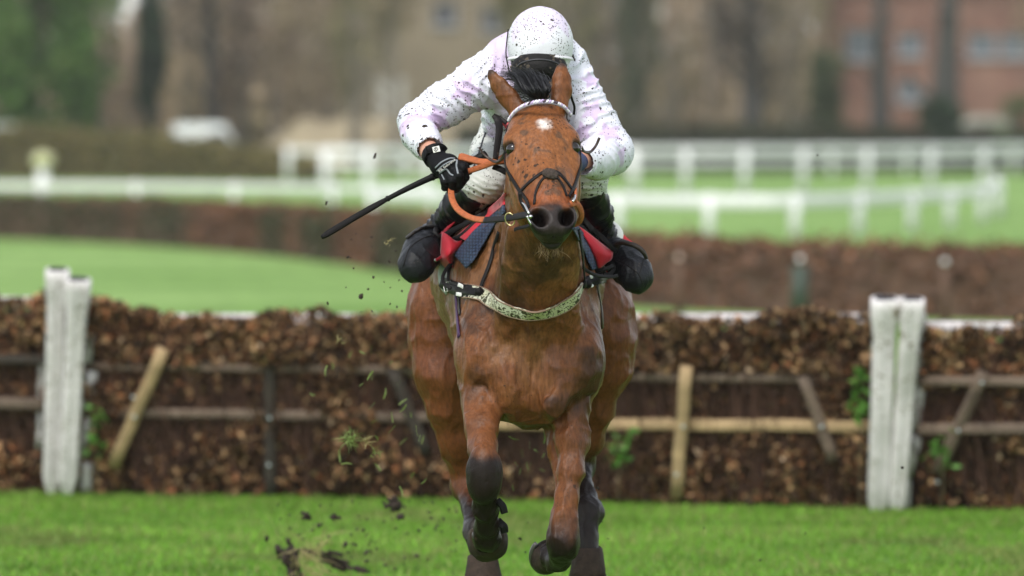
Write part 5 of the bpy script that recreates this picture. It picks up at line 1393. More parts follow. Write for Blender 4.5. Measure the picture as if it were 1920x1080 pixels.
def leaf_cloud(n, x0, x1, z0, z1, y_off, thick, seed, smin=0.022, smax=0.05, topz=None, tone=None):
    r = np.random.default_rng(seed)
    x = r.uniform(x0, x1, n); z = z0 + (z1 - z0) * r.uniform(0, 1, n)
    ynear = r.uniform(0, 1, n) ** 1.6
    p = np.stack([x, hy(x) + y_off - LEAN * z + 0.5 * LEAN + ynear * thick, z], 1)
    lump = fbm(np.stack([x, z * 0, z], 1), 5.5, seed, 2)
    p[:, 1] += (0.5 - lump) * 0.20
    if topz is not None:
        tz = topz(x); p[:, 2] = np.minimum(p[:, 2], 9); k = p[:, 2] < tz; p = p[k]; n = len(p); lump = lump[k]
    hole = fbm(p * (1, 0.2, 0.55), 4.5, seed + 31, 3); k = (hole > 0.40) | (r.uniform(0, 1, n) < 0.35); p = p[k]; n = len(p)
    s_ = smin + (smax - smin) * r.uniform(0, 1, n) ** 1.8
    a = r.normal(0, 1, (n, 3)); a[:, 2] -= 0.6; a /= np.linalg.norm(a, axis=1, keepdims=True)
    b = r.normal(0, 1, (n, 3)); b = np.cross(a, b); b /= np.linalg.norm(b, axis=1, keepdims=True)
    c = np.cross(a, b)
    l = s_[:, None] * a; w = (s_ * r.uniform(0.35, 0.6, n))[:, None] * b; q = (s_ * r.uniform(-0.1, 0.35, n))[:, None] * c
    v = np.stack([p - l * 0.6, p + w * 0.8 + q, p + l * 0.1 - q * 0.3, p - w * 0.8 + q, p + l * 0.75], 1).reshape(-1, 3)
    k = np.arange(n)[:, None] * 5
    f = np.concatenate([k + [0, 1, 2], k + [0, 2, 3], k + [1, 4, 2], k + [3, 2, 4]])
    pal = np.array([[0.15, 0.080, 0.042], [0.36, 0.20, 0.10], [0.070, 0.042, 0.026], [0.58, 0.38, 0.20], [0.040, 0.028, 0.020], [0.36, 0.155, 0.070], [0.20, 0.155, 0.070], [0.68, 0.52, 0.34]]) * np.array([0.92, 0.88, 0.86])  # palest tones put highlights and wet glints on the leaves into the colour
    pick = r.choice(len(pal), n, p=[0.20, 0.15, 0.22, 0.13, 0.16, 0.08, 0.04, 0.02])
    c_ = pal[pick] * r.uniform(0.7, 1.3, n)[:, None] * (0.6 + 0.8 * fbm(p, 3.0, seed + 3, 2))[:, None]
    if tone is not None: c_ = c_ * tone(p)[:, None]
    return v, f, np.repeat(c_, 5, axis=0)
def twig_cloud(n, x0, x1, z0, z1, y_off, thick, seed):
    r = np.random.default_rng(seed)
    x = r.uniform(x0, x1, n); zb = r.uniform(z0, z0 + 0.5 * (z1 - z0), n); ln = r.uniform(0.2, 0.6, n)
    P0 = np.stack([x, hy(x) + y_off + r.uniform(0, 1, n) * thick - LEAN * zb + 0.5 * LEAN, zb], 1)
    d = np.stack([r.normal(0, 0.22, n), r.normal(-LEAN, 0.12, n), np.ones(n)], 1)
    P1 = P0 + d * ln[:, None]; P1[:, 2] = np.minimum(P1[:, 2], z1 + 0.03)
    w = np.stack([np.full(n, 1.0), r.normal(0, 0.5, n), np.zeros(n)], 1) * r.uniform(0.002, 0.006, n)[:, None]
    v = np.stack([P0 - w, P0 + w, P1], 1).reshape(-1, 3); f = np.arange(n * 3).reshape(-1, 3)
    c_ = np.array([0.085, 0.046, 0.034]) * r.uniform(0.4, 1.9, n)[:, None]
    return v, f, np.repeat(c_, 3, axis=0)

def post(root, u0, v0, u1, v1, w, dY, bend=0.0):
    """hollow white padding round the end stake: a tube with an open top and a cut foot"""
    b = hp(u0, v0, dY); t = hp(u1, v1, dY)
    m = 24; n = 20; vs = []; fs = []
    T_ = (t - b) / np.linalg.norm(t - b); Y_ = np.array([0, 1.0, 0]); Y_ = Y_ - T_ * (Y_ @ T_); Y_ /= np.linalg.norm(Y_); X_ = np.cross(Y_, T_); X_ = X_ * np.sign(X_[0])
    for i in range(m + 1):
        q = i / m; c = b + (t - b) * q + np.array([bend * math.sin(math.pi * q), 0, 0])
        ww = w * (0.30 + 0.70 * sstep(-0.05, 0.10, np.array(q))) * (1 + 0.02 * math.sin(q * 9 + u0)) * (1 + 0.26 * sstep(0.84, 0.93, np.array(q)))
        for k in range(n):
            th = 2 * math.pi * k / n; x_, y_ = math.cos(th), math.sin(th)
            x_ = np.sign(x_) * abs(x_) ** 0.75; y_ = np.sign(y_) * abs(y_) ** 0.75
            gr = 1 - 0.40 * math.exp(-((th - 1.5 * math.pi - 0.25) / 0.22) ** 2)
            vs.append(c + X_ * x_ * ww / 2 + Y_ * y_ * ww / 2 * gr * 0.85)
    for i in range(m):
        for k in range(n): fs.append((i * n + k, i * n + (k + 1) % n, (i + 1) * n + (k + 1) % n, (i + 1) * n + k))
    o_ = m * n
    N0 = len(vs)
    for (fac, dz) in ((0.74, 0.004), (0.70, -0.25)):
        for k in range(n): vs.append(t + (np.array(vs[o_ + k]) - t) * fac + T_ * dz)
    mi = [0] * len(fs)
    for k in range(n): fs.append((o_ + k, o_ + (k + 1) % n, N0 + (k + 1) % n, N0 + k)); mi.append(0)
    for k in range(n): fs.append((N0 + k, N0 + (k + 1) % n, N0 + n + (k + 1) % n, N0 + n + k)); mi.append(1)
    fs.append(tuple(N0 + n + k for k in range(n - 1, -1, -1))); mi.append(1)
    return mesh_obj('padded_end_post', vs, fs, [pad_w, pad_in], root, True, mat_idx=mi)

def beam_px(root, name, p, q, w, t, m, off, n=6):
    return MB().beam(hp(*p, off), hp(*q, off), t, w, (0, 0, 1) if abs(p[0] - q[0]) > abs(p[1] - q[1]) * 0.8 else (1, 0, 0), 0.0025, n).build(name, m, root)
def bolt(root, u, v, off=-0.05):
    c = hp(u, v, off); return MB().tube([c, c + (0, -0.012, 0)], [0.010, 0.008], 10).build('bolt', bolt_m, root)

def top_fn(seed, z, amp=0.05):
    def f(x): 
        q = np.stack([x, x * 0, x * 0], 1); return z + 0.012 + (fbm(q, 5.0, seed, 4) - 0.5) * 2 * amp * 1.9
    return f
def hurdle(label, x0, x1, seed, ztop, dens=9000, b0=0.045, b1=0.005):
    cx = 0.5 * (x0 + x1)
    r = thing('hurdle', label, 'hurdle', (cx, float(hy(cx)), 0.0), 'hurdles in the flight')
    zt = top_fn(seed, ztop); nL = int(dens * (x1 - x0))
    low = lambda p: (0.5 + 1.0 * fbm(p, 2.2, seed + 5, 3)) * (0.75 + 0.5 * sstep(0.45, 0.7, fbm(p * (1, 0.3, 1), 7, seed + 8, 2)))
    a = leaf_cloud(int(nL * 0.95), x0, x1, 0.70, ztop + 0.12, -0.085, 0.25, seed, 0.020, 0.048, topz=zt, tone=low)
    b = leaf_cloud(int(nL * 1.35), x0, x1, 0.02, 0.76, -0.065, 0.22, seed + 1, 0.019, 0.046, tone=low)
    c = twig_cloud(int(2600 * (x1 - x0)), x0, x1, 0.0, ztop, -0.075, 0.26, seed + 2)
    V = np.concatenate([a[0], b[0], c[0]]); F = np.concatenate([a[1], b[1] + len(a[0]), c[1] + len(a[0]) + len(b[0])]); C = np.concatenate([a[2], b[2], c[2]])
    o = mesh_obj('brush', V, F, leaf_m, r, False, C); tag(o, kind='stuff')
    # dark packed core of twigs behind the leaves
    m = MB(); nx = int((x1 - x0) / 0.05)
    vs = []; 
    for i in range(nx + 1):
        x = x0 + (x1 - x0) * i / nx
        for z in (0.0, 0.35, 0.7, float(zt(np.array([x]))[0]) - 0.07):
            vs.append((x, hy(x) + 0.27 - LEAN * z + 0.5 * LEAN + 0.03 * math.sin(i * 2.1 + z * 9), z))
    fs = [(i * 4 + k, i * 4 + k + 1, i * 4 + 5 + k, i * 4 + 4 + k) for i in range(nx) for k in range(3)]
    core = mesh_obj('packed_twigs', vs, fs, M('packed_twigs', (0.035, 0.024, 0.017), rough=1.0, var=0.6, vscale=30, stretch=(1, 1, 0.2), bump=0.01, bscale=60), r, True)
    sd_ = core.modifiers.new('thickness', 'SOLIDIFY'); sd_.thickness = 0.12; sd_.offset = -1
    # white guard board along the back of the top, glimpsed between the leaves
    m = MB(); m.beam((x0 + 0.02, hy(x0) + 0.34 - 0.5 * LEAN, ztop - b0), (x1 - 0.02, hy(x1) + 0.34 - 0.5 * LEAN, ztop - b1), 0.05, 0.060, n=8)
    m.build('guard_board', pad_w, r)
    return r
ZT = hp(600, 585)[2]; ZTR = hp(1400, 602)[2]
gap = 0.13
xl2 = at(158, 700, HY0)[0]; xr1 = at(1636, 700, HY1)[0]; xl1 = at(92, 700, HY0)[0]; xr2 = at(1732, 700, HY1)[0]
hB = hurdle('middle hurdle of the flight between the two pairs of white posts, behind the horse', xl2 - 0.03, xr1 + 0.03, 101, 0.5 * (ZT + ZTR))
hA = hurdle('brush hurdle cut off by the left edge, beside the overlapping white posts', xl1 - 1.7, xl1 + 0.05, 202, ZT + 0.09, 9000, 0.06, 0.06)
hC = hurdle('brush hurdle at the right edge, right of the upright pair of white posts', xr2 - 0.02, xr2 + 1.7, 303, ZTR - 0.02, 9000, 0.01, 0.01)
# rails, stakes and braces
beam_px(hB, 'upper_rail', (166, 686), (960, 694), 0.042, 0.05, wood_d, -0.050, 8)
beam_px(hB, 'upper_rail', (960, 703), (1640, 712), 0.044, 0.05, wood_d, -0.050, 8)
beam_px(hB, 'lower_rail', (160, 772), (870, 782), 0.050, 0.05, wood_d, -0.060, 8)
beam_px(hB, 'lower_rail', (870, 793), (1640, 799), 0.060, 0.05, wood_t, -0.070, 8)
beam_px(hB, 'stake', (506, 640), (507, 940), 0.06, 0.05, wood_b, -0.075)
beam_px(hB, 'stake', (1287, 688), (1268, 930), 0.062, 0.05, wood_t, -0.115)
beam_px(hB, 'brace', (306, 655), (212, 872), 0.062, 0.05, wood_t, -0.115)
beam_px(hB, 'brace', (735, 690), (800, 850), 0.060, 0.05, wood_b, -0.085)
beam_px(hB, 'brace', (1506, 705), (1562, 862), 0.058, 0.05, wood_d, -0.105)
for (u, v) in ((252, 782), (506, 784), (504, 872), (1281, 800), (1541, 800), (1268, 890), (250, 745)): bolt(hB, u, v, -0.14)
beam_px(hA, 'upper_rail', (-240, 668), (82, 674), 0.05, 0.05, wood_b, -0.085)
beam_px(hA, 'lower_rail', (-240, 752), (82, 757), 0.06, 0.05, wood_d, -0.10)
beam_px(hA, 'brace', (-150, 870), (-60, 660), 0.06, 0.05, wood_d, -0.105)
beam_px(hC, 'upper_rail', (1722, 714), (2250, 720), 0.05, 0.05, wood_d, -0.085)
beam_px(hC, 'lower_rail', (1722, 803), (2250, 808), 0.056, 0.05, wood_d, -0.10)
beam_px(hC, 'brace', (1845, 700), (1757, 885), 0.058, 0.05, wood_d, -0.105)
beam_px(hC, 'stake', (2050, 690), (2050, 940), 0.058, 0.05, wood_d, -0.105)
for (u, v) in ((1841, 718), (1797, 808), (1757, 904)): bolt(hC, u, v, -0.14)
post(hA, 97, 928, 108, 506, 0.104, -0.12, 0.0)
post(hB, 126, 926, 147, 524, 0.108, -0.20, 0.0)
post(hB, 1646, 970, 1660, 560, 0.116, -0.20, 0.0)
post(hC, 1679, 965, 1711, 561, 0.104, -0.16, 0.0)
def side_strip(root, pts, off):
    for (a, b, w) in pts: MB().beam(hp(*a, off), hp(*b, off), 0.05, w, (1, 0, 0), 0.001, 3).build('side_padding', pad_w, root)
side_strip(hB, [((161, 920), (166, 865), 0.055), ((160, 855), (171, 783), 0.062), ((163, 768), (173, 695), 0.062), ((163, 678), (168, 625), 0.050)], -0.05)
side_strip(hA, [((76, 748), (79, 676), 0.035), ((73, 838), (76, 768), 0.03)], -0.05)
side_strip(hC, [((1697, 955), (1701, 900), 0.045), ((1700, 888), (1718, 816), 0.062), ((1712, 800), (1722, 722), 0.070), ((1718, 706), (1724, 650), 0.05), ((1722, 640), (1726, 590), 0.06)], -0.05)
# young green weeds at the posts
def weed(u, v0, v1, w_px, n, seed, label):
    r = np.random.default_rng(seed); vs = []; fs = []; k = 0
    base = hp(u, v1, -0.22)
    for i in range(n):
        p = hp(u + r.normal(0, w_px), r.uniform(v0, v1), -0.22) + r.normal(0, 0.02, 3); s_ = r.uniform(0.02, 0.04)
        a = r.normal(0, 1, 3); a /= np.linalg.norm(a); b = np.cross(a, r.normal(0, 1, 3)); b /= np.linalg.norm(b)
        vs += [p - a * s_, p + b * s_ * 0.5, p + a * s_, p - b * s_ * 0.5]; fs.append((k, k + 1, k + 2, k + 3)); k += 4
    t = thing('weed', label, 'weed', (base[0], base[1], 0.0), 'green weeds growing up the hurdles')
    mesh_obj('leaves', vs, fs, M('weed_leaf', (0.10, 0.24, 0.035), rough=0.6, var=0.3, trans=0.3), t, False)
    st = [np.array([base[0], base[1] + 0.02, 0.0]), base + (0.01, 0, 0), hp(u, (v0 + v1) / 2, -0.2), hp(u + 2, v0, -0.21)]
    MB().tube(spline(st, 10), 0.004, 5).build('stem', M('weed_stem', (0.09, 0.07, 0.03), rough=0.7), t)
weed(1612, 690, 790, 7, 46, 1, 'bright green weed climbing beside the left side of the upright white posts')
weed(178, 770, 850, 6, 30, 2, 'green weed low against the right side of the overlapping white posts')
weed(1765, 810, 880, 10, 30, 3, 'green weed in the brush below the lower rail of the right edge hurdle')
weed(1158, 810, 870, 12, 26, 4, 'small green weed in the brush under the tan rail, just right of the horse')
# ------------------------------------------------------------------ beyond the hurdles: hedge, rails, buildings, vehicles
def far_px(u, v, d):
    return at(u, v, d - 24.0)
def leafy_box(path, width, height, n, smin, smax, pal, seed, top_noise=0.1, green=0.0):
    """clipped hedge along a ground path made of many small leaves and twigs"""
    r = np.random.default_rng(seed)
    P = np.asarray(path, float); d = np.concatenate([[0], np.cumsum(np.linalg.norm(np.diff(P, axis=0), axis=1))])
    t = r.uniform(0, d[-1], n); x = np.interp(t, d, P[:, 0]); y = np.interp(t, d, P[:, 1])
    hh = np.interp(t, d, np.full(len(P), height) if np.isscalar(height) else np.asarray(height, float))
    side = r.integers(0, 3, n); z = np.where(side == 2, hh, r.uniform(0, 1, n) * hh)
    off = np.where(side == 0, -0.5, np.where(side == 1, 0.5, r.uniform(-0.5, 0.5, n))) * width
    T = np.diff(P, axis=0).mean(0); T /= np.linalg.norm(T); N = np.array([-T[1], T[0]])
    p = np.stack([x + N[0] * off, y + N[1] * off, z], 1) + r.normal(0, 0.05, (n, 3)) * width
    p[:, 2] = np.maximum(p[:, 2] * (1 + (fbm(p, 0.8, seed, 2) - 0.5) * top_noise), 0.02)
    a = r.normal(0, 1, (n, 3)); a /= np.linalg.norm(a, axis=1, keepdims=True); b = np.cross(a, r.normal(0, 1, (n, 3))); b /= np.linalg.norm(b, axis=1, keepdims=True)
    s_ = r.uniform(smin, smax, n)[:, None]
    v = np.stack([p - a * s_, p + b * s_ * 0.6, p + a * s_, p - b * s_ * 0.6], 1).reshape(-1, 3)
    f = np.arange(n * 4).reshape(-1, 4)
    pal = np.asarray(pal); pk = r.integers(0, len(pal), n)
    c = pal[pk] * r.uniform(0.7, 1.3, n)[:, None]
    sec = fbm(np.stack([t * 0.22, t * 0, t * 0], 1), 1.0, seed + 9, 2)
    if green: c = c * (1 - green * sstep(0.5, 0.62, sec)[:, None]) + np.array([0.035, 0.055, 0.03]) * (green * sstep(0.5, 0.62, sec))[:, None]
    return v, f, np.repeat(c, 4, axis=0)
def hedge_core(path, width, height, m, parent, name='hedge_core'):
    P = np.asarray(path, float); hs = np.full(len(P), height) if np.isscalar(height) else np.asarray(height, float)
    mb = MB()
    T = np.diff(P, axis=0).mean(0); T /= np.linalg.norm(T); N = np.array([-T[1], T[0]])
    vs = []; fs = []
    for p, h in zip(P, hs):
        for (o, z) in ((-0.5, 0.0), (-0.45, h * 0.94), (0.45, h * 0.94), (0.5, 0.0)): vs.append((p[0] + N[0] * o * width, p[1] + N[1] * o * width, z))
    for i in range(len(P) - 1):
        for k in range(3): fs.append((i * 4 + k, i * 4 + k + 1, i * 4 + 5 + k, i * 4 + 4 + k))
    fs += [(0, 1, 2, 3), tuple(len(P) * 4 - 4 + k for k in (3, 2, 1, 0))]
    return mesh_obj(name, vs, fs, m, parent, False)
def gxy(u, v): g = ground(u, v); return np.array([g[0], g[1]])
leafC = M('far_leaf', attr=True, rough=0.85, spec=0.15)

# brown birch fence sweeping across the course
pth = [gxy(-500, 438), gxy(-150, 441), gxy(0, 445), gxy(300, 458), gxy(560, 478), gxy(760, 503), gxy(960, 535), gxy(1180, 566), gxy(1450, 584), gxy(1920, 600), gxy(2400, 612)]
pth = [np.array(p) for p in spline(pth, 60)]
bf = thing('birch_fence', 'long low brown birch fence curving across the course behind the hurdles', 'fence', (pth[30][0], pth[30][1], 0))
pal_b = [[0.13, 0.068, 0.044], [0.18, 0.090, 0.052], [0.095, 0.056, 0.038], [0.15, 0.082, 0.052]]
HB_ = 0.68
core_m = M('birch_core', (0.105, 0.060, 0.040), rough=1.0, var=0.3, vscale=2.0)
hedge_core(pth, 1.0, HB_, core_m, bf, 'birch_core')
v, f, c = leafy_box(pth, 1.0, HB_, 26000, 0.03, 0.08, pal_b, 5, 0.08, 0.8)
tag(mesh_obj('birch', v, f, leafC, bf, False, c), kind='stuff')
v, f, c = leafy_box([p + np.array([0, 0]) for p in pth], 0.95, HB_ + 0.04, 7000, 0.03, 0.07, [[0.20, 0.10, 0.055], [0.16, 0.085, 0.045]], 6, 0.06)
k = v.reshape(-1, 4, 3)[:, :, 2].min(1) > HB_ * 0.86; f = np.arange(k.sum() * 4).reshape(-1, 4); v = v.reshape(-1, 4, 3)[k].reshape(-1, 3); c = c.reshape(-1, 4, 3)[k].reshape(-1, 3)
tag(mesh_obj('trimmed_top', v, f, leafC, bf, False, c), kind='stuff')
white_p = M('rail_white', (0.72, 0.72, 0.71), rough=0.45, var=0.05, vscale=3)
green_p = M('post_dark_green', (0.03, 0.045, 0.03), rough=0.6)
for i, (u, v, lab) in enumerate(((1273, 586, 'short dark post with pinkish ball top in the birch fence near the right boot'), (1500, 590, 'dark green post with white top and foot standing before the birch fence'), (1772, 598, 'dark post with pale ball top in the birch fence toward the right edge'))):
    g = ground(u, v + 9)
    t = thing('marker_post', lab, 'post', tuple(g), 'marker posts along the birch fence')
    MB().tube([g, g + (0, 0, 0.55)], 0.045 if i != 1 else 0.09, 12).build('shaft', green_p if i == 1 else core_m, t)
    bm = bmesh.new(); bmesh.ops.create_uvsphere(bm, u_segments=16, v_segments=10, radius=0.03)
    mesh_obj('ball_top', [np.array(x.co) + g + (0, 0, 0.62) for x in bm.verts], [[y.index for y in fc.verts] for fc in bm.faces], white_p if i else M('ball_pinkish', (0.62, 0.45, 0.38), rough=0.6), t); bm.free()
    if False: MB().tube([g + (0, -0.02, 0), g + (0, -0.02, 0.2)], 0.10, 12).build('foot', white_p, t)

# running rails
def running_rail(label, uvs, h, rails, pw, group='running rails of the course', rw=0.12, every=None, rh=None, dense=10):
    q = [np.append(gxy(u, v), 0.0) for (u, v) in uvs]
    r = thing('running_rail', label, 'rail', tuple(np.mean(q, axis=0)), group)
    path = spline(q, dense * (len(q) - 1)) if len(q) > 2 else np.array(q)
    for z, hh in rails:
        P = path + np.array([0, 0, z]); m = MB()
        m.ribbon(P, [(0, -1, 0.0)] * len(P), hh, 0.07); m.build('rail', white_p, r)
    for p in q:
        MB().tube([p, p + (0, 0.02, h * 0.5), p + (0, 0.0, h)], pw / 2, 10).build('post', white_p, r)
    return r
running_rail('white running rail along the far side at the left behind the birch fence', [(-300, 398), (-110, 398), (80, 399), (255, 400), (440, 402), (625, 405), (810, 409)], 0.74, [(0.62, 0.16)], 0.14)
running_rail('nearer right white rail that bends away at its end on the grass', [(700, 428), (1000, 438), (1160, 443), (1330, 446), (1490, 446), (1610, 441), (1710, 434), (1782, 427), (1842, 418), (1872, 404), (1868, 388)], 0.80, [(0.66, 0.24)], 0.20)
running_rail('far white double rail running across the right half of the picture', [(610, 372), (690, 372), (800, 370), (930, 368), (1090, 366), (1190, 366), (1285, 365), (1395, 364), (1505, 362), (1625, 360), (1745, 357), (1845, 353), (1950, 348), (2100, 342)], 1.45, [(1.34, 0.26), (0.95, 0.16)], 0.26)
running_rail('farthest white rail seen between the posts of the other rails at the right', [(540, 345), (760, 344), (960, 342), (1180, 339), (1400, 336), (1560, 334), (1700, 331), (1900, 326), (2150, 322)], 1.35, [(1.20, 0.20)], 0.22)
g = ground(80, 392)
mk = thing('marker_post', 'white course marker post with yellowish top at the far left rail', 'post', tuple(g))
MB().tube([g, g + (0, 0, 1.0)], 0.14, 12).build('shaft', white_p, mk)
MB().tube([g + (0, 0, 1.0), g + (0, 0, 1.1), g + (0, 0, 1.3), g + (0, 0, 1.4)], [0.15, 0.26, 0.26, 0.1], 12).build('topper', M('topper_yellow', (0.50, 0.50, 0.28), rough=0.6), mk)

# olive hedge at the left
hl2 = thing('hedge', 'olive brown hedge behind the left running rail tapering toward the middle', 'hedge', (-18, 270, 0))
ph = [np.array([at(-260, 300, 262)[0], 262.]), np.array([at(100, 300, 258)[0], 258.]), np.array([at(330, 300, 254)[0], 254.]), np.array([at(480, 300, 250)[0], 250.]), np.array([at(590, 300, 246)[0], 246.])]
hh = [1.95, 1.9, 1.6, 1.15, 0.5]
olive = [[0.15, 0.125, 0.045], [0.12, 0.11, 0.045], [0.18, 0.14, 0.055], [0.08, 0.085, 0.035]]
ph2 = [np.array(p) for p in spline(ph, 24)]; hh2 = np.interp(np.linspace(0, 1, len(ph2)), np.linspace(0, 1, 5), hh)
hedge_core(ph2, 2.0, hh2, M('hedge_core_olive', (0.06, 0.05, 0.02), rough=1), hl2)
v, f, c = leafy_box(ph2, 2.0, hh2, 14000, 0.07, 0.16, olive, 12, 0.3)
tag(mesh_obj('foliage', v, f, leafC, hl2, False, c), kind='stuff')
# dark clipped hedge under the trees on the right
hr2 = thing('hedge', 'dark low hedge under the trees behind the right hand rails', 'hedge', (12, 300, 0))
ph = [np.array([at(u, 260, 300)[0], 300.0 + 0.004 * (u - 1500)]) for u in (860, 1100, 1400, 1700, 2150)]
ph2 = [np.array(p) for p in spline(ph, 24)]
hedge_core(ph2, 2.0, 1.9, M('hedge_core_dark', (0.03, 0.032, 0.02), rough=1), hr2)
v, f, c = leafy_box(ph2, 2.0, 1.95, 12000, 0.07, 0.17, [[0.035, 0.040, 0.022], [0.06, 0.05, 0.03], [0.03, 0.045, 0.02]], 13, 0.25)
tag(mesh_obj('foliage', v, f, leafC, hr2, False, c), kind='stuff')

# a pale grassy bank in the middle distance
bx0, bx1 = at(480, 250, 310)[0], at(960, 250, 310)[0]
vs = []; fs = []; nx, ny = 30, 8
for j in range(ny + 1):
    for i in range(nx + 1):
        x = bx0 + (bx1 - bx0) * i / nx; e = min(1, 6 * i / nx, 6 * (nx - i) / nx)
        vs.append((x, 306 + 12 * j / ny, 0.002 + 2.55 * math.sin(math.pi * min(1, 1.0 * j / ny)) * e ** 0.5 * (1 + 0.06 * math.sin(i * 1.3))))
for j in range(ny):
    for i in range(nx): a = j * (nx + 1) + i; fs.append((a, a + 1, a + nx + 2, a + nx + 1))
tag(mesh_obj('earth_bank', vs, fs, M('dry_grass_bank', (0.30, 0.25, 0.16), rough=1, var=0.2, vscale=0.8), None, True), kind='structure')

# vehicles
glass = M('vehicle_glass', (0.02, 0.025, 0.03), rough=0.1)
tyre = M('tyre', (0.02, 0.02, 0.02), rough=0.9)
van_w = M('van_white', (0.74, 0.75, 0.76), rough=0.35)
def van(label, x, y, L, Ht, col, rot=0.0, group='white vehicles parked beyond the hedge'):
    t = thing('parked_van', label, 'van', (x, y, 0), group)
    c, s_ = math.cos(rot), math.sin(rot)
    def W(p): return np.array([x + p[0] * c - p[1] * s_, y + p[0] * s_ + p[1] * c, p[2]])
    prof = [(-L / 2, 0.45), (-L / 2, Ht * 0.92), (-L / 2 + 0.15, Ht), (L * 0.22, Ht), (L * 0.36, Ht * 0.66), (L / 2 - 0.05, Ht * 0.58), (L / 2, 0.5)]
    vs = []; n = len(prof)
    for (ins, sd_) in ((0.0, -1), (0.0, 1)):
        for (px_, pz) in prof: vs.append(W((px_, sd_ * (0.95 - 0.10 * (pz / Ht)), pz)))
    fs = [tuple(range(n)), tuple(range(2 * n - 1, n - 1, -1))] + [(k, n + k, n + (k + 1) % n, (k + 1) % n) for k in range(n)]
    mesh_obj('body', vs, fs, col, t, False)
    for sd_ in (-1, 1):
        m = MB(); z0, z1 = Ht * 0.60, Ht * 0.86
        q = [W((L * 0.02, sd_ * 0.90, z0)), W((L * 0.33, sd_ * 0.90, z0)), W((L * 0.235, sd_ * 0.885, z1)), W((L * 0.02, sd_ * 0.885, z1))]
        m.add(q + [a + (0, 0.03 * sd_, 0) for a in q], [(0, 1, 2, 3), (7, 6, 5, 4), (0, 4, 5, 1), (1, 5, 6, 2), (2, 6, 7, 3), (3, 7, 4, 0)]); m.build('side_window', glass, t, False)
        for wx in (-L * 0.30, L * 0.32):
            MB().tube([W((wx, sd_ * 0.72, 0.34)), W((wx, sd_ * 0.97, 0.34))], 0.34, 18).build('wheel', tyre, t, False)
    q = [W((L * 0.235, -0.78, Ht * 0.95)), W((L * 0.235, 0.78, Ht * 0.95)), W((L * 0.365, 0.82, Ht * 0.68)), W((L * 0.365, -0.82, Ht * 0.68))]
    q = [a + (0.03 * c, 0.03 * s_, 0.03) for a in q]
    MB().add(q, [(0, 1, 2, 3)]).build('windscreen', glass, t, False)
    for sd_ in (-1, 1): MB().box(W((L / 2, sd_ * 0.65, 0.85)), (0.05, 0.25, 0.16)).build('headlight', M('headlamp_lens', (0.6, 0.6, 0.58), rough=0.2), t, False)
    return t
vx = at(372, 262, 256)[0]
van('white high van with dark nose parked behind the left hedge', vx, 266.0, 2.9, 2.2, van_w)
van('white van cut off by the left edge of the picture behind the hedge', at(-22, 262, 260)[0], 272.0, 3.4, 2.2, van_w)

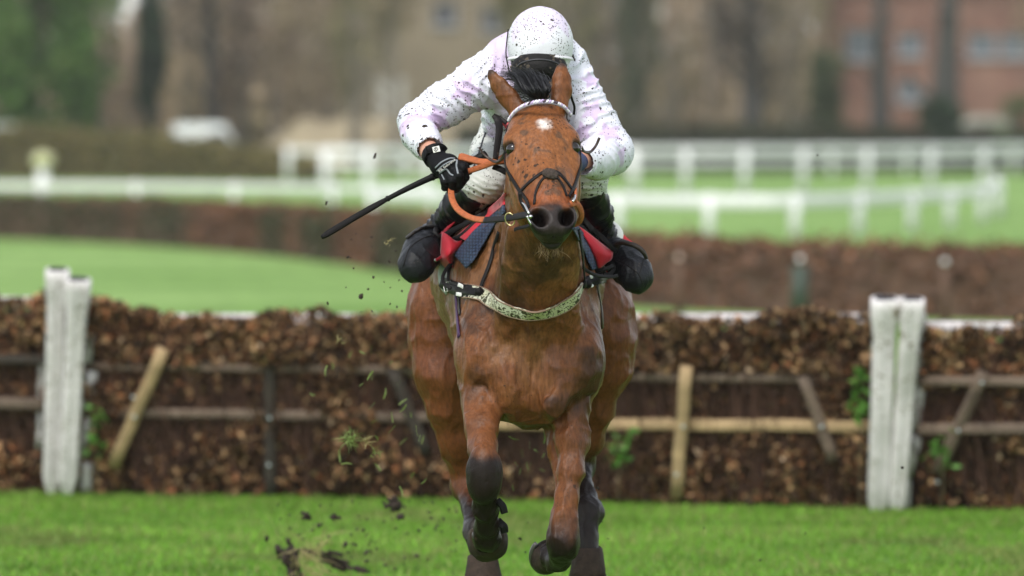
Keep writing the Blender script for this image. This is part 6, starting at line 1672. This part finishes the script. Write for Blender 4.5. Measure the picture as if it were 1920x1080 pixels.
# buildings
brick = M('house_brick', (0.165, 0.082, 0.062), rough=0.9, var=0.25, vscale=0.9, col2=(0.21, 0.115, 0.085), mscale=0.6, bump=0.01, bscale=8)
stone = M('house_stone', (0.215, 0.175, 0.12), rough=0.9, var=0.15, vscale=0.6, bump=0.01, bscale=6)
slate = M('roof_slate', (0.12, 0.12, 0.13), rough=0.7, var=0.3, vscale=1.5)
frame_w = M('window_frame', (0.30, 0.31, 0.32), rough=0.5)
pane_m = M('window_pane', (0.085, 0.10, 0.12), rough=0.35)
pane_d = M('window_pane_dark', (0.025, 0.028, 0.035), rough=0.15)
def house(label, x0, x1, y, depth, wall_h, roof_h, wall_m, wins, pane):
    t = thing('house', label, 'house', ((x0 + x1) / 2, y + depth / 2, 0))
    # front wall pierced where the windows are
    xs = sorted(set([x0, x1] + [w[0] for w in wins] + [w[0] + w[2] for w in wins])); zs = sorted(set([0, wall_h] + [w[1] for w in wins] + [w[1] + w[3] for w in wins]))
    m = MB()
    for i in range(len(xs) - 1):
        for j in range(len(zs) - 1):
            cx_, cz = (xs[i] + xs[i + 1]) / 2, (zs[j] + zs[j + 1]) / 2
            if any(w[0] < cx_ < w[0] + w[2] and w[1] < cz < w[1] + w[3] for w in wins): continue
            m.add([(xs[i], y, zs[j]), (xs[i + 1], y, zs[j]), (xs[i + 1], y, zs[j + 1]), (xs[i], y, zs[j + 1])], [(0, 1, 2, 3)])
    for w in wins:
        a, b, c_, d_2 = w[0], w[0] + w[2], w[1], w[1] + w[3]
        m.add([(a, y, c_), (b, y, c_), (b, y, d_2), (a, y, d_2), (a, y + 0.2, c_), (b, y + 0.2, c_), (b, y + 0.2, d_2), (a, y + 0.2, d_2)], [(0, 4, 5, 1), (1, 5, 6, 2), (2, 6, 7, 3), (3, 7, 4, 0)])
    m.add([(x0, y, 0), (x0, y + depth, 0), (x1, y + depth, 0), (x1, y, 0), (x0, y, wall_h), (x0, y + depth, wall_h), (x1, y + depth, wall_h), (x1, y, wall_h)], [(0, 4, 5, 1), (1, 5, 6, 2), (2, 6, 7, 3)])
    mid = y + depth / 2
    m.add([(x0, y, wall_h), (x0, y + depth, wall_h), (x0, mid, wall_h + roof_h), (x1, y, wall_h), (x1, y + depth, wall_h), (x1, mid, wall_h + roof_h)], [(0, 2, 1), (3, 4, 5)])
    m.build('wall', wall_m, t, False)
    e = 0.4
    rf = MB().add([(x0 - e, y - e, wall_h - 0.2), (x1 + e, y - e, wall_h - 0.2), (x1 + e, mid, wall_h + roof_h), (x0 - e, mid, wall_h + roof_h), (x0 - e, y + depth + e, wall_h - 0.2), (x1 + e, y + depth + e, wall_h - 0.2)], [(0, 1, 2, 3), (3, 2, 5, 4)]).build('roof', slate, t, False)
    sd_ = rf.modifiers.new('thickness', 'SOLIDIFY'); sd_.thickness = 0.15; sd_.offset = 1
    MB().box((x0 + (x1 - x0) * 0.8, mid, wall_h + roof_h + 0.4), (0.9, 0.7, 1.8)).build('chimney', wall_m, rf, False)
    for w in wins:
        fr = MB(); a, b, c_, d_2 = w[0], w[0] + w[2], w[1], w[1] + w[3]; yy = y + 0.13; th = 0.09
        for (p, q) in (((a, c_), (b, c_ + th)), ((a, d_2 - th), (b, d_2)), ((a, c_ + th), (a + th, d_2 - th)), ((b - th, c_ + th), (b, d_2 - th)), (((a + b) / 2 - th / 2, c_ + th), ((a + b) / 2 + th / 2, d_2 - th))):
            fr.box(((p[0] + q[0]) / 2, yy, (p[1] + q[1]) / 2), (q[0] - p[0], 0.07, q[1] - p[1]))
        wf = fr.build('window', frame_w, t, False)
        MB().box(((a + b) / 2, yy + 0.03, (c_ + d_2) / 2), (b - a - th * 1.5, 0.015, d_2 - c_ - th * 1.5)).build('pane', pane, wf, False)
        MB().box(((a + b) / 2, y - 0.06, c_ - 0.06), (b - a + 0.2, 0.2, 0.1)).build('sill', frame_w, wf, False)
    return t
DB = 330.0
def bxz(u, v): p = at(u, v, DB); return p[0], p[2]
wins = []
for (u0, u1, v0, v1) in ((1585, 1640, 55, 112), (1682, 1730, 62, 104), (1815, 1868, 62, 108), (1876, 1932, 62, 108), (1945, 2000, 62, 108), (1682, 1730, 150, 190)):
    xa, zb = bxz(u0, v1); xb, za = bxz(u1, v0); wins.append((xa, zb, xb - xa, za - zb))
house('red brick house with grey windows behind the dark trunks at the right', bxz(1552, 0)[0], bxz(2080, 0)[0], DB, 10, 9.2, 4.0, brick, wins, pane_m)
wins = []
for (u0, u1, v0, v1) in ((812, 858, 4, 48), (902, 948, 12, 58), (720, 760, 4, 48)):
    if u0 == 720: continue
    xa, zb = bxz(u0, v1); xb, za = bxz(u1, v0); wins.append((xa, zb, xb - xa, za - zb))
house('tan stone house with two dark windows behind the jockey', bxz(640, 0)[0], bxz(1010, 0)[0], DB, 9, 9.6, 4.0, stone, wins, pane_d)
# pale low wall in front of the brick house and a pale stone pillar at mid left
x0, z1 = bxz(1735, 200); x1, z0 = bxz(1872, 243)
wl = thing('garden_wall', 'pale grey low wall in front of the red brick house', 'wall', ((x0 + x1) / 2, DB - 8, 0))
MB().box(((x0 + x1) / 2, DB - 8, 1.05 + 0.6), (x1 - x0, 0.4, 1.7)).build('panel', M('wall_pale', (0.40, 0.38, 0.35), rough=0.9, var=0.2, vscale=1), wl, False)
MB().box(((x0 + x1) / 2, DB - 8, 0.4), (x1 - x0, 0.36, 0.8)).build('plinth', M('wall_base', (0.07, 0.065, 0.055), rough=0.9), wl, False)
MB().box(((x0 + x1) / 2, DB - 8, 2.55), (x1 - x0 + 0.2, 0.5, 0.10)).build('coping', M('wall_coping', (0.42, 0.41, 0.39), rough=0.9), wl, False)
px_ = at(733, 190, 316)
pl = thing('gate_pillar', 'pale stone pillar standing before the tan house', 'pillar', (px_[0], 316, 0))
MB().box((px_[0], 316, 2.1), (1.3, 1.3, 4.2), None, 0.05).build('shaft', M('pillar_stone', (0.46, 0.46, 0.41), rough=0.9, var=0.15, vscale=1.5), pl, False)
MB().box((px_[0], 316, 4.28), (1.5, 1.5, 0.16), None, 0.03).build('cap', M('pillar_cap', (0.45, 0.45, 0.42), rough=0.9), pl, False)

# ------------------------------------------------------------------ trees
bark_m = M('bark', (0.15, 0.125, 0.10), rough=0.95, var=0.35, vscale=3, stretch=(1, 1, 0.3), bump=0.02, bscale=10)
bark_d = M('bark_dark', (0.040, 0.038, 0.034), rough=0.95, var=0.3, vscale=3, bump=0.02, bscale=10)
crown_m = M('twig_crown', attr=True, rough=0.9, spec=0.1)
def crown_cloud(c, r3, n, smin, smax, pal, seed, thin=0.25, clumps=26, droop=0.0):
    r = np.random.default_rng(seed)
    d = r.normal(0, 1, (clumps, 3)); d /= np.linalg.norm(d, axis=1, keepdims=True)
    cc_ = d * (r.uniform(0.25, 1.0, clumps) ** 0.5)[:, None] * 0.82
    k = r.integers(0, clumps, n); cr = r.uniform(0.18, 0.36, clumps)
    e = r.normal(0, 1, (n, 3)); e /= np.linalg.norm(e, axis=1, keepdims=True)
    p = cc_[k] + e * (cr[k] * r.uniform(0.2, 1, n) ** 0.5)[:, None]
    p = p * np.asarray(r3) + np.asarray(c)
    a = e * 0.6 + r.normal(0, 0.6, (n, 3)); a[:, 2] += 0.3 - droop; a /= np.linalg.norm(a, axis=1, keepdims=True)
    b = np.cross(a, r.normal(0, 1, (n, 3))); b /= np.linalg.norm(b, axis=1, keepdims=True)
    s_ = r.uniform(smin, smax, n)[:, None]
    v = np.stack([p - a * s_, p + b * s_ * thin, p + a * s_, p - b * s_ * thin], 1).reshape(-1, 3)
    pal = np.asarray(pal); ct = r.uniform(0.75, 1.25, clumps)
    col_ = pal[r.integers(0, len(pal), n)] * (ct[k] * r.uniform(0.75, 1.25, n))[:, None]
    return v, np.arange(n * 4).reshape(-1, 4), np.repeat(col_, 4, axis=0)
def tree(label, x, y, h, rt, cr, cz, pal, seed, n=2600, smin=0.12, smax=0.42, thin=0.12, bark=None, group='trees behind the racecourse', limbs=9, kind='bare_tree', clumps=26):
    t = thing(kind, label, 'tree', (x, y, 0), group)
    r = random.Random(seed); m = MB()
    lean = r.uniform(-0.03, 0.03); top = np.array([x + lean * h, y, h * 0.88])
    P = spline([(x, y, -0.1), (x + lean * h * 0.2 + r.uniform(-.1, .1), y, h * 0.25), (x + lean * h * 0.6, y + r.uniform(-.2, .2), h * 0.55), top], 14)
    m.tube(P, np.interp(np.linspace(0, 1, len(P)), [0, 0.06, 0.5, 1], [rt * 1.5, rt, rt * 0.62, rt * 0.12]), 10)
    for i in range(limbs):
        q = 0.28 + 0.6 * (i + r.random()) / limbs; b = P[int(q * (len(P) - 1))]; az = r.uniform(0, 2 * math.pi); ln = cr * r.uniform(0.5, 0.95) * (1.1 - 0.5 * q)
        e1 = b + np.array([math.cos(az) * ln * 0.5, math.sin(az) * ln * 0.5, ln * 0.35]); e2 = b + np.array([math.cos(az) * ln, math.sin(az) * ln, ln * 0.8])
        L = spline([b, e1, e2], 6); m.tube(L, np.linspace(rt * 0.36 * (1 - 0.5 * q), rt * 0.05, len(L)), 6)
        for k in range(2):
            az2 = az + r.uniform(-0.9, 0.9); s0 = L[len(L) // 2 + k]; e3 = s0 + np.array([math.cos(az2), math.sin(az2), r.uniform(0.3, 1.1)]) * ln * 0.45
            m.tube([s0, (s0 + e3) / 2 + (0, 0, 0.1), e3], [rt * 0.12, rt * 0.08, rt * 0.03], 5)
    m.build('trunk', bark or bark_m, t)
    v, f, c = crown_cloud((x + lean * h * 0.6, y, cz), (cr, cr, (h - cz) * 1.0), n, smin, smax, pal, seed, thin, clumps)
    v[:, 2] = np.maximum(v[:, 2], 0.15)
    mesh_obj('crown', v, f, crown_m, t, False, c)
    return t
brown = [[0.25, 0.190, 0.120], [0.30, 0.235, 0.155], [0.21, 0.165, 0.108], [0.34, 0.27, 0.185]]
pinkb = [[0.33, 0.24, 0.175], [0.28, 0.21, 0.155], [0.36, 0.27, 0.20]]
olivb = [[0.19, 0.17, 0.085], [0.16, 0.15, 0.08], [0.22, 0.19, 0.11]]
greenc = [[0.055, 0.120, 0.026], [0.080, 0.15, 0.030], [0.042, 0.090, 0.022], [0.11, 0.17, 0.045]]
dgreen = [[0.022, 0.045, 0.022], [0.03, 0.055, 0.025], [0.018, 0.035, 0.02]]
def tx(u, d): return at(u, 250, d - 24)[0]
E = 'evergreen_tree'
tree('big leafy green evergreen filling the top left corner', tx(40, 320), 296, 13, 0.35, 3.9, 6.4, greenc, 1, 5200, 0.15, 0.4, 0.5, bark_d, kind=E, clumps=34)
tree('tall green evergreen with pointed edge beside the corner evergreen', tx(140, 330), 306, 14, 0.3, 2.3, 6.6, greenc, 2, 3000, 0.15, 0.4, 0.5, bark_d, kind=E)
tree('narrow dark green columnar tree between bare trunks at the left', tx(288, 335), 311, 12, 0.25, 0.75, 6.0, dgreen, 3, 1900, 0.12, 0.3, 0.5, bark_d, kind=E)
specs = [  # u, depth, height, trunk radius, crown radius, crown centre, palette, label
    (195, 345, 7.4, 0.75, 2.2, 4.2, pinkb, 'bare tree with thick pinkish trunk right of the evergreens'),
    (250, 352, 8, 0.45, 2.0, 4.2, pinkb, 'low bare tree under the pale gap of sky'),
    (352, 345, 14, 0.45, 2.5, 7.5, brown, 'brown bare tree just right of the narrow columnar tree'),
    (400, 338, 15, 0.50, 3.2, 7.0, [[0.075, 0.055, 0.045], [0.09, 0.068, 0.05]], 'dark brown bare tree above the white van'),
    (455, 350, 14, 0.40, 3.0, 8.0, brown, 'greyish bare tree right of the dark brown one'),
    (520, 342, 15, 0.50, 3.0, 8.0, pinkb, 'pinkish bare tree at the left end of the pale bank'),
    (570, 336, 13, 0.40, 2.4, 7.0, brown, 'bare tree standing over the pale bank'),
    (620, 345, 14, 0.42, 2.6, 8.0, [[0.17, 0.16, 0.145], [0.13, 0.12, 0.10]], 'pale grey twigged tree left of the tan house'),
    (668, 326, 13, 0.35, 2.0, 7.8, olivb, 'olive twigged tree before the left corner of the tan house'),
    (742, 322, 13, 0.30, 1.8, 8.6, brown, 'slender bare tree in front of the wall of the tan house'),
    (985, 324, 13, 0.35, 1.6, 7.6, olivb, 'olive twigged tree before the right end of the tan house'),
    (790, 360, 17, 0.40, 3.4, 13.0, brown, 'tall bare tree rising behind the tan house'),
    (1040, 330, 15, 0.45, 3.0, 7.5, olivb, 'olive bare tree behind the jockey helmet'),
    (1110, 345, 14, 0.40, 3.0, 7.5, [[0.13, 0.125, 0.105], [0.10, 0.095, 0.075]], 'grey bare tree right of the jockey shoulder'),
    (1195, 335, 13, 0.40, 1.5, 6.4, [[0.08, 0.10, 0.06], [0.10, 0.11, 0.07]], 'dark green ivy clad tree right of the jockey arm'),
    (1260, 348, 15, 0.45, 3.0, 7.5, brown, 'brown bare tree left of the trunk in the middle right'),
    (1330, 340, 15, 0.45, 3.0, 7.0, pinkb, 'warm brown bare tree above the far rails'),
    (1412, 330, 15, 0.60, 2.2, 8.5, [[0.075, 0.062, 0.05], [0.09, 0.075, 0.058]], 'dark trunked tree in the middle of the right half'),
    (1475, 345, 14, 0.40, 2.8, 7.2, brown, 'light brown bare tree right of the dark trunked tree'),
    (1545, 336, 6.2, 0.35, 1.1, 3.6, [[0.06, 0.085, 0.04], [0.08, 0.10, 0.05]], 'green bushy tree left of the red brick house'),
    (1500, 350, 15, 0.35, 2.4, 9.5, olivb, 'yellowish twigged tree above the green bushy tree'),
    (1650, 326, 15, 0.58, 1.6, 13.5, [[0.055, 0.05, 0.045], [0.07, 0.065, 0.055]], 'straight dark trunk before the brick house, left of the thicker one'),
    (1772, 324, 15, 0.85, 2.2, 13.2, [[0.055, 0.05, 0.045], [0.07, 0.065, 0.055]], 'thick dark trunk before the brick house, right of the straighter one'),
    (1760, 320, 3.6, 0.15, 1.3, 2.3, dgreen, 'dark green bush at the foot of the thick trunk'),
    (1910, 322, 3.8, 0.15, 1.4, 2.4, [[0.07, 0.10, 0.035], [0.05, 0.08, 0.03]], 'green bush at the right edge before the brick house'),
    (1990, 330, 15, 0.50, 2.6, 9.0, brown, 'bare tree just beyond the right edge of the brick house windows'),
    (-90, 335, 14, 0.40, 3.2, 7.5, brown, 'bare tree at the far left behind the corner evergreen'),
]
for i, (u, d, h, rt, cr, cz, pal, lab) in enumerate(specs):
    dk = pal is not brown and pal[0][0] < 0.08
    kd = 'bush' if h < 4 else ('bare_tree' if pal not in (greenc, dgreen) else 'evergreen_tree')
    tree(lab, tx(u, d), d - 24, h, rt, cr, cz, pal, 40 + i, 2600 if h > 5 else 900, 0.10, 0.40 if h > 5 else 0.25, 0.16 if pal not in (greenc, dgreen) else 0.45, bark_d if dk else bark_m, kind=kd, limbs=9 if h > 5 else 4)
# the far wood that closes the view behind them: one mass of trunks and twigs
r = np.random.default_rng(77); N = 72000
x = r.uniform(-48, 52, N); y = r.uniform(345, 385, N); zmax = 14 + 3 * fbm(np.stack([x * 0.2, x * 0, x * 0], 1), 1, 3, 2); z = np.where(r.uniform(0, 1, N) < 0.4, r.uniform(0.1, 5.5, N), r.uniform(0.2, 1, N) ** 0.9 * zmax)
gapm = (np.abs(x - tx(232, 375)) < 1.8) & (z > 7.4 + 0.5 * r.normal(0, 1, N))
gapm |= (np.abs(x - tx(1580, 375)) < 0.7) & (z > 8.6)
x, y, z = x[~gapm], y[~gapm], z[~gapm]; N = len(x)
p = np.stack([x, y, z], 1); a = r.normal(0, 0.7, (N, 3)); a[:, 2] += 0.8; a /= np.linalg.norm(a, axis=1, keepdims=True); b = np.cross(a, r.normal(0, 1, (N, 3))); b /= np.linalg.norm(b, axis=1, keepdims=True)
s_ = r.uniform(0.25, 0.8, N)[:, None]
v = np.stack([p - a * s_, p + b * s_ * 0.22, p + a * s_, p - b * s_ * 0.22], 1).reshape(-1, 3); v[:, 2] = np.maximum(v[:, 2], 0.03)
tone = fbm(p * (1, 0.2, 0.35), 0.16, 8, 3); warm = fbm(p * (1, 0.2, 0.2), 0.12, 18, 2)
c = np.array([0.30, 0.235, 0.155]) * (0.55 + 0.9 * tone)[:, None] * r.uniform(0.75, 1.25, N)[:, None]
c = c * (1 + (warm - 0.5)[:, None] * np.array([0.35, 0.0, -0.25]))
wood = mesh_obj('far_wood', v, np.arange(N * 4).reshape(-1, 4), crown_m, None, False, np.repeat(c, 4, axis=0), origin=(0, 360, 0))
tag(wood, kind='stuff')
m = MB()
for i in range(150):
    xx = random.uniform(-48, 52); yy = random.uniform(350, 385); hh_ = random.uniform(9, 15); rr = random.uniform(0.12, 0.4)
    if abs(xx - tx(232, 375)) < 1.5 : hh_ = 6
    m.tube([(xx, yy, 0), (xx + random.uniform(-.3, .3), yy, hh_ * 0.5), (xx + random.uniform(-.8, .8), yy, hh_)], [rr, rr * 0.7, rr * 0.15], 6)
tag(m.build('far_trunks', bark_m, None, True, origin=(0, 360, 0)), kind='stuff')
# ------------------------------------------------------------------ turf and mud thrown up by the hooves
mud_m = M('flying_mud', (0.030, 0.019, 0.012), rough=0.85, var=0.4, vscale=60, bump=0.004, bscale=90)
gbit_m = M('flying_grass', (0.18, 0.24, 0.06), rough=0.6, var=0.4, vscale=30, trans=0.3)
straw_m = M('flying_straw', (0.36, 0.30, 0.13), rough=0.7, trans=0.3)
def clod(u, v, Y, r, label, group='mud clods thrown up by the hooves', st=(1, 1, 1), seed=0, rot=0.0, sub=3):
    bm = bmesh.new(); bmesh.ops.create_icosphere(bm, subdivisions=sub, radius=1.0)
    ball = np.array([tuple(x.co) for x in bm.verts]); tri = [[y.index for y in fc.verts] for fc in bm.faces]; bm.free()
    rr = np.random.default_rng(seed * 7 + 3); V = []; F = []; k = 0; p = at(u, v, Y)
    for i in range(1 if sub < 2 else 16):            # crumbs of soil hanging together
        d = 0.35 + 0.8 * fbm(ball + seed * 3.1 + 20 + i, 1.8, seed, 3) + 1.4 * (fbm(ball + seed + 9 + i, 4.5, seed + 2, 3) - 0.5)
        s_ = 1.0 if sub < 2 else (0.62 if i == 0 else rr.uniform(0.12, 0.42))
        off = np.zeros(3) if i == 0 else rr.normal(0, 0.5, 3)
        q = (ball * d[:, None] * s_ + off) * np.array(st) * r
        V.append(q); F += [[y + k for y in f_] for f_ in tri]; k += len(q)
    if sub >= 2:
        for i in range(26):                          # roots and torn stems
            b_ = rr.normal(0, 0.45, 3); d_ = rr.normal(0, 1, 3); d_ /= np.linalg.norm(d_); w_ = np.cross(d_, rr.normal(0, 1, 3)); w_ = w_ / np.linalg.norm(w_) * 0.025; L_r = rr.uniform(0.4, 1.1)
            V.append(np.array([b_ - w_, b_ + w_, b_ + d_ * L_r * 0.6 + (0, 0, -0.05), b_ + d_ * L_r + (0, 0, -0.15)]) * np.array(st) * r); F += [[k, k + 1, k + 2], [k + 1, k + 3, k + 2]]; k += 4
    q = np.concatenate(V); c, s_ = math.cos(rot), math.sin(rot); q = np.stack([q[:, 0] * c - q[:, 2] * s_, q[:, 1], q[:, 0] * s_ + q[:, 2] * c], 1)
    o = mesh_obj('mud_clod', q + p, F, mud_m, None, True, origin=p)
    return tag(o, label, 'clod', group)
def tuft(u, v, Y, size, n, seed, label, spread=1.0, m=None, group='torn grass tufts flying in the air', cat='grass tuft', soil=True):
    r = np.random.default_rng(seed); c = at(u, v, Y); vs = []; fs = []; k = 0
    for i in range(n):
        b = c + r.normal(0, 0.18 * size, 3); d = r.normal(0, 1, 3) * spread + np.array([0.6, 0, 0.35]); d /= np.linalg.norm(d); L = size * r.uniform(0.35, 1.1)
        s_ = np.cross(d, r.normal(0, 1, 3)); s_ /= np.linalg.norm(s_); w = 0.0016; sag = np.array([0, 0, -0.25 * L])
        vs += [b - s_ * w, b + s_ * w, b + d * L * 0.55 + s_ * w * 0.8, b + d * L * 0.55 - s_ * w * 0.8, b + d * L + sag * 0.4]
        fs += [(k, k + 1, k + 2, k + 3), (k + 3, k + 2, k + 4)]; k += 5
    o = mesh_obj('grass_tuft', vs, fs, m or gbit_m, None, False, origin=c)
    return tag(o, label, cat, group)
# the big ones, each with its own look
g1 = 'mud clods thrown up by the hooves'
clod(547, 1052, 5.5, 0.072, 'largest upright mud clod with grass on its right at the bottom of the picture', g1, (0.75, 0.8, 1.5), 1, 0.1)
clod(630, 1052, 5.5, 0.066, 'long flat slanting strip of mud just right of the largest clod', g1, (1.7, 0.7, 0.5), 2, -0.28)
clod(742, 948, 5.0, 0.036, 'ragged mud clod in the air above the turf by the hind leg', g1, (1.3, 0.8, 0.9), 3, -0.3)
clod(574, 965, 5.0, 0.025, 'dark round mud clod left of the other small clods', g1, (1, 0.8, 0.9), 4, 0.5)
clod(627, 970, 5.0, 0.022, 'small dark clod between the round one and the ragged one', g1, (1.1, 0.8, 0.8), 5, -0.4)
tuft(575, 1050, 5.4, 0.20, 90, 9, 'pale torn tuft of grass stuck to the largest mud clod', 0.9, straw_m)
tuft(655, 826, 2.0, 0.066, 60, 2, 'bright green torn tuft of grass in front of the hurdle left of the hind leg', 1.0)
tuft(703, 850, 2.0, 0.05, 16, 3, 'thin green tuft right below the bright green tuft', 1.0)
tuft(684, 830, 2.0, 0.045, 22, 4, 'yellowish green wisp touching the bright green tuft', 1.2, straw_m)
tuft(636, 636, 2.0, 0.045, 10, 5, 'yellowish grass wisp before the upper brush of the hurdle', 1.0, straw_m)
tuft(724, 455, 1.5, 0.04, 9, 6, 'pale green blade wisp in the air left of the toe of the boot', 0.6, straw_m)
r = np.random.default_rng(5)
proto = clod(560, 1030, 5.0, 0.0095, 'tiny speck of mud in the air', 'specks of mud in the air', (1, 0.8, 0.9), 11, 0.2, 1)
proto['label'] = 'tiny dark speck of mud flying near the galloping horse'
specks = [(500, 1010, 5, 1.6), (560, 1003, 5, .9), (598, 985, 5, 1.5), (682, 994, 5, 1.4), (658, 1002, 5, .9), (785, 995, 5, 1.0), (687, 1036, 5, 1.7), (688, 1052, 5, 1.3), (722, 1060, 5, 1.4), (618, 1070, 5, .8), (782, 1042, 5, 1.3),
          (648, 1021, 5, 1.5), (706, 1029, 5, .9), (856, 1014, 4, .7), (703, 292, 1.5, 1.2), (612, 380, 1.5, 1.0), (676, 556, 1.5, 1.5), (690, 542, 1.5, .8), (652, 482, 1.5, .9), (730, 490, 1.5, .9), (700, 520, 1.5, .7), (742, 470, 1.5, .8),
          (1120, 915, 1, .8), (1128, 978, 1, .6), (1140, 1010, 1, .7), (1533, 291, 1, .6), (990, 980, 2, .7), (975, 1010, 2, .8), (985, 1035, 2, .6), (1320, 990, 3, .7), (1510, 1000, 3, .6), (1425, 1050, 3, .8), (1692, 877, 2, .8), (1293, 612, 2, .6), (1338, 676, 2, .5)]
for i in range(110): specks.append((float(r.uniform(520, 870)), float(r.uniform(940, 1075)), 5.0, float(r.uniform(.4, .9))))
for i in range(30): specks.append((float(r.normal(700, 60)), float(r.uniform(430, 640)), 1.5, float(r.uniform(.3, .7))))
def where(u, v):
    if v > 900:
        if u > 1120: return 'tiny mud speck low over the turf right of the hooves'
        if u > 960: return 'tiny mud speck between the two front hooves'
        if u > 820: return 'tiny mud speck close beside the left hind leg'
        if u > 690: return 'tiny mud speck over the turf between the ragged clod and the hind leg'
        return 'tiny mud speck over the turf around the largest clods at lower left'
    if v > 600: return 'tiny mud speck in front of the hurdle'
    if u > 1100: return 'tiny mud speck in the air right of the jockey'
    if v > 500: return 'tiny dark speck just above the hurdle left of the haunch'
    if v > 400: return 'tiny dark speck in the air left of the toe of the boot'
    return 'tiny dark speck in the air beside the whip hand'
for (u, v, Y, s_) in specks:
    o = proto.copy(); COL.objects.link(o); o['label'] = where(u, v); o['group'] = 'specks: ' + where(u, v); o.location = at(u, v, Y); k = s_ * 1.0; o.scale = (k * r.uniform(0.8, 2.2), k, k * r.uniform(0.5, 1.2)); o.rotation_euler = (r.uniform(0, 6), r.uniform(0, 6), r.uniform(0, 6))
c = np.array([0., 0, 0]); w = 0.0026
vs = [(-0.02, 0, -w), (-0.02, 0, w), (0.0, 0.002, 0.004 + w), (0.0, 0.002, 0.004 - w), (0.02, 0, w * 0.5), (0.02, 0, -w * 0.5), (-0.02, 0.002, 0), (0.02, 0.002, 0)]
p = at(650, 870, 2)
gb = mesh_obj('torn_grass', np.array(vs) + p, [(0, 1, 2, 3), (3, 2, 4, 5), (0, 3, 5, 7, 6)], gbit_m, None, False, origin=p)
tag(gb, 'single short blade of torn grass flying before the brown hurdle', 'grass blade', 'grass blades in the air')
for i in range(70):
    o = gb.copy(); COL.objects.link(o)
    u, v = (r.normal(740, 70), r.uniform(620, 930)) if i < 52 else (r.uniform(960, 1120), r.uniform(800, 920))
    lb = ('short blade of torn grass flying between the front legs and the hurdle' if u > 900 else 'short blade of torn grass flying before the lower brush left of the hind leg' if v > 790 else 'short blade of torn grass flying before the upper brush left of the haunch')
    o['label'] = lb; o['group'] = 'grass: ' + lb
    o.location = at(float(u), float(v), float(r.uniform(1.5, 4))); o.rotation_euler = (r.uniform(0, 6), r.uniform(0, 6), r.uniform(0, 6)); k = float(r.uniform(0.5, 1.2)); o.scale = (k, k, k)
# ------------------------------------------------------------------ thin winter haze over the course
hz = MB().box((0, 722, 10.5), (1830, 1580, 23.0)).build('haze', None, None, False)
hm = bpy.data.materials.new('haze_air'); hm.use_nodes = True; hn = hm.node_tree.nodes; hn.clear()
pv = hn.new('ShaderNodeVolumePrincipled'); pv.inputs['Color'].default_value = (0.95, 0.93, 0.89, 1); pv.inputs['Density'].default_value = 0.0002; pv.inputs['Anisotropy'].default_value = 0.2
ho = hn.new('ShaderNodeOutputMaterial'); hm.node_tree.links.new(pv.outputs[0], ho.inputs['Volume'])
hz.data.materials.append(hm); tag(hz, kind='stuff')
